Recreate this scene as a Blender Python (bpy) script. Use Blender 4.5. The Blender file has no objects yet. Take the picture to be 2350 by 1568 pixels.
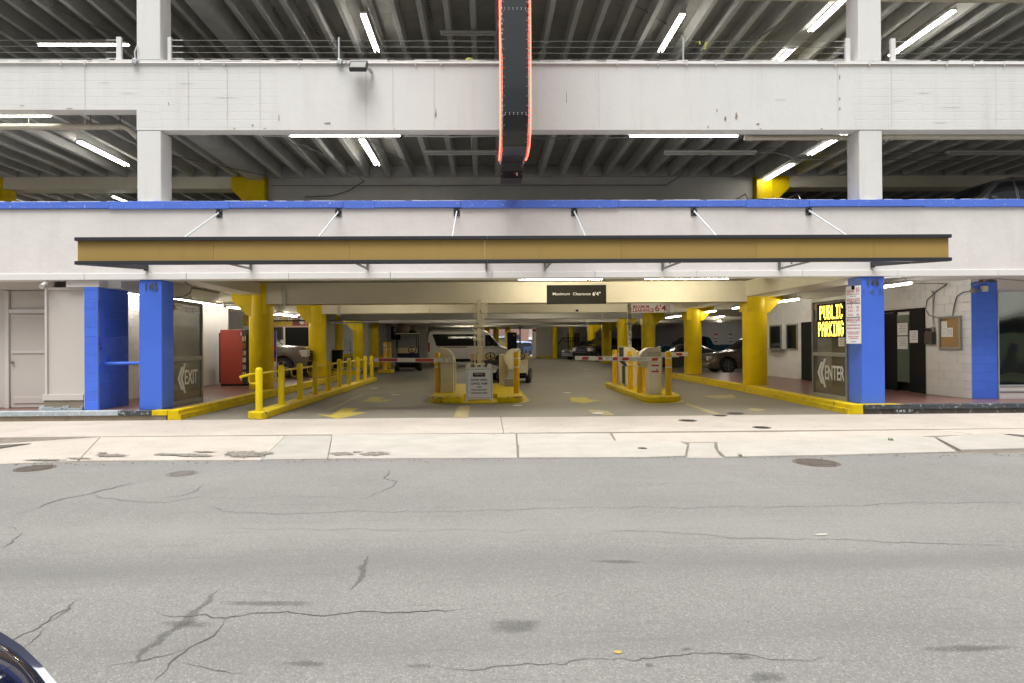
import bpy, bmesh, math, random
from mathutils import Vector, Matrix
random.seed(7)
S = bpy.context.scene
C = S.collection
# ------------------------------------------------------------------ camera
F, CX, CY, EYE = 1400.0, 1138.3, 784.0, 1.55      # focal length / principal point in a 2350 x 1568 picture
YAW, PITCH, ROLL = .016653, .003319, -.006452
_w = Vector((math.sin(YAW)*math.cos(PITCH), math.cos(YAW)*math.cos(PITCH), math.sin(PITCH)))
_r0 = Vector((math.cos(YAW), -math.sin(YAW), 0)); _u0 = _r0.cross(_w)
CR = math.cos(ROLL)*_r0 + math.sin(ROLL)*_u0
CU = -math.sin(ROLL)*_r0 + math.cos(ROLL)*_u0
cam = bpy.data.cameras.new('camera'); camo = bpy.data.objects.new('camera', cam); C.objects.link(camo)
m = Matrix.Identity(4)
for i in range(3):
    m[i][0], m[i][1], m[i][2] = CR[i], CU[i], -_w[i]
m[2][3] = EYE
camo.matrix_world = m
cam.sensor_width = 36; cam.lens = F/2350*36; cam.shift_x = (1175-CX)/2350
cam.clip_start = .05; cam.clip_end = 3000
S.camera = camo
# ------------------------------------------------------------------ light: bright overcast day
SUN_EL, SUN_ROT = math.radians(70), math.radians(200)
world = bpy.data.worlds.new('World'); S.world = world; world.use_nodes = True
nt = world.node_tree; nt.nodes.clear()
sk = nt.nodes.new('ShaderNodeTexSky'); sk.sky_type = 'NISHITA'; sk.sun_disc = False
sk.sun_elevation = SUN_EL; sk.sun_rotation = SUN_ROT; sk.dust_density = 3.0; sk.air_density = 1.0
hs = nt.nodes.new('ShaderNodeHueSaturation'); hs.inputs['Saturation'].default_value = .12
bg = nt.nodes.new('ShaderNodeBackground'); bg.inputs['Strength'].default_value = .13
wo = nt.nodes.new('ShaderNodeOutputWorld')
nt.links.new(sk.outputs[0], hs.inputs['Color']); nt.links.new(hs.outputs[0], bg.inputs['Color']); nt.links.new(bg.outputs[0], wo.inputs['Surface'])
sl = bpy.data.lights.new('sun', 'SUN'); sl.energy = 2.9; sl.angle = math.radians(38); sl.color = (1, .985, .955)
so = bpy.data.objects.new('sun', sl); C.objects.link(so)
sd = Vector((-math.cos(SUN_EL)*.34, -math.cos(SUN_EL)*.94, math.sin(SUN_EL)))   # towards the sun
so.rotation_euler = sd.to_track_quat('Z', 'Y').to_euler()
S.view_settings.view_transform = 'Standard'; S.view_settings.look = 'None'
S.view_settings.gamma = 1; S.view_settings.use_curve_mapping = False
S.view_settings.exposure = .48
S.render.engine = 'CYCLES'
S.cycles.use_denoising = True
S.cycles.max_bounces = 7; S.cycles.diffuse_bounces = 4; S.cycles.glossy_bounces = 3
S.cycles.transmission_bounces = 4; S.cycles.transparent_max_bounces = 8
S.cycles.sample_clamp_indirect = 6; S.cycles.caustics_reflective = False; S.cycles.caustics_refractive = False

# ------------------------------------------------------------------ helpers
def ray(px, py): return _w + CR*((px-CX)/F) + CU*((CY-py)/F)
EYEV = Vector((0, 0, EYE))
def at(px, py, Y):
    d = ray(px, py); return EYEV + d*(Y/d.y)
def gr(px, py, z=0.0):
    d = ray(px, py); return EYEV + d*((z-EYE)/d.z)
def onx(px, py, X):
    d = ray(px, py); return EYEV + d*(X/d.x)
def X_(px, Y): return at(px, 788, Y).x
def Z_(px, py, Y): return at(px, py, Y).z

def tag(o, label=None, cat=None, group=None, kind=None):
    if label: o['label'] = label
    if cat: o['category'] = cat
    if group: o['group'] = group
    if kind: o['kind'] = kind
    return o
def thing(name, loc, label, cat, group=None, rz=0):
    o = bpy.data.objects.new(name, None); C.objects.link(o); o.location = loc; o.rotation_euler.z = rz
    o.empty_display_size = .1
    return tag(o, label, cat, group)
def link(name, me, mat, parent=None):
    if mat is not None and not me.materials: me.materials.append(mat)
    o = bpy.data.objects.new(name, me); C.objects.link(o)
    if parent is not None: o.parent = parent
    return o
def dup_tree(root, loc, rz=None, label=None, group=None):
    def cp(o, par):
        c = o.copy(); C.objects.link(c)
        if par is not None: c.parent = par
        for ch in list(kids.get(o.name, ())): cp(ch, c)
        return c
    kids = {}
    for o in bpy.data.objects:
        if o.parent: kids.setdefault(o.parent.name, []).append(o)
    r = cp(root, None); r.location = loc
    if rz is not None: r.rotation_euler.z = rz
    if label: r['label'] = label
    if group: r['group'] = group
    return r

class MB:
    """collects simple solids, builds them as one mesh object"""
    def __init__(s): s.v = []; s.f = []
    def add(s, vs, fs):
        b = len(s.v); s.v += [tuple(p) for p in vs]; s.f += [tuple(b+i for i in f) for f in fs]; return s
    def box(s, x0, x1, y0, y1, z0, z1):
        if x0 > x1: x0, x1 = x1, x0
        if y0 > y1: y0, y1 = y1, y0
        if z0 > z1: z0, z1 = z1, z0
        return s.add([(x0,y0,z0),(x1,y0,z0),(x1,y1,z0),(x0,y1,z0),(x0,y0,z1),(x1,y0,z1),(x1,y1,z1),(x0,y1,z1)],
                     [(0,3,2,1),(4,5,6,7),(0,1,5,4),(1,2,6,5),(2,3,7,6),(3,0,4,7)])
    def cbox(s, c, sx, sy, sz, rz=0, M4=None):
        h = [(-sx/2,-sy/2,-sz/2),(sx/2,-sy/2,-sz/2),(sx/2,sy/2,-sz/2),(-sx/2,sy/2,-sz/2),(-sx/2,-sy/2,sz/2),(sx/2,-sy/2,sz/2),(sx/2,sy/2,sz/2),(-sx/2,sy/2,sz/2)]
        R = M4 if M4 is not None else Matrix.Rotation(rz, 3, 'Z')
        return s.add([Vector(c)+R @ Vector(p) for p in h], [(0,3,2,1),(4,5,6,7),(0,1,5,4),(1,2,6,5),(2,3,7,6),(3,0,4,7)])
    def bar(s, a, b, w, h=None):
        """rectangular bar from a to b"""
        a, b = Vector(a), Vector(b); h = h or w; d = (b-a).normalized()
        up = Vector((0,0,1)) if abs(d.z) < .95 else Vector((0,1,0))
        r = d.cross(up).normalized()*w/2; u = r.normalized().cross(d)*h/2
        vs = [a-r-u, a+r-u, a+r+u, a-r+u, b-r-u, b+r-u, b+r+u, b-r+u]
        return s.add(vs, [(0,1,2,3),(7,6,5,4),(0,4,5,1),(1,5,6,2),(2,6,7,3),(3,7,4,0)])
    def tube(s, pts, r, n=8, cap=True):
        pts = [Vector(p) for p in pts]; rs = r if isinstance(r, (list, tuple)) else [r]*len(pts)
        rings = []; prev = None
        for i, p in enumerate(pts):
            d = (pts[min(i+1, len(pts)-1)]-pts[max(i-1, 0)]).normalized()
            if prev is None:
                ref = Vector((0,0,1)) if abs(d.z) < .9 else Vector((1,0,0))
                a = d.cross(ref).normalized()
            else:
                a = (prev - d*prev.dot(d)).normalized()
            prev = a; b = d.cross(a)
            rings.append([p+(a*math.cos(t)+b*math.sin(t))*rs[i] for t in [2*math.pi*k/n for k in range(n)]])
        vs = [q for rg in rings for q in rg]; fs = []
        for i in range(len(pts)-1):
            for k in range(n):
                k2 = (k+1) % n; fs.append((i*n+k, i*n+k2, (i+1)*n+k2, (i+1)*n+k))
        if cap:
            fs.append(tuple(range(n-1, -1, -1))); fs.append(tuple((len(pts)-1)*n+k for k in range(n)))
        return s.add(vs, fs)
    def prism(s, poly, a, b, axis='y'):
        """poly in the two other axes, extruded from a to b on axis"""
        n = len(poly)
        def P(p, t):
            return {'y': (p[0], t, p[1]), 'x': (t, p[0], p[1]), 'z': (p[0], p[1], t)}[axis]
        vs = [P(p, a) for p in poly]+[P(p, b) for p in poly]
        fs = [tuple(range(n)), tuple(range(2*n-1, n-1, -1))]+[(i, i+n, (i+1) % n+n, (i+1) % n) for i in range(n)]
        return s.add(vs, fs)
    def lathe(s, prof, c, n=24, axis='z'):
        """prof = [(radius, height)]"""
        c = Vector(c); vs = []; fs = []
        for r, h in prof:
            for k in range(n):
                t = 2*math.pi*k/n; a, b = r*math.cos(t), r*math.sin(t)
                vs.append(c+Vector({'z': (a, b, h), 'y': (a, h, b), 'x': (h, a, b)}[axis]))
        for i in range(len(prof)-1):
            for k in range(n):
                k2 = (k+1) % n; fs.append((i*n+k, i*n+k2, (i+1)*n+k2, (i+1)*n+k))
        fs.append(tuple(range(n-1, -1, -1))); fs.append(tuple((len(prof)-1)*n+k for k in range(n)))
        return s.add(vs, fs)
    def mesh(s, name='m', bevel=0, smooth=None, seg=2):
        me = bpy.data.meshes.new(name); me.from_pydata(s.v, [], s.f); me.validate()
        bm = bmesh.new(); bm.from_mesh(me)
        bmesh.ops.recalc_face_normals(bm, faces=bm.faces)
        if bevel:
            es = [e for e in bm.edges if len(e.link_faces) == 2 and e.calc_face_angle(0) > .6]
            bmesh.ops.bevel(bm, geom=es, offset=bevel, segments=seg, affect='EDGES', profile=.5, clamp_overlap=True)
        bm.to_mesh(me); bm.free()
        if smooth is not None:
            me.shade_smooth(); me.set_sharp_from_angle(angle=smooth)
        return me
    def build(s, name, mat, parent=None, **k):
        return link(name, s.mesh(name, **k), mat, parent)
def part(name, mat, parent, bx, bevel=0, label=None):
    o = MB().box(*bx).build(name, mat, parent, bevel=bevel)
    if label: o['label'] = label
    return o
def sheet(name, pts, z, mat, parent=None, th=0):
    """flat polygon (list of x, y) at height z, optional thickness downwards"""
    mb = MB()
    if th: mb.prism([(p[0], p[1]) for p in pts], z-th, z, 'z')
    else: mb.add([(p[0], p[1], z) for p in pts], [tuple(range(len(pts)))])
    return mb.build(name, mat, parent)

def text_mesh(s, h, xs=1.0, ext=.001, align='CENTER', bold=0.0, shear=0.0):
    cu = bpy.data.curves.new('t', 'FONT'); cu.body = s; cu.size = h*1.38; cu.align_x = align; cu.align_y = 'CENTER'
    cu.extrude = ext; cu.offset = bold*h; cu.resolution_u = 3; cu.shear = shear
    o = bpy.data.objects.new('t', cu); C.objects.link(o)
    dg = bpy.context.evaluated_depsgraph_get(); me = bpy.data.meshes.new_from_object(o.evaluated_get(dg))
    bpy.data.objects.remove(o); bpy.data.curves.remove(cu)
    for v in me.vertices: v.co.x *= xs
    return me
def text(s, h, org, right, up, mat, parent, name='lettering', fit=None, **k):
    """lettering of capital height h, centred on org; fit = width to fill"""
    me = text_mesh(s, h, **k)
    if fit:
        w = max(v.co.x for v in me.vertices)-min(v.co.x for v in me.vertices)
        for v in me.vertices: v.co.x *= fit/w
    me.materials.clear()
    o = link(name, me, mat, parent); r, u = Vector(right).normalized(), Vector(up).normalized(); n = r.cross(u)
    M4 = Matrix.Identity(4)
    for i in range(3): M4[i][0], M4[i][1], M4[i][2], M4[i][3] = r[i], u[i], n[i], org[i]
    for v in me.vertices: v.co = M4 @ v.co
    return o

# ------------------------------------------------------------------ materials
def mat(name, col, rough=.6, metal=0, var=.06, vs=1.5, bump=0, bs=40, spec=.5, coat=0, emit=0, ecol=None,
        dirt=0, dcol=(.12,.10,.08), ds=1.2, streak=False, speck=0, ss=300, sc=None, boards=0, alpha=1, rnd=0, chips=0, chipcol=(.5,.5,.48), chs=8):
    m = bpy.data.materials.new(name); m.use_nodes = True; nt = m.node_tree; N = nt.nodes; L = nt.links
    b = N['Principled BSDF']; b.inputs['Roughness'].default_value = rough; b.inputs['Metallic'].default_value = metal
    b.inputs['Specular IOR Level'].default_value = spec; b.inputs['Coat Weight'].default_value = coat
    b.inputs['Base Color'].default_value = (*col, 1)
    if emit:
        b.inputs['Emission Color'].default_value = (*(ecol or col), 1); b.inputs['Emission Strength'].default_value = emit
        return m
    geo = N.new('ShaderNodeNewGeometry'); pos = geo.outputs['Position']
    def noise(scale, detail=4, vec=pos, rough_=.6):
        n = N.new('ShaderNodeTexNoise'); n.inputs['Scale'].default_value = scale; n.inputs['Detail'].default_value = detail
        n.inputs['Roughness'].default_value = rough_; L.new(vec, n.inputs['Vector']); return n.outputs['Fac']
    def ramp(fac, a, b_, c0=(0,0,0,1), c1=(1,1,1,1)):
        r = N.new('ShaderNodeValToRGB'); r.color_ramp.elements[0].position = a; r.color_ramp.elements[1].position = b_
        r.color_ramp.elements[0].color = c0; r.color_ramp.elements[1].color = c1; L.new(fac, r.inputs[0]); return r.outputs[0]
    def mix(fac, a, b_):
        x = N.new('ShaderNodeMix'); x.data_type = 'RGBA'
        if isinstance(fac, (int, float)): x.inputs['Factor'].default_value = fac
        else: L.new(fac, x.inputs['Factor'])
        for s_, v in ((6, a), (7, b_)):
            if isinstance(v, tuple): x.inputs[s_].default_value = (*v[:3], 1)
            else: L.new(v, x.inputs[s_])
        return x.outputs[2]
    cur = tuple(col)
    if var:
        f = ramp(noise(vs, 5), .3, .7)
        cur = mix(f, tuple(max(0, c*(1-var)) for c in col), tuple(min(1, c*(1+var)) for c in col))
    if rnd:
        oi = N.new('ShaderNodeObjectInfo'); mr = N.new('ShaderNodeMapRange'); mr.inputs[3].default_value = 1-rnd; mr.inputs[4].default_value = 1+rnd
        L.new(oi.outputs['Random'], mr.inputs[0]); x = N.new('ShaderNodeMix'); x.data_type = 'RGBA'; x.blend_type = 'MULTIPLY'; x.inputs['Factor'].default_value = 1
        if isinstance(cur, tuple): x.inputs[6].default_value = (*cur, 1)
        else: L.new(cur, x.inputs[6])
        L.new(mr.outputs[0], x.inputs[7]); cur = x.outputs[2]
    if speck:
        vo = N.new('ShaderNodeTexVoronoi'); vo.inputs['Scale'].default_value = ss; L.new(pos, vo.inputs['Vector'])
        sp = N.new('ShaderNodeSeparateColor'); L.new(vo.outputs['Color'], sp.inputs[0])
        f1 = ramp(sp.outputs[0], .72, .95, (0,0,0,1), (speck, speck, speck, 1))
        cur = mix(f1, cur, sc or (.6,.57,.52))
        f2 = ramp(sp.outputs[1], .7, .95, (0,0,0,1), (speck*.8, speck*.8, speck*.8, 1))
        cur = mix(f2, cur, tuple(c*.35 for c in col))
    if dirt:
        v = pos
        if streak:
            mp = N.new('ShaderNodeMapping'); mp.inputs['Scale'].default_value = (3, 3, .22); L.new(pos, mp.inputs['Vector']); v = mp.outputs[0]
        f = ramp(noise(ds, 6, v, .7), .52, .82, (0,0,0,1), (dirt, dirt, dirt, 1))
        cur = mix(f, cur, tuple(dcol))
    if chips:
        f = ramp(noise(chs, 6, pos, .75), .62-chips*.15, .64-chips*.15)
        cur = mix(f, cur, tuple(chipcol))
    if not isinstance(cur, tuple): L.new(cur, b.inputs['Base Color'])
    hgt = None
    if bump:
        hgt = noise(bs, 5)
        bn = N.new('ShaderNodeBump'); bn.inputs['Strength'].default_value = min(1, bump); bn.inputs['Distance'].default_value = .012*max(1, bump)
        L.new(hgt, bn.inputs['Height']); last = bn.outputs[0]
        if boards:
            mp = N.new('ShaderNodeMapping'); mp.inputs['Rotation'].default_value = (math.pi/2, 0, 0); L.new(pos, mp.inputs['Vector'])
            nz = N.new('ShaderNodeTexNoise'); nz.inputs['Scale'].default_value = 5; nz.inputs['Detail'].default_value = 5; L.new(pos, nz.inputs['Vector'])
            ad = N.new('ShaderNodeMix'); ad.data_type = 'RGBA'; ad.blend_type = 'ADD'; ad.inputs['Factor'].default_value = .06
            L.new(mp.outputs[0], ad.inputs[6]); L.new(nz.outputs['Color'], ad.inputs[7])
            br = N.new('ShaderNodeTexBrick'); br.inputs['Scale'].default_value = 1; br.inputs['Brick Width'].default_value = 2.7; br.inputs['Row Height'].default_value = .165
            br.inputs['Mortar Size'].default_value = .006; br.inputs['Mortar Smooth'].default_value = .6; br.inputs['Color1'].default_value = (.75,.75,.75,1); br.inputs['Color2'].default_value = (1,1,1,1); br.inputs['Mortar'].default_value = (0,0,0,1)
            L.new(ad.outputs[2], br.inputs['Vector'])
            b2 = N.new('ShaderNodeBump'); b2.inputs['Strength'].default_value = boards; b2.inputs['Distance'].default_value = .018
            L.new(br.outputs['Color'], b2.inputs['Height']); L.new(last, b2.inputs['Normal']); last = b2.outputs[0]
        L.new(last, b.inputs['Normal'])
    if alpha < 1: b.inputs['Alpha'].default_value = alpha
    return m
W_ = (.725, .72, .695)
WHITE = mat('white_painted_concrete', W_, .75, var=.03, vs=.8, bump=.35, bs=9, dirt=.34, dcol=(.47,.44,.40), ds=1.1, streak=True)
WHITEB = mat('board_marked_painted_concrete', W_, .75, var=.03, vs=.8, bump=.3, bs=9, dirt=.34, dcol=(.47,.44,.40), ds=1.1, streak=True, boards=.5)
STUCCO = mat('pinkish_white_stucco', (.70,.67,.65), .8, var=.05, vs=1.3, bump=1.0, bs=3.2, dirt=.30, dcol=(.50,.45,.41), ds=.9, streak=True)
TRIM = mat('white_trim_boards', (.73,.72,.70), .6, var=.03, bump=.15, bs=6, dirt=.12, dcol=(.3,.25,.2), ds=3, rnd=.03)
PALEIN = mat('cream_interior_paint', (.69,.65,.52), .6, var=.05, bump=.15, bs=8, dirt=.2, dcol=(.25,.22,.17), ds=1.5)
CEIL = mat('grey_ceiling_concrete', (.36,.35,.32), .85, var=.12, bump=.2, bs=10, dirt=.5, dcol=(.10,.09,.08), ds=1.2)
JOIST = mat('pale_joist_paint', (.52,.52,.50), .75, var=.1, bump=.2, bs=10, dirt=.35, dcol=(.16,.15,.14), ds=2.2, rnd=.06)
BLUE = mat('blue_wall_paint', (.058,.155,.70), .55, var=.06, vs=1, bump=.5, bs=22, dirt=.18, dcol=(.05,.09,.3), ds=2)
BLUEB = mat('blue_block_paint', (.058,.155,.70), .6, var=.05, bump=.3, bs=60, rnd=.05, dirt=.15, dcol=(.05,.09,.3), ds=2)
BLUECAP = mat('blue_cap_paint', (.08,.17,.66), .55, var=.05, bump=.12, bs=14, chips=.02, chipcol=(.7,.7,.7), chs=20, rnd=.05, dirt=.15, dcol=(.10,.2,.5))
YEL = mat('yellow_column_paint', (.72,.52,.001), .42, spec=.22, var=.08, vs=1.2, bump=.2, bs=12, chips=0, dirt=.45, dcol=(.22,.16,.01), ds=1.1)
YELK = mat('yellow_kerb_paint', (.66,.49,.003), .5, spec=.25, var=.10, vs=3, bump=.35, bs=16, dirt=.45, dcol=(.24,.18,.04), ds=2.5, chips=.03, chipcol=(.14,.13,.10), chs=5)
YELP = mat('yellow_post_paint', (.70,.53,.006), .38, spec=.3, var=.04, bump=.05, bs=20)
BOLL = mat('yellow_bollard_sleeve', (.75,.46,.005), .42, var=.03, dirt=.15, dcol=(.4,.26,.02))
STRP = mat('reflective_white_band', (.75,.75,.68), .4)
DARKM = mat('dark_canopy_metal', (.032,.034,.040), .42, var=.05, spec=.5)
TAN = mat('tan_canopy_fascia', (.40,.265,.075), .5, var=.03, vs=.6, bump=.05, bs=200, rnd=.06, dirt=.25, dcol=(.22,.14,.03), ds=1.2, streak=True)
BLK = mat('black_gloss_sheet', (.018,.020,.023), .3, var=.1, vs=2, spec=.5)
BLKM = mat('black_matt', (.010,.010,.010), .7, spec=.12)
GALV = mat('galvanised_steel', (.48,.50,.50), .45, metal=.5, var=.1, vs=6)
STEEL = mat('brushed_frame_metal', (.30,.30,.28), .4, metal=.6, var=.05)
RODW = mat('white_rod_paint', (.62,.66,.68), .4)
PIPE = mat('cream_pipe_paint', (.58,.54,.44), .5, var=.06, dirt=.45, dcol=(.28,.2,.08), ds=3)
COND = mat('grey_conduit', (.20,.20,.19), .5, metal=.3)
CONDW = mat('painted_conduit', (.62,.60,.57), .55)
HOUS = mat('lamp_housing_white', (.55,.54,.50), .5, dirt=.3, dcol=(.2,.18,.14), ds=6)
TUBE = mat('lit_fluorescent_tube', (1, .96, .90), emit=22, ecol=(1, .955, .87))
TUBEG = mat('lit_warm_fluorescent_tube', (1, .93, .80), emit=44, ecol=(1, .94, .82))
TUBEH = mat('bright_warm_fluorescent_tube', (1, .93, .80), emit=130, ecol=(1, .89, .66))
TUBEOFF = mat('unlit_tube', (.6,.6,.58), .3)
NEON = mat('red_neon', (1,.1,.05), emit=5.0, ecol=(1,.085,.05))
LED = mat('yellow_led', (1,.9,.2), emit=3.4, ecol=(1,.86,.10))
LED_HALO = mat('led_amber_halo', (1,.4,.1), emit=1.5, ecol=(1,.55,.02))  # halo of the lit dots, painted as an emitting colour
ASPH = mat('worn_grey_asphalt', (.222,.216,.203), .9, var=.10, vs=.5, bump=.5, bs=150, speck=.42, ss=120, sc=(.44,.42,.38), dirt=.3, dcol=(.14,.135,.125), ds=.55)
PAVE = mat('pinkish_exposed_concrete', (.47,.42,.365), .9, var=.10, vs=1.2, bump=.35, bs=60, speck=.4, ss=120, sc=(.62,.55,.48), rnd=.04, dirt=.45, dcol=(.40,.315,.235), ds=1.6, chips=.0)
PAVE2 = mat('pale_gutter_concrete', (.42,.395,.35), .9, var=.10, vs=2, bump=.4, bs=40, speck=.2, ss=140, rnd=.05, dirt=.3, dcol=(.36,.32,.26), ds=2.2)
SUBC = mat('dark_joint_grit', (.10,.09,.075), .95, var=.2, bump=.6, bs=60)
AGG = mat('bared_aggregate', (.22,.195,.165), .95, var=.3, vs=20, bump=.8, bs=70, speck=.8, ss=60, sc=(.42,.38,.33))
TAR = mat('crack_tar', (.112,.107,.10), .8, bump=.4, bs=60)
STAIN = mat('asphalt_stain', (.165,.16,.15), .9, bump=.6, bs=140, speck=.5, ss=95, sc=(.40,.37,.33), var=.1)
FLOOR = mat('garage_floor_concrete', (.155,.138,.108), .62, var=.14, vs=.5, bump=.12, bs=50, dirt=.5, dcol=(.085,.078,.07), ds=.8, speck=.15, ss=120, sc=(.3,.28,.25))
REDF = mat('maroon_painted_floor', (.165,.082,.07), .3, var=.12, vs=1, bump=.05, bs=30, dirt=.35, dcol=(.20,.14,.12), ds=1.5)
CURBD = mat('chipped_dark_edge_paint', (.045,.052,.062), .55, var=.2, vs=4, bump=.4, bs=25, chips=.3, chipcol=(.36,.38,.38), chs=9)
CURBL = mat('chipped_pale_edge_paint', (.36,.41,.44), .5, var=.15, vs=4, bump=.4, bs=25, chips=.3, chipcol=(.55,.56,.55), chs=9, dirt=.4, dcol=(.12,.12,.12))
CURBC = mat('dirty_kerb_concrete', (.26,.215,.16), .95, var=.2, vs=5, bump=.8, bs=30, dirt=.7, dcol=(.05,.045,.04), ds=2.5)
BEIGE = mat('beige_board_paint', (.52,.48,.445), .6, var=.03, vs=.8, bump=.08, bs=12, dirt=.12, dcol=(.30,.24,.19), ds=1.5)
BEIGEL = mat('pale_beige_trim', (.58,.55,.53), .55, var=.03)
CMU = mat('white_block_paint', (.66,.655,.64), .65, var=.04, bump=.3, bs=55, rnd=.04, dirt=.22, dcol=(.36,.31,.26), ds=1.6)
JOINT = mat('recessed_joint', (.60,.59,.56), .9)
JOINTB = mat('recessed_highlit_blue_joint', (.16,.26,.62), .9)  # paler than the blocks: highlight on the mortar lines put into the colour
WALLG = mat('grey_white_wall_paint', (.50,.49,.47), .75, var=.06, bump=.2, bs=10, dirt=.3, dcol=(.2,.18,.17), ds=.8)
CREAM = mat('cream_cabinet_paint', (.60,.555,.43), .4, var=.03, dirt=.18, dcol=(.3,.25,.15), ds=3)
GWHITE = mat('gate_arm_white', (.78,.77,.72), .4)
RED = mat('red_stripe', (.45,.045,.03), .45)
REDV = mat('red_vending_panel', (.30,.04,.028), .35, var=.05)
REDT = mat('red_print', (.42,.03,.035), .6)
DARKT = mat('dark_print', (.03,.03,.035), .6)
WPRINT = mat('white_print', (.75,.74,.70), .6)
FROST = mat('frosted_white_vinyl', (.62,.62,.60), .6)
SIGNW = mat('white_sign_plastic', (.82,.82,.82), .4, var=.02)
SIGNK = mat('black_sign_plastic', (.022,.021,.017), .8, spec=.15)
CORK = mat('brown_cork', (.30,.18,.075), .9, var=.15, vs=30, bump=.2, bs=90)
PAPER = mat('white_paper', (.70,.70,.72), .7)
RUBBER = mat('black_tyre_rubber', (.015,.015,.015), .75)
CHROME = mat('bright_alloy', (.6,.6,.6), .22, metal=1)
GLASSD = mat('dark_tinted_glass', (.008,.010,.012), .10, spec=.35)
LAMPG = mat('clear_lamp_lens', (.55,.55,.52), .12, spec=.8)
AMBER = mat('amber_lens', (.42,.13,.02), .3)
REDL = mat('red_tail_lens', (.45,.02,.015), .2)
NAVY = mat('navy_car_paint', (.008,.012,.035), .12, coat=1, spec=.6)
SEAT = mat('tan_vinyl', (.42,.31,.17), .5)
WOODB = mat('brown_boards', (.12,.085,.06), .8)
LEAF = mat('weed_green', (.10,.16,.03), .7)
def glass(name, tint, a, rough=.04):
    m = bpy.data.materials.new(name); m.use_nodes = True; N = m.node_tree.nodes; L = m.node_tree.links; N.clear()
    o = N.new('ShaderNodeOutputMaterial'); t = N.new('ShaderNodeBsdfTransparent'); g = N.new('ShaderNodeBsdfPrincipled')
    g.inputs['Base Color'].default_value = (*tint, 1); g.inputs['Roughness'].default_value = rough; g.inputs['Specular IOR Level'].default_value = .8
    x = N.new('ShaderNodeMixShader'); x.inputs[0].default_value = a
    t.inputs[0].default_value = (.9,.92,.9,1)
    L.new(t.outputs[0], x.inputs[1]); L.new(g.outputs[0], x.inputs[2]); L.new(x.outputs[0], o.inputs[0]); return m
GLASS = glass('smoked_window_glass', (.15,.14,.115), .62, .08)
GLASSC = glass('clear_window_glass', (.05,.06,.06), .35)
MIRROR = mat('wavy_mirror_film', (.42,.45,.41), .05, metal=1, var=0)

def add_lanes(m):
    nt = m.node_tree; N = nt.nodes; L = nt.links; b = N['Principled BSDF']; src = b.inputs['Base Color'].links[0].from_socket
    geo = N.new('ShaderNodeNewGeometry'); mp = N.new('ShaderNodeMapping'); mp.inputs['Scale'].default_value = (.22, 1, 1); L.new(geo.outputs['Position'], mp.inputs[0])
    nz = N.new('ShaderNodeTexNoise'); nz.inputs['Scale'].default_value = 1.2; nz.inputs['Detail'].default_value = 5; L.new(mp.outputs[0], nz.inputs['Vector'])
    sx = N.new('ShaderNodeSeparateXYZ'); L.new(geo.outputs['Position'], sx.inputs[0]); cur = src
    def M_(op, a, b_=None):
        n = N.new('ShaderNodeMath'); n.operation = op
        for i, v in enumerate((a, b_)):
            if v is None: continue
            if isinstance(v, (int, float)): n.inputs[i].default_value = v
            else: L.new(v, n.inputs[i])
        return n.outputs[0]
    wob = M_('MULTIPLY', M_('SUBTRACT', nz.outputs['Fac'], .5), .9)
    y = M_('ADD', sx.outputs[1], wob)
    # tyre-worn lanes, a smoother strip by the gutter, long faint streaks
    for c, w, k, col in ((4.35, .42, .62, (.15,.147,.14)), (3.25, .30, .34, (.15,.147,.14)), (6.1, .5, .22, (.17,.165,.155)), (8.15, .28, .4, (.20,.20,.20)), (5.2, .45, .35, (.29,.28,.26))):
        d = M_('ABSOLUTE', M_('SUBTRACT', y, c)); mr = N.new('ShaderNodeMapRange'); mr.interpolation_type = 'SMOOTHSTEP'
        L.new(d, mr.inputs[0]); mr.inputs[1].default_value = 0; mr.inputs[2].default_value = w; mr.inputs[3].default_value = k; mr.inputs[4].default_value = 0
        f = M_('MULTIPLY', mr.outputs[0], M_('ADD', M_('MULTIPLY', nz.outputs['Fac'], 1.2), .2))
        x = N.new('ShaderNodeMix'); x.data_type = 'RGBA'; L.new(f, x.inputs['Factor']); L.new(cur, x.inputs[6]); x.inputs[7].default_value = (*col, 1); cur = x.outputs[2]
    mp2 = N.new('ShaderNodeMapping'); mp2.inputs['Scale'].default_value = (.6, 9, 1); L.new(geo.outputs['Position'], mp2.inputs[0])
    n2 = N.new('ShaderNodeTexNoise'); n2.inputs['Scale'].default_value = 1.5; n2.inputs['Detail'].default_value = 6; n2.inputs['Roughness'].default_value = .7; L.new(mp2.outputs[0], n2.inputs['Vector'])
    rp = N.new('ShaderNodeMapRange'); L.new(n2.outputs['Fac'], rp.inputs[0]); rp.inputs[1].default_value = .56; rp.inputs[2].default_value = .75; rp.inputs[3].default_value = 0; rp.inputs[4].default_value = .5
    x = N.new('ShaderNodeMix'); x.data_type = 'RGBA'; L.new(rp.outputs[0], x.inputs['Factor']); L.new(cur, x.inputs[6]); x.inputs[7].default_value = (.145,.14,.13,1)
    L.new(x.outputs[2], b.inputs['Base Color'])
add_lanes(ASPH)
YF = 12.95          # front face of the facade

ROWS = [19.25, 26.0, 32.8, 39.6, 46.4, 53.2]
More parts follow.
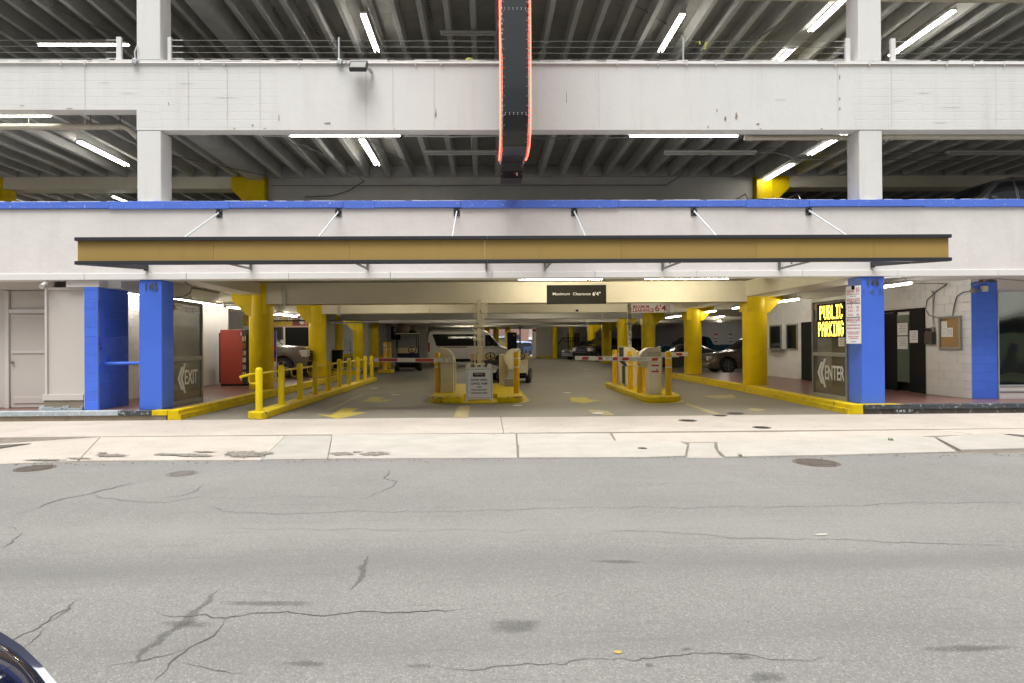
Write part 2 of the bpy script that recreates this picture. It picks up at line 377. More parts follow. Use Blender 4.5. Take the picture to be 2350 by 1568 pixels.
# ================================================================== ground
ground = sheet('ground', [(-300,-200),(300,-200),(300,400),(-300,400)], -.12, SUBC); tag(ground, 'plain dark ground stretching away under and around the block', kind='structure')
road = sheet('road', [(-60,-9),(60,-9),(60,8.42),(-60,8.32)], -.02, ASPH); tag(road, 'worn grey asphalt street with thin cracks in front of the garage', kind='structure')
sidew = MB().box(-60, 60, 8.30, 12.86, -.11, -.025).build('sidewalk', mat('sandy_joint_fill', (.20,.175,.14), .95, var=.3, vs=8)); tag(sidew, 'pale concrete pavement and driveway apron between road and garage', kind='structure')
def slab(pts, mt, z=0.0, th=.10):
    g = .0035
    c = Vector((sum(p[0] for p in pts)/len(pts), sum(p[1] for p in pts)/len(pts)))
    q = []
    for p in pts:
        d = c-Vector(p); q.append(tuple(Vector(p)+d.normalized()*g*1.4))
    o = MB().prism(q, z-th, z, 'z').build('pavement_slab', mt, sidew, bevel=.008, seg=1); return o
def g2(px, py, z=0): v = gr(px, py, z); return (v.x, v.y)
# long band next to the building
xs = [-30, -14.5, X_(-60, 10.5), .3, 13.5, 30]
yb = 10.62
for a, b in zip(xs[:-1], xs[1:]):
    slab([(a, yb), (b, yb+.02), (b, 12.84), (a, 12.84)], PAVE)
# middle band and gutter slabs (edges follow the cracks in the photograph)
J = lambda a: [g2(*p) for p in a]
mid = [
    [(-900,1018),(0,1018),(-250,1075),(-1200,1075)],
    [(0,1018),(230,1003),(180,1056),(-60,1066),(-250,1075)],
    [(230,1003),(655,1000),(600,1054),(180,1056)],
]
for p in mid: slab(J(p), PAVE, -.002)
slab(J([(655,1000),(762,1000),(752,1052),(600,1054)]), PAVE2, .002)
slab(J([(762,997),(1184,995),(1186,1019),(1000,1020),(786,1020),(758,1024)]), PAVE2, -.001)
slab(J([(758,1024),(786,1020),(1186,1019),(1188,1050),(752,1052)]), PAVE2, .004)
slab(J([(1186,995),(1400,994),(1412,1012),(1290,1015),(1188,1020)]), PAVE2, -.002)
slab(J([(1404,994),(1760,991),(2140,986),(2230,996),(2000,1004),(1700,1012),(1580,1014),(1560,1012),(1414,1012)]), PAVE, -.004)
slab(J([(1190,1020),(1290,1015),(1412,1012),(1560,1013),(1578,1022),(1573,1046),(1480,1049),(1190,1050)]), PAVE2, .006)
slab(J([(1582,1015),(1640,1014),(1640,1025),(1652,1043),(1660,1048),(1576,1047),(1580,1024)]), SUBC if False else PAVE2, -.012)
slab(J([(1644,1014),(1780,1010),(1920,1007),(2110,1002),(2145,1005),(2195,1036),(1900,1044),(1664,1048),(1648,1034)]), PAVE2, .006)
slab(J([(2149,1005),(2236,997),(2290,996),(2420,1010),(2420,1028),(2204,1033)]), PAVE2, .012)
slab(J([(2144,986),(2600,980),(2700,1004),(2425,1008),(2294,994),(2238,995)]), PAVE, -.004)
slab(J([(2425,1011),(2900,1006),(3200,1020),(2425,1029)]), PAVE2, .012)
# shade inside kerb inlet (far left) and hole (far right), painted as flat dark patches
d = MB().prism(J([(-300,1052),(-40,1036),(72,1019),(30,1021),(-60,1027),(-300,1040)]), .004, .010, 'z').build('gutter_gap_shade', SUBC, sidew)
d = MB().prism(J([(2303,999),(2380,1010),(2420,1009),(2380,1003),(2318,998)]), .013, .016, 'z').build('gutter_gap_shade', SUBC, sidew)
def soft_mat(name, col, soft=.35, sharp=False, ns=9, **k):
    m = mat(name, col, **k); nt = m.node_tree; N = nt.nodes; L = nt.links; b = N['Principled BSDF']
    at_ = N.new('ShaderNodeAttribute'); at_.attribute_name = 'wear'
    geo = N.new('ShaderNodeNewGeometry'); nz = N.new('ShaderNodeTexNoise'); nz.inputs['Scale'].default_value = ns; nz.inputs['Detail'].default_value = 6; nz.inputs['Roughness'].default_value = .7
    L.new(geo.outputs['Position'], nz.inputs['Vector'])
    ad = N.new('ShaderNodeMath'); ad.operation = 'MULTIPLY_ADD'; L.new(nz.outputs['Fac'], ad.inputs[0]); ad.inputs[1].default_value = 2.2 if sharp else 1.2; ad.inputs[2].default_value = -1.35 if sharp else -.75
    a2 = N.new('ShaderNodeMath'); a2.operation = 'ADD'; L.new(at_.outputs['Fac'], a2.inputs[0]); L.new(ad.outputs[0], a2.inputs[1])
    mr = N.new('ShaderNodeMapRange'); L.new(a2.outputs[0], mr.inputs[0]); mr.inputs[1].default_value = .25 if sharp else 0; mr.inputs[2].default_value = .35 if sharp else .9; mr.inputs[3].default_value = 0; mr.inputs[4].default_value = soft
    L.new(mr.outputs[0], b.inputs['Alpha']); return m
STAINA = soft_mat('soft_asphalt_stain', (.11,.107,.10), .40, rough=.9, bump=.5, bs=150, speck=.3, ss=120, sc=(.4,.38,.34))
AGGA = soft_mat('ragged_bared_aggregate', (.22,.195,.165), .95, sharp=True, ns=14, rough=.95, var=.3, vs=20, bump=.8, bs=70, speck=.8, ss=60, sc=(.46,.42,.36))
def wear_attr(o, vals):
    a = o.data.attributes.new('wear', 'FLOAT', 'POINT')
    for i, v in enumerate(vals): a.data[i].value = v
# patches of bared aggregate at the kerb edge
rg = random.Random(3)
def blob(cx, cy, rx, ry, z, mt, name, par, n=44, jag=.35, seed=0):
    r = random.Random(seed); ph = [r.uniform(0, 6.3) for _ in range(7)]
    pts = []
    for k in range(n):
        t = 2*math.pi*k/n; q = 1+jag*sum(math.sin((i*2+2)*t+ph[i])/(i+1.3) for i in range(6))*.55+r.uniform(-.1, .1)
        pts.append(g2(cx+rx*math.cos(t)*q, cy+ry*math.sin(t)*q))
    if mt in (STAINA, AGGA):
        c = Vector(g2(cx, cy)); vs = [(c.x, c.y, z)]; va = [1.0]
        for f, w_ in ((.55, .85), (1.15, 0.0)):
            for p in pts: q = c.lerp(Vector(p), f); vs.append((q.x, q.y, z)); va.append(w_)
        fs = [(0, 1+i, 1+(i+1) % n) for i in range(n)]+[(1+i, 1+n+i, 1+n+(i+1) % n, 1+(i+1) % n) for i in range(n)]
        me = bpy.data.meshes.new(name); me.from_pydata(vs, [], fs); o = link(name, me, mt, par); wear_attr(o, va); return o
    return sheet(name, pts, z, mt, par)
for i, a in enumerate([(255,1046,52,4), (180,1053,30,2.2), (440,1046,60,4.5), (385,1044,30,3.5),(470,1038,28,2.2), (540,1043,36,2.6), (560,1044,58,8), (605,1042,24,5), (785,1043,30,5.5), (862,1043,38,5.5), (100,1057,60,2), (235,1041,14,2), (820,1039,12,2)]):
    blob(*a, .0085+.0004*i, AGGA, 'aggregate_patch', sidew, seed=i, jag=.35)
# asphalt cracks, traced
def crack(pts, w=.012, z=-.016, mt=TAR, seed=1, name='crack'):
    r = random.Random(seed); P = [Vector((*g2(*p), 0)) for p in pts]
    for it in range(7):                                   # midpoint displacement gives a jagged run
        Q = [P[0]]
        for a, b in zip(P[:-1], P[1:]):
            l = (b-a).length
            if l > .03:
                d = (b-a).normalized(); Q.append(a.lerp(b, r.uniform(.4,.6))+Vector((-d.y, d.x, 0))*l*r.uniform(-.13,.13)*(1 if l < .6 else .25))
            Q.append(b)
        P = Q
    Q = P; mb = MB(); vs = []; soft = mt is STAINA; va = []
    n = len(Q)
    w *= .55 if soft else .62
    ww = w
    for i, q in enumerate(Q):
        d = (Q[min(i+1, n-1)]-Q[max(i-1, 0)]).normalized(); nrm = Vector((-d.y, d.x, 0))
        ww = ww*.7+.3*w*r.uniform(.1, 1.6)
        e = ww*min(1, .1+min(i, n-1-i)/14)
        if soft:
            for f, v in ((-1.3, 0), (-.45, 1), (.45, 1), (1.3, 0)): vs.append(q+nrm*e*f+Vector((0,0,z))); va.append(v)
        else: vs += [q+nrm*e/2+Vector((0,0,z)), q-nrm*e/2+Vector((0,0,z))]
    if soft: fs = [(4*i+k, 4*i+k+1, 4*i+k+5, 4*i+k+4) for i in range(n-1) for k in range(3)]
    else: fs = [(2*i, 2*i+1, 2*i+3, 2*i+2) for i in range(n-1)]
    me = bpy.data.meshes.new(name); me.from_pydata([tuple(v) for v in vs], [], fs); o = link(name, me, mt, road)
    if soft: wear_attr(o, va)
    return o
cr = [([(82,1163),(150,1140),(215,1127),(300,1107),(320,1102)], .035), ([(320,1102),(360,1096),(398,1093)], .012),
      ([(20,1184),(60,1170),(82,1163)], .012), ([(464,1106),(455,1122),(410,1135),(340,1145)], .014), ([(215,1127),(260,1141),(305,1146),(380,1150),(440,1140),(490,1127)], .012),
      ([(440,1140),(560,1140),(690,1136),(828,1141)], .008), ([(888,1075),(880,1094),(912,1102),(890,1118),(862,1128),(830,1143)], .016), ([(790,1096),(880,1096)], .008),
      ([(476,1157),(498,1163),(508,1169),(600,1173),(760,1172),(980,1170),(1180,1166),(1400,1162),(1700,1158),(2000,1155),(2150,1149),(2350,1147)], .011),
      ([(0,1254),(28,1240),(48,1222),(50,1217)], .03), ([(50,1217),(20,1205),(0,1204)], .012),
      ([(0,1364),(30,1350),(66,1330)], .012), ([(0,1480),(40,1455),(110,1420),(118,1408),(160,1388),(176,1370)], .022), ([(40,1492),(85,1455),(110,1430)], .014), ([(118,1408),(170,1398)], .010),
      ([(356,1394),(410,1408),(470,1403),(515,1412),(560,1405),(600,1400),(660,1396),(700,1403),(770,1404),(860,1396),(1000,1393),(1105,1390)], .013),
      ([(518,1412),(506,1432),(490,1452),(440,1475),(405,1500),(370,1540),(350,1568)], .018), ([(440,1475),(330,1508),(240,1524)], .014), ([(400,1512),(470,1524),(600,1535)], .010),
      ([(1290,1112),(1286,1098),(1310,1092)], .008), ([(1296,1113),(1500,1110),(1660,1106),(1742,1096)], .008), ([(1620,1086),(1640,1098),(1655,1104)], .008), ([(1740,1082),(1756,1096)], .010),
      ([(1370,1212),(1600,1221),(1900,1232),(2100,1240),(2350,1248)], .010), ([(2060,1085),(2130,1098),(2160,1106)], .009), ([(1950,1110),(2090,1134),(2150,1149)], .007),
      ([(1000,1518),(1300,1516),(1560,1497),(1900,1496)], .009), ([(500,1208),(800,1210),(1100,1214),(1370,1212)], .006), ([(1104,1106),(1108,1115)], .01), ([(0,1093),(60,1084),(130,1076)], .012)]
for i, (p, w) in enumerate(cr): crack(p, w, seed=i, z=-.0163+.00002*i)
for i, (p, w) in enumerate([([(505,1346),(470,1380),(430,1410),(415,1430),(370,1455),(320,1505),(305,1520)], .075), ([(845,1270),(830,1300),(800,1350)], .05), ([(176,1370),(160,1390),(110,1425)], .05)]):
    crack(p, w, seed=50+i, z=-.0176+.0001*i, mt=STAINA, name='sealed_crack')
for i, a in enumerate([(430,1425,70,8),(620,1378,110,7),(1420,1283,60,4),(1700,1500,30,6),(1760,1545,55,12),(1575,1482,14,4),(1490,1518,14,4),(1180,1430,70,16),(700,1515,50,8),(2220,1480,120,8),(960,1520,40,5)]):
    blob(*a, -.0178+.0001*i, STAINA, 'oil_stain', road, seed=20+i, jag=.3)
blob(1418,1489,9,4,-.0155, mat('yellow_paint_spot',(.45,.33,.08),.8), 'paint_spot', road, seed=91, jag=.3)
blob(1885,1222,14,2.5,-.0155, PAVE2, 'paint_spot', road, seed=92, jag=.3)
# manhole covers
COV = mat('rusty_iron_cover', (.145,.12,.10), .7, metal=.3, var=.2, vs=20, bump=.6, bs=90)
def cover(px, py, dia, z, lab, mt=COV):
    p = gr(px, py, z); t = thing('manhole_cover', (p.x, p.y, z), lab, 'manhole cover', 'manhole covers let into the ground')
    MB().lathe([(dia/2, -.02), (dia/2, .004), (dia/2-.03, .004), (dia/2-.03, -.02)], (0,0,0), 32).build('rim', mt, t)
    MB().lathe([(dia/2-.04, -.02), (dia/2-.04, .006), (.05, .008)], (0,0,0), 32).build('lid', mt, t)
    mb = MB()
    for k in range(-2, 3):
        w = math.sqrt(max(0, (dia/2-.05)**2-(k*dia/7)**2)); mb.box(-w, w, k*dia/7-.008, k*dia/7+.008, .0065, .011)
    mb.build('raised_bars', mt, t); return t
COVD = mat('dark_iron_cover', (.075,.07,.06), .65, metal=.2, var=.2, vs=20, bump=.6, bs=90)
cover(1578,965.5,.36, .0, 'small round cover in the pavement just in front of the entry lane', COVD)
cover(1688,949,.36, .004, 'small round cover farther in, at the mouth of the entry lane', COVD)
cover(1748,981.5,.32, .0, 'small round cover nearest the gutter on the pinkish pavement', COVD)
cover(1652,954,.3, .0, 'small round cover beside the painted lane line at the garage mouth', COVD)
cover(1474,1029,.14, .006, 'tiny round cap set in the pale gutter slab', COVD)
cover(1873,1062,.56, -.02, 'large rusty cover in the asphalt close to the gutter on the right')
cover(80,1075,.46, -.02, 'large rusty cover in the asphalt at the far left edge')
cover(418,1087,.36, -.02, 'flat worn cover in the asphalt left of centre', mat('dull_cover',(.19,.175,.16),.9,bump=.4,bs=80))

# garage floor
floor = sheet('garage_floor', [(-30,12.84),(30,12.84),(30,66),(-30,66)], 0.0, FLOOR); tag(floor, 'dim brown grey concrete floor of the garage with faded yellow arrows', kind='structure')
YARR = mat('worn_yellow_marking', (.42,.33,.045), .7, var=.15, vs=6, bump=.3, bs=50, dirt=.75, dcol=(.17,.15,.11), ds=4)
YFAD = mat('faded_marking', (.33,.27,.13), .7, var=.2, vs=6, dirt=.9, dcol=(.17,.15,.12), ds=7)
def paint(pts, mt=YARR, name='painted_arrow', z=.004): return sheet(name, J(pts), z, mt, floor)
paint([(726,951),(775,962),(842,947),(805,946),(824,938),(788,936),(760,953)])
paint([(830,921),(872,924),(902,918),(866,917),(888,912),(850,911),(842,917)])
paint([(1308,913),(1345,912),(1352,917),(1378,919),(1340,926),(1312,922)])
paint([(1350,940),(1395,944),(1410,953),(1385,953),(1352,946)], YFAD)
paint([(1610,909),(1680,906),(1690,913),(1650,915)], YFAD)
paint([(1722,937),(1760,940),(1740,944),(1712,941)], YFAD)
paint([(1052,932),(1080,932),(1072,960),(1040,960)], YFAD, 'lane_line')
paint([(1568,927),(1580,926),(1662,953),(1645,954)], YFAD, 'lane_line')
paint([(830,905),(836,905),(760,940),(745,943)], YFAD, 'lane_line')
for i, p in enumerate([(1300,902),(1370,949),(1186,931),(905,907),(1345,848),(858,892)]):
    v = gr(*p, 0); o = MB().prism([(v.x-.12,v.y-.05),(v.x+.09,v.y-.08),(v.x+.15,v.y+.03),(v.x-.02,v.y+.08)], .004, .01, 'z').build('litter', PAPER)
    tag(o, ['flattened pale scrap in the middle lane near the arrow', 'white scrap on the floor at the mouth of the middle lane', 'pale scrap in front of the central island', 'pale scrap on the exit lane floor left of the central island', 'pale scrap far back on the dim floor right of the cart', 'pale scrap on the exit lane behind the far arrow'][i], 'litter')

# ================================================================== the garage building
G = thing('parking_garage', (0, YF, 0), 'white painted concrete parking garage with blue pillars, yellow columns and open decks', 'building')
G.location = (0, 0, 0)
XL, XR = -17.0, 19.0
# ---- facade: lower wall (spandrel of deck two)
o = MB()
nx, nz = 96, 10
o.box(XL, XR, YF, YF+.32, 3.075, 4.43).build('lower_wall', STUCCO, G)
# trim boards along its foot (joints seen in the photograph)
jx = [-30,-280,0,440/2.24*.0+196,430,665,898,1100,1377,1488,1721,1972,2085,2300,2480,2700]
tx = sorted([XL]+[X_(p, YF) for p in (196,430,664,897,1130,1366,1367+232,1842,2060,2290)]+[XR, -13.4])
for a, b in zip(tx[:-1], tx[1:]):
    part('trim_board', TRIM, G, (a+.004, b-.004, YF-.03-random.random()*.006, YF+.33, 2.94, 3.072), bevel=.006)
# blue cap boards with visible joints
bx = sorted([XL, XR]+[X_(p, YF) for p in (254,530,790,1060,1420,1713,1857,2120)]+[X_(863,YF)])
for i, (a, b) in enumerate(zip(bx[:-1], bx[1:])):
    part('cap_board', BLUECAP, G, (a+.003, b-.003, YF-.045-(i % 3)*.006, YF+.36, 4.435-(i % 2)*.014, 4.575+(i % 2)*.006), bevel=.006, label='blue painted cap board of the lower wall')
mbk = MB(); rr = random.Random(5)
x = XL
while x < XR:
    w = rr.uniform(.05, .35); mbk.box(x, x+w, YF-.04+rr.uniform(0,.01), YF+.30, 4.572, 4.584+rr.uniform(0,.008)); x += w+rr.choice([.0, .02, .15])
o = mbk.build('flaking_cap_paint', WHITE, G); o['kind'] = 'stuff'
# ---- facade beam of deck three, in segments with or without board marks
Z0, Z1 = 6.09, 7.57
seg = [(XL, X_(-300,YF), WHITEB), (X_(-300,YF), X_(640,YF), WHITEB), (X_(640,YF), X_(1960,YF), WHITE), (X_(1960,YF), X_(2270,YF), WHITEB), (X_(2270,YF), XR, WHITEB)]
for i, (a, b, mt) in enumerate(seg):
    zb = Z0+.50 if b <= X_(316,YF)+.1 else Z0
    if i < 2:   # the opening left of the pillar reaches higher
        c = min(b, X_(316,YF))
        part('facade_beam', mt, G, (a, c, YF-.002*i, YF+.30, 6.52, Z1-.02))
        if b > c: part('facade_beam', mt, G, (c, b, YF-.002*i, YF+.30, Z0, Z1-.02))
        continue
    part('facade_beam', mt, G, (a, b, YF-(.002*i), YF+.30, Z0, Z1-.02))
XP1, XP2 = X_(316,YF), X_(371,YF); XQ1, XQ2 = X_(1976,YF), X_(2029,YF)
# irregular crumbly top edge
mbk = MB(); x = XL
while x < XR:
    w = rr.uniform(.04, .3); mbk.box(x, x+w, YF+rr.uniform(-.012,.004), YF+.28, Z1-.021, Z1+rr.uniform(-.008,.014)); x += w
o = mbk.build('crumbling_top_edge', WHITE, G); o['kind'] = 'stuff'
# ---- upper pillars
for (a, b) in ((XP1, XP2), (XQ1, XQ2), (XP1-9.6, XP2-9.6)):
    part('pillar', WHITE, G, (a, b, YF+.004, YF+.46, 4.58, Z0-.001), bevel=.02)
    part('pillar', WHITE, G, (a, b, YF+.004, YF+.46, Z1+.001, 11.2), bevel=.02)
# top beam above the frame
part('facade_beam', WHITE, G, (XL, XR, YF, YF+.3, 9.55, 11.2))
# ---- blue ground pillars
for (a, b, l) in ((X_(318.5,YF), X_(371,YF), 'blue painted square pillar beside the exit lane, numbered 145'), (X_(1978,YF), X_(2031,YF), 'blue painted square pillar beside the entry lane, with a rates board')):
    o = part('pillar', BLUE, G, (a, b, YF+.006, YF+.50, .2, 2.938), bevel=.015); o['label'] = l
NUM = mat('weathered_number', (.10,.17,.32), .5, metal=.3)
NUMK = mat('brass_number', (.20,.22,.16), .35, metal=.6)
text('145', .16, (X_(347,YF), YF-.004, Z_(347,659,YF)), (1,0,0), (0,0,1), NUMK, G, 'house_number', fit=.26, ext=.008)
text('145', .14, (X_(2004,YF), YF-.004, Z_(2004,649,YF)), (1,0,0), (0,0,1), NUMK, G, 'house_number', fit=.25, ext=.008)
text('1 4 5', .14, (X_(2003,YF), YF+.002, Z_(2003,671,YF)), (1,0,0), (0,0,1), NUM, G, 'number_ghost', fit=.42, ext=.002)
# ---- deck slabs
part('deck_slab', CEIL, G, (XL, 26, YF+.34, 66, 3.46, 3.66))
part('deck_slab', CEIL, G, (XL, 26, YF+.31, 40, 7.08, 7.28))
part('deck_slab', CEIL, G, (XL, 26, YF+.31, 40, 10.38, 10.6))
# joists: deck three underside and deck four underside
x0 = at(1092,410,19.0).x
spc = .672
xs_j = [x0+spc*k for k in range(-24, 28)]
girX = [X_(600,19.25), X_(1745,19.25)]
def joist_mesh(L_, h, wt, wb):
    mb = MB(); mb.prism([(-wb/2, 0), (wb/2, 0), (wt/2, h), (-wt/2, h)], 0, L_, 'y'); return mb.mesh('joist', bevel=.006, seg=1)
jm = joist_mesh(18.92-YF-.34, .34, .20, .13); jm.materials.append(JOIST)
gm = joist_mesh(18.92-YF-.34, .46, .62, .44); gm.materials.append(JOIST)
jm2 = joist_mesh(6.3, .34, .20, .13); jm2.materials.append(JOIST)
for zl in (6.735, 10.04):
    for x in xs_j:
        if min(abs(x-g) for g in girX) < .42: continue
        o = link('joist', jm, None, G); o.location = (x, YF+.33, zl)
    for g in girX:
        o = link('girder', gm, None, G); o.location = (g, YF+.33, zl-.12)
for x in xs_j:
    if x < -6.9 or x > 8.4:
        o = link('joist', jm2, None, G); o.location = (x, 19.6, 6.735)
# cross beams of decks three and four at the first column row
yb0 = 18.95
for zl, h in ((6.39, .36), (9.70, .36)):
    part('cross_beam', PALEIN, G, (XL, girX[0]-.3, yb0, yb0+.55, zl, zl+h))
    part('cross_beam', PALEIN, G, (girX[1]+.3, 26, yb0, yb0+.55, zl, zl+h))
    part('cross_beam', JOIST, G, (XL, 26, yb0+.01, yb0+.54, zl+h, zl+h+.34))
part('wall', WALLG, G, (girX[0]+.3, girX[1]-.3, yb0+.1, yb0+.3, 3.66, 6.745))
part('wall', WALLG, G, (girX[0]+.3, girX[1]-.3, yb0+.1, yb0+.3, 7.28, 10.04))
part('wall', WALLG, G, (XL, 26, 30.0, 30.2, 3.66, 10.4))
# yellow columns of deck two with haunches
for sgn, g in ((-1, girX[0]), (1, girX[1])):
    for z0, z1 in ((3.66, 6.735), (7.28, 10.04)):
        w = .26
        o = MB().box(g-w, g+w, 18.85, 19.6, z0, z1).build('column', YEL, G, bevel=.02); o['label'] = 'yellow upper deck column'
        pr = [(g+sgn*w, z1-.9), (g+sgn*w, z1), (g+sgn*(w+.52), z1), (g+sgn*(w+.52), z1-.38)]
        MB().prism(pr, 18.9, 19.55, 'y').build('haunch', YEL, G)
g = at(20,440,19.25).x
o = MB().lathe([(.45, 3.66), (.45, 6.1), (.3, 6.1), (.3, 6.735)], (g-.1, 19.2, 0), 24).build('column', YEL, G, smooth=.7)
# ---- ground level columns, beams and girders
XLc = [X_(600,19.25), X_(729,26.0), X_(772,32.8), X_(823,39.6)]
XRc = [X_(1732,19.25), X_(1590,26.0), X_(1488,32.8), X_(1430,39.6), X_(1392,46.4), X_(1358,53.2)]
def column(x, y, zb, r=.365, sgn=-1, zt=3.455, rect=True):
    MB().lathe([(r, zb), (r, zt-.3)], (x, y, 0), 28).build('column', YEL, G, smooth=.7)
    if rect:
        MB().box(x-r*.98 if sgn > 0 else x-.02, x+.02 if sgn > 0 else x+r*.72, y-r*.9, y+r*.9, zt-.95, zt).build('column_head', YEL, G)
        MB().prism([(x+sgn*r*.9, zt-1.0), (x+sgn*(r+.42), zt-.52), (x+sgn*(r+.42), zt), (x, zt), (x, zt-1.0)], y-r*.85, y+r*.85, 'y').build('haunch', YEL, G)
for i, x in enumerate(XLc): column(x, ROWS[i], .2 if i < 2 else 0)
for i, x in enumerate(XRc): column(x, ROWS[i], .2 if i < 2 else 0, sgn=1)
part('column', YEL, G, (X_(843,41.5), X_(868,41.5), 41.2, 41.8, 0, 3.4), label='square yellow column beside a round one')
for i, (px, Y) in enumerate([(1117.5,62.5),(1138.5,58),(1165.5,54),(1273.5,62),(1312,61.5)]):
    r = 5.4/1400*Y*(1.2 if i < 3 else 1.05)
    MB().lathe([(r, 0), (r, 3.3)], (X_(px,Y), Y, 0), 20).build('column', YEL, G, smooth=.7)
zbm = [2.81, 2.84, 2.86, 2.90, 2.95, 3.0]
for i, Y in enumerate(ROWS):
    xa, xb = (XLc[i] if i < 4 else -7.4), XRc[i]
    part('beam', PALEIN if i < 2 else WALLG, G, (xa+.24, xb-.27, Y-.31, Y+.31, zbm[i], 3.458))
    part('beam', PALEIN, G, (XL, xa-.78, Y-.30, Y+.30, zbm[i]+.1, 3.458))
    part('beam', PALEIN, G, (xb+.74, 26, Y-.30, Y+.30, zbm[i]+.1, 3.458))
# girders from facade to first column
part('girder', PALEIN, G, (XLc[0]-.55, XLc[0]+.10, YF+.5, ROWS[0]-.32, 3.10, 3.457))
part('girder', PALEIN, G, (XRc[0]-.42, XRc[0]+.60, YF+.34, ROWS[0]-.32, 2.97, 3.457))
part('girder', PALEIN, G, (XRc[0]-.2, XRc[0]+.55, ROWS[0]+.32, ROWS[1]-.32, 3.0, 3.457))
# beam boxes / junctions on the beams
for px, py, Y, w, h in [(1180/2.613/1.634*0+978,713,25.6,.22,.2)]:
    p = at(px, py, Y); part('junction_box', PALEIN, G, (p.x-w/2, p.x+w/2, Y, Y+.1, p.z-h/2, p.z+h/2))
for px, Y, z0 in [(647,18.9,2.72),(776,25.65,2.74)]:
    x = X_(px, Y)
    for dx in (0, .09):
        MB().tube([(x+dx, Y, z0), (x+dx, Y, 3.4)], .02, 8).build('conduit', CONDW, G)
for px, Y in [(1531,25.65),(1377*1.0,32.4),(1384+.0,32.4),(1297+50,39.2)]:
    x = X_(px, Y)
    for dx in (0, .1):
        MB().tube([(x+dx, Y, 2.76), (x+dx, Y, 3.4)], .025, 8).build('conduit', CONDW, G)
# ---- platforms (raised walkways)
def platform(pts, name='platform'):
    return MB().prism(pts, .004, .2, 'z').build(name, REDF, G)
platform([(XL,12.96),(-6.62,12.96),(-6.62,26.6),(XL,26.6)])
platform([(7.98,12.98),(26,12.98),(26,26.8),(8.35,26.8),(8.30,19)])
# kerb edges: yellow, two steps
MB().prism([(-6.63,12.80),(-6.40,12.80),(-6.40,26.7),(-6.63,26.7)], .0, .207, 'z').build('kerb', YELK, G, bevel=.012)
MB().prism([(-6.399,12.80),(-6.36,12.80),(-6.36,22),(-6.399,22)], .0, .115, 'z').build('kerb', YELK, G)
MB().prism([(-6.95,12.79),(-6.632,12.79),(-6.632,12.965),(-6.95,12.965)], .10, .207, 'z').build('kerb', YELK, G, bevel=.008)
MB().prism([(7.72,12.80),(7.99,12.80),(8.31,19),(8.36,26.9),(8.12,26.9),(8.06,19)], .0, .207, 'z').build('kerb', YELK, G, bevel=.012)
MB().prism([(7.66,12.81),(7.718,12.81),(8.057,19),(8.115,26.9),(8.07,26.9),(8.0,19)], .0, .11, 'z').build('kerb', YELK, G)
MB().prism([(7.995,12.79),(8.85,12.79),(8.70,12.97),(7.995,12.97)], .197, .209, 'z').build('kerb', YELK, G)
MB().box(X_(723,32), X_(832,32), 31.2, 31.5, 0, .2).build('kerb', YELK, G)
MB().box(X_(723,32), X_(832,32), 31.5, 36.5, .004, .196).build('platform', FLOOR, G)
# dark chipped nosing and dirty kerb face along the frontage
def nosing(a, b, mt): MB().box(a, b, 12.775, 12.965, .105, .206).build('nosing', mt, G, bevel=.008, seg=1)
nosing(XL, X_(130,12.9), CURBL); nosing(X_(130,12.9)+.004, X_(278,12.9), CURBL); nosing(X_(278,12.9)+.004, -6.955, CURBD)
nosing(8.0, X_(2110,12.9), CURBD); nosing(X_(2110,12.9)+.004, X_(2290,12.9), CURBD); nosing(X_(2290,12.9)+.004, XR, CURBD)
MB().box(XL, -6.66, 12.81, 12.955, 0, .103).build('kerb_face', CURBC, G)
MB().box(7.80, XR, 12.81, 12.955, 0, .103).build('kerb_face', mat('black_dirty_kerb',(.075,.068,.06),.95,var=.3,vs=5,bump=.8,bs=30,chips=.2,chipcol=(.26,.24,.21),chs=7), G)
p = at(2072,942,12.8); pl = MB().box(p.x-.20, p.x+.22, 12.79, 12.808, .01, .125).build('step_plate', CURBD, G)
text('145 3', .055, (p.x, 12.787, .065), (1,0,0), (0,0,1), FROST, G, 'plate_lettering', fit=.3)
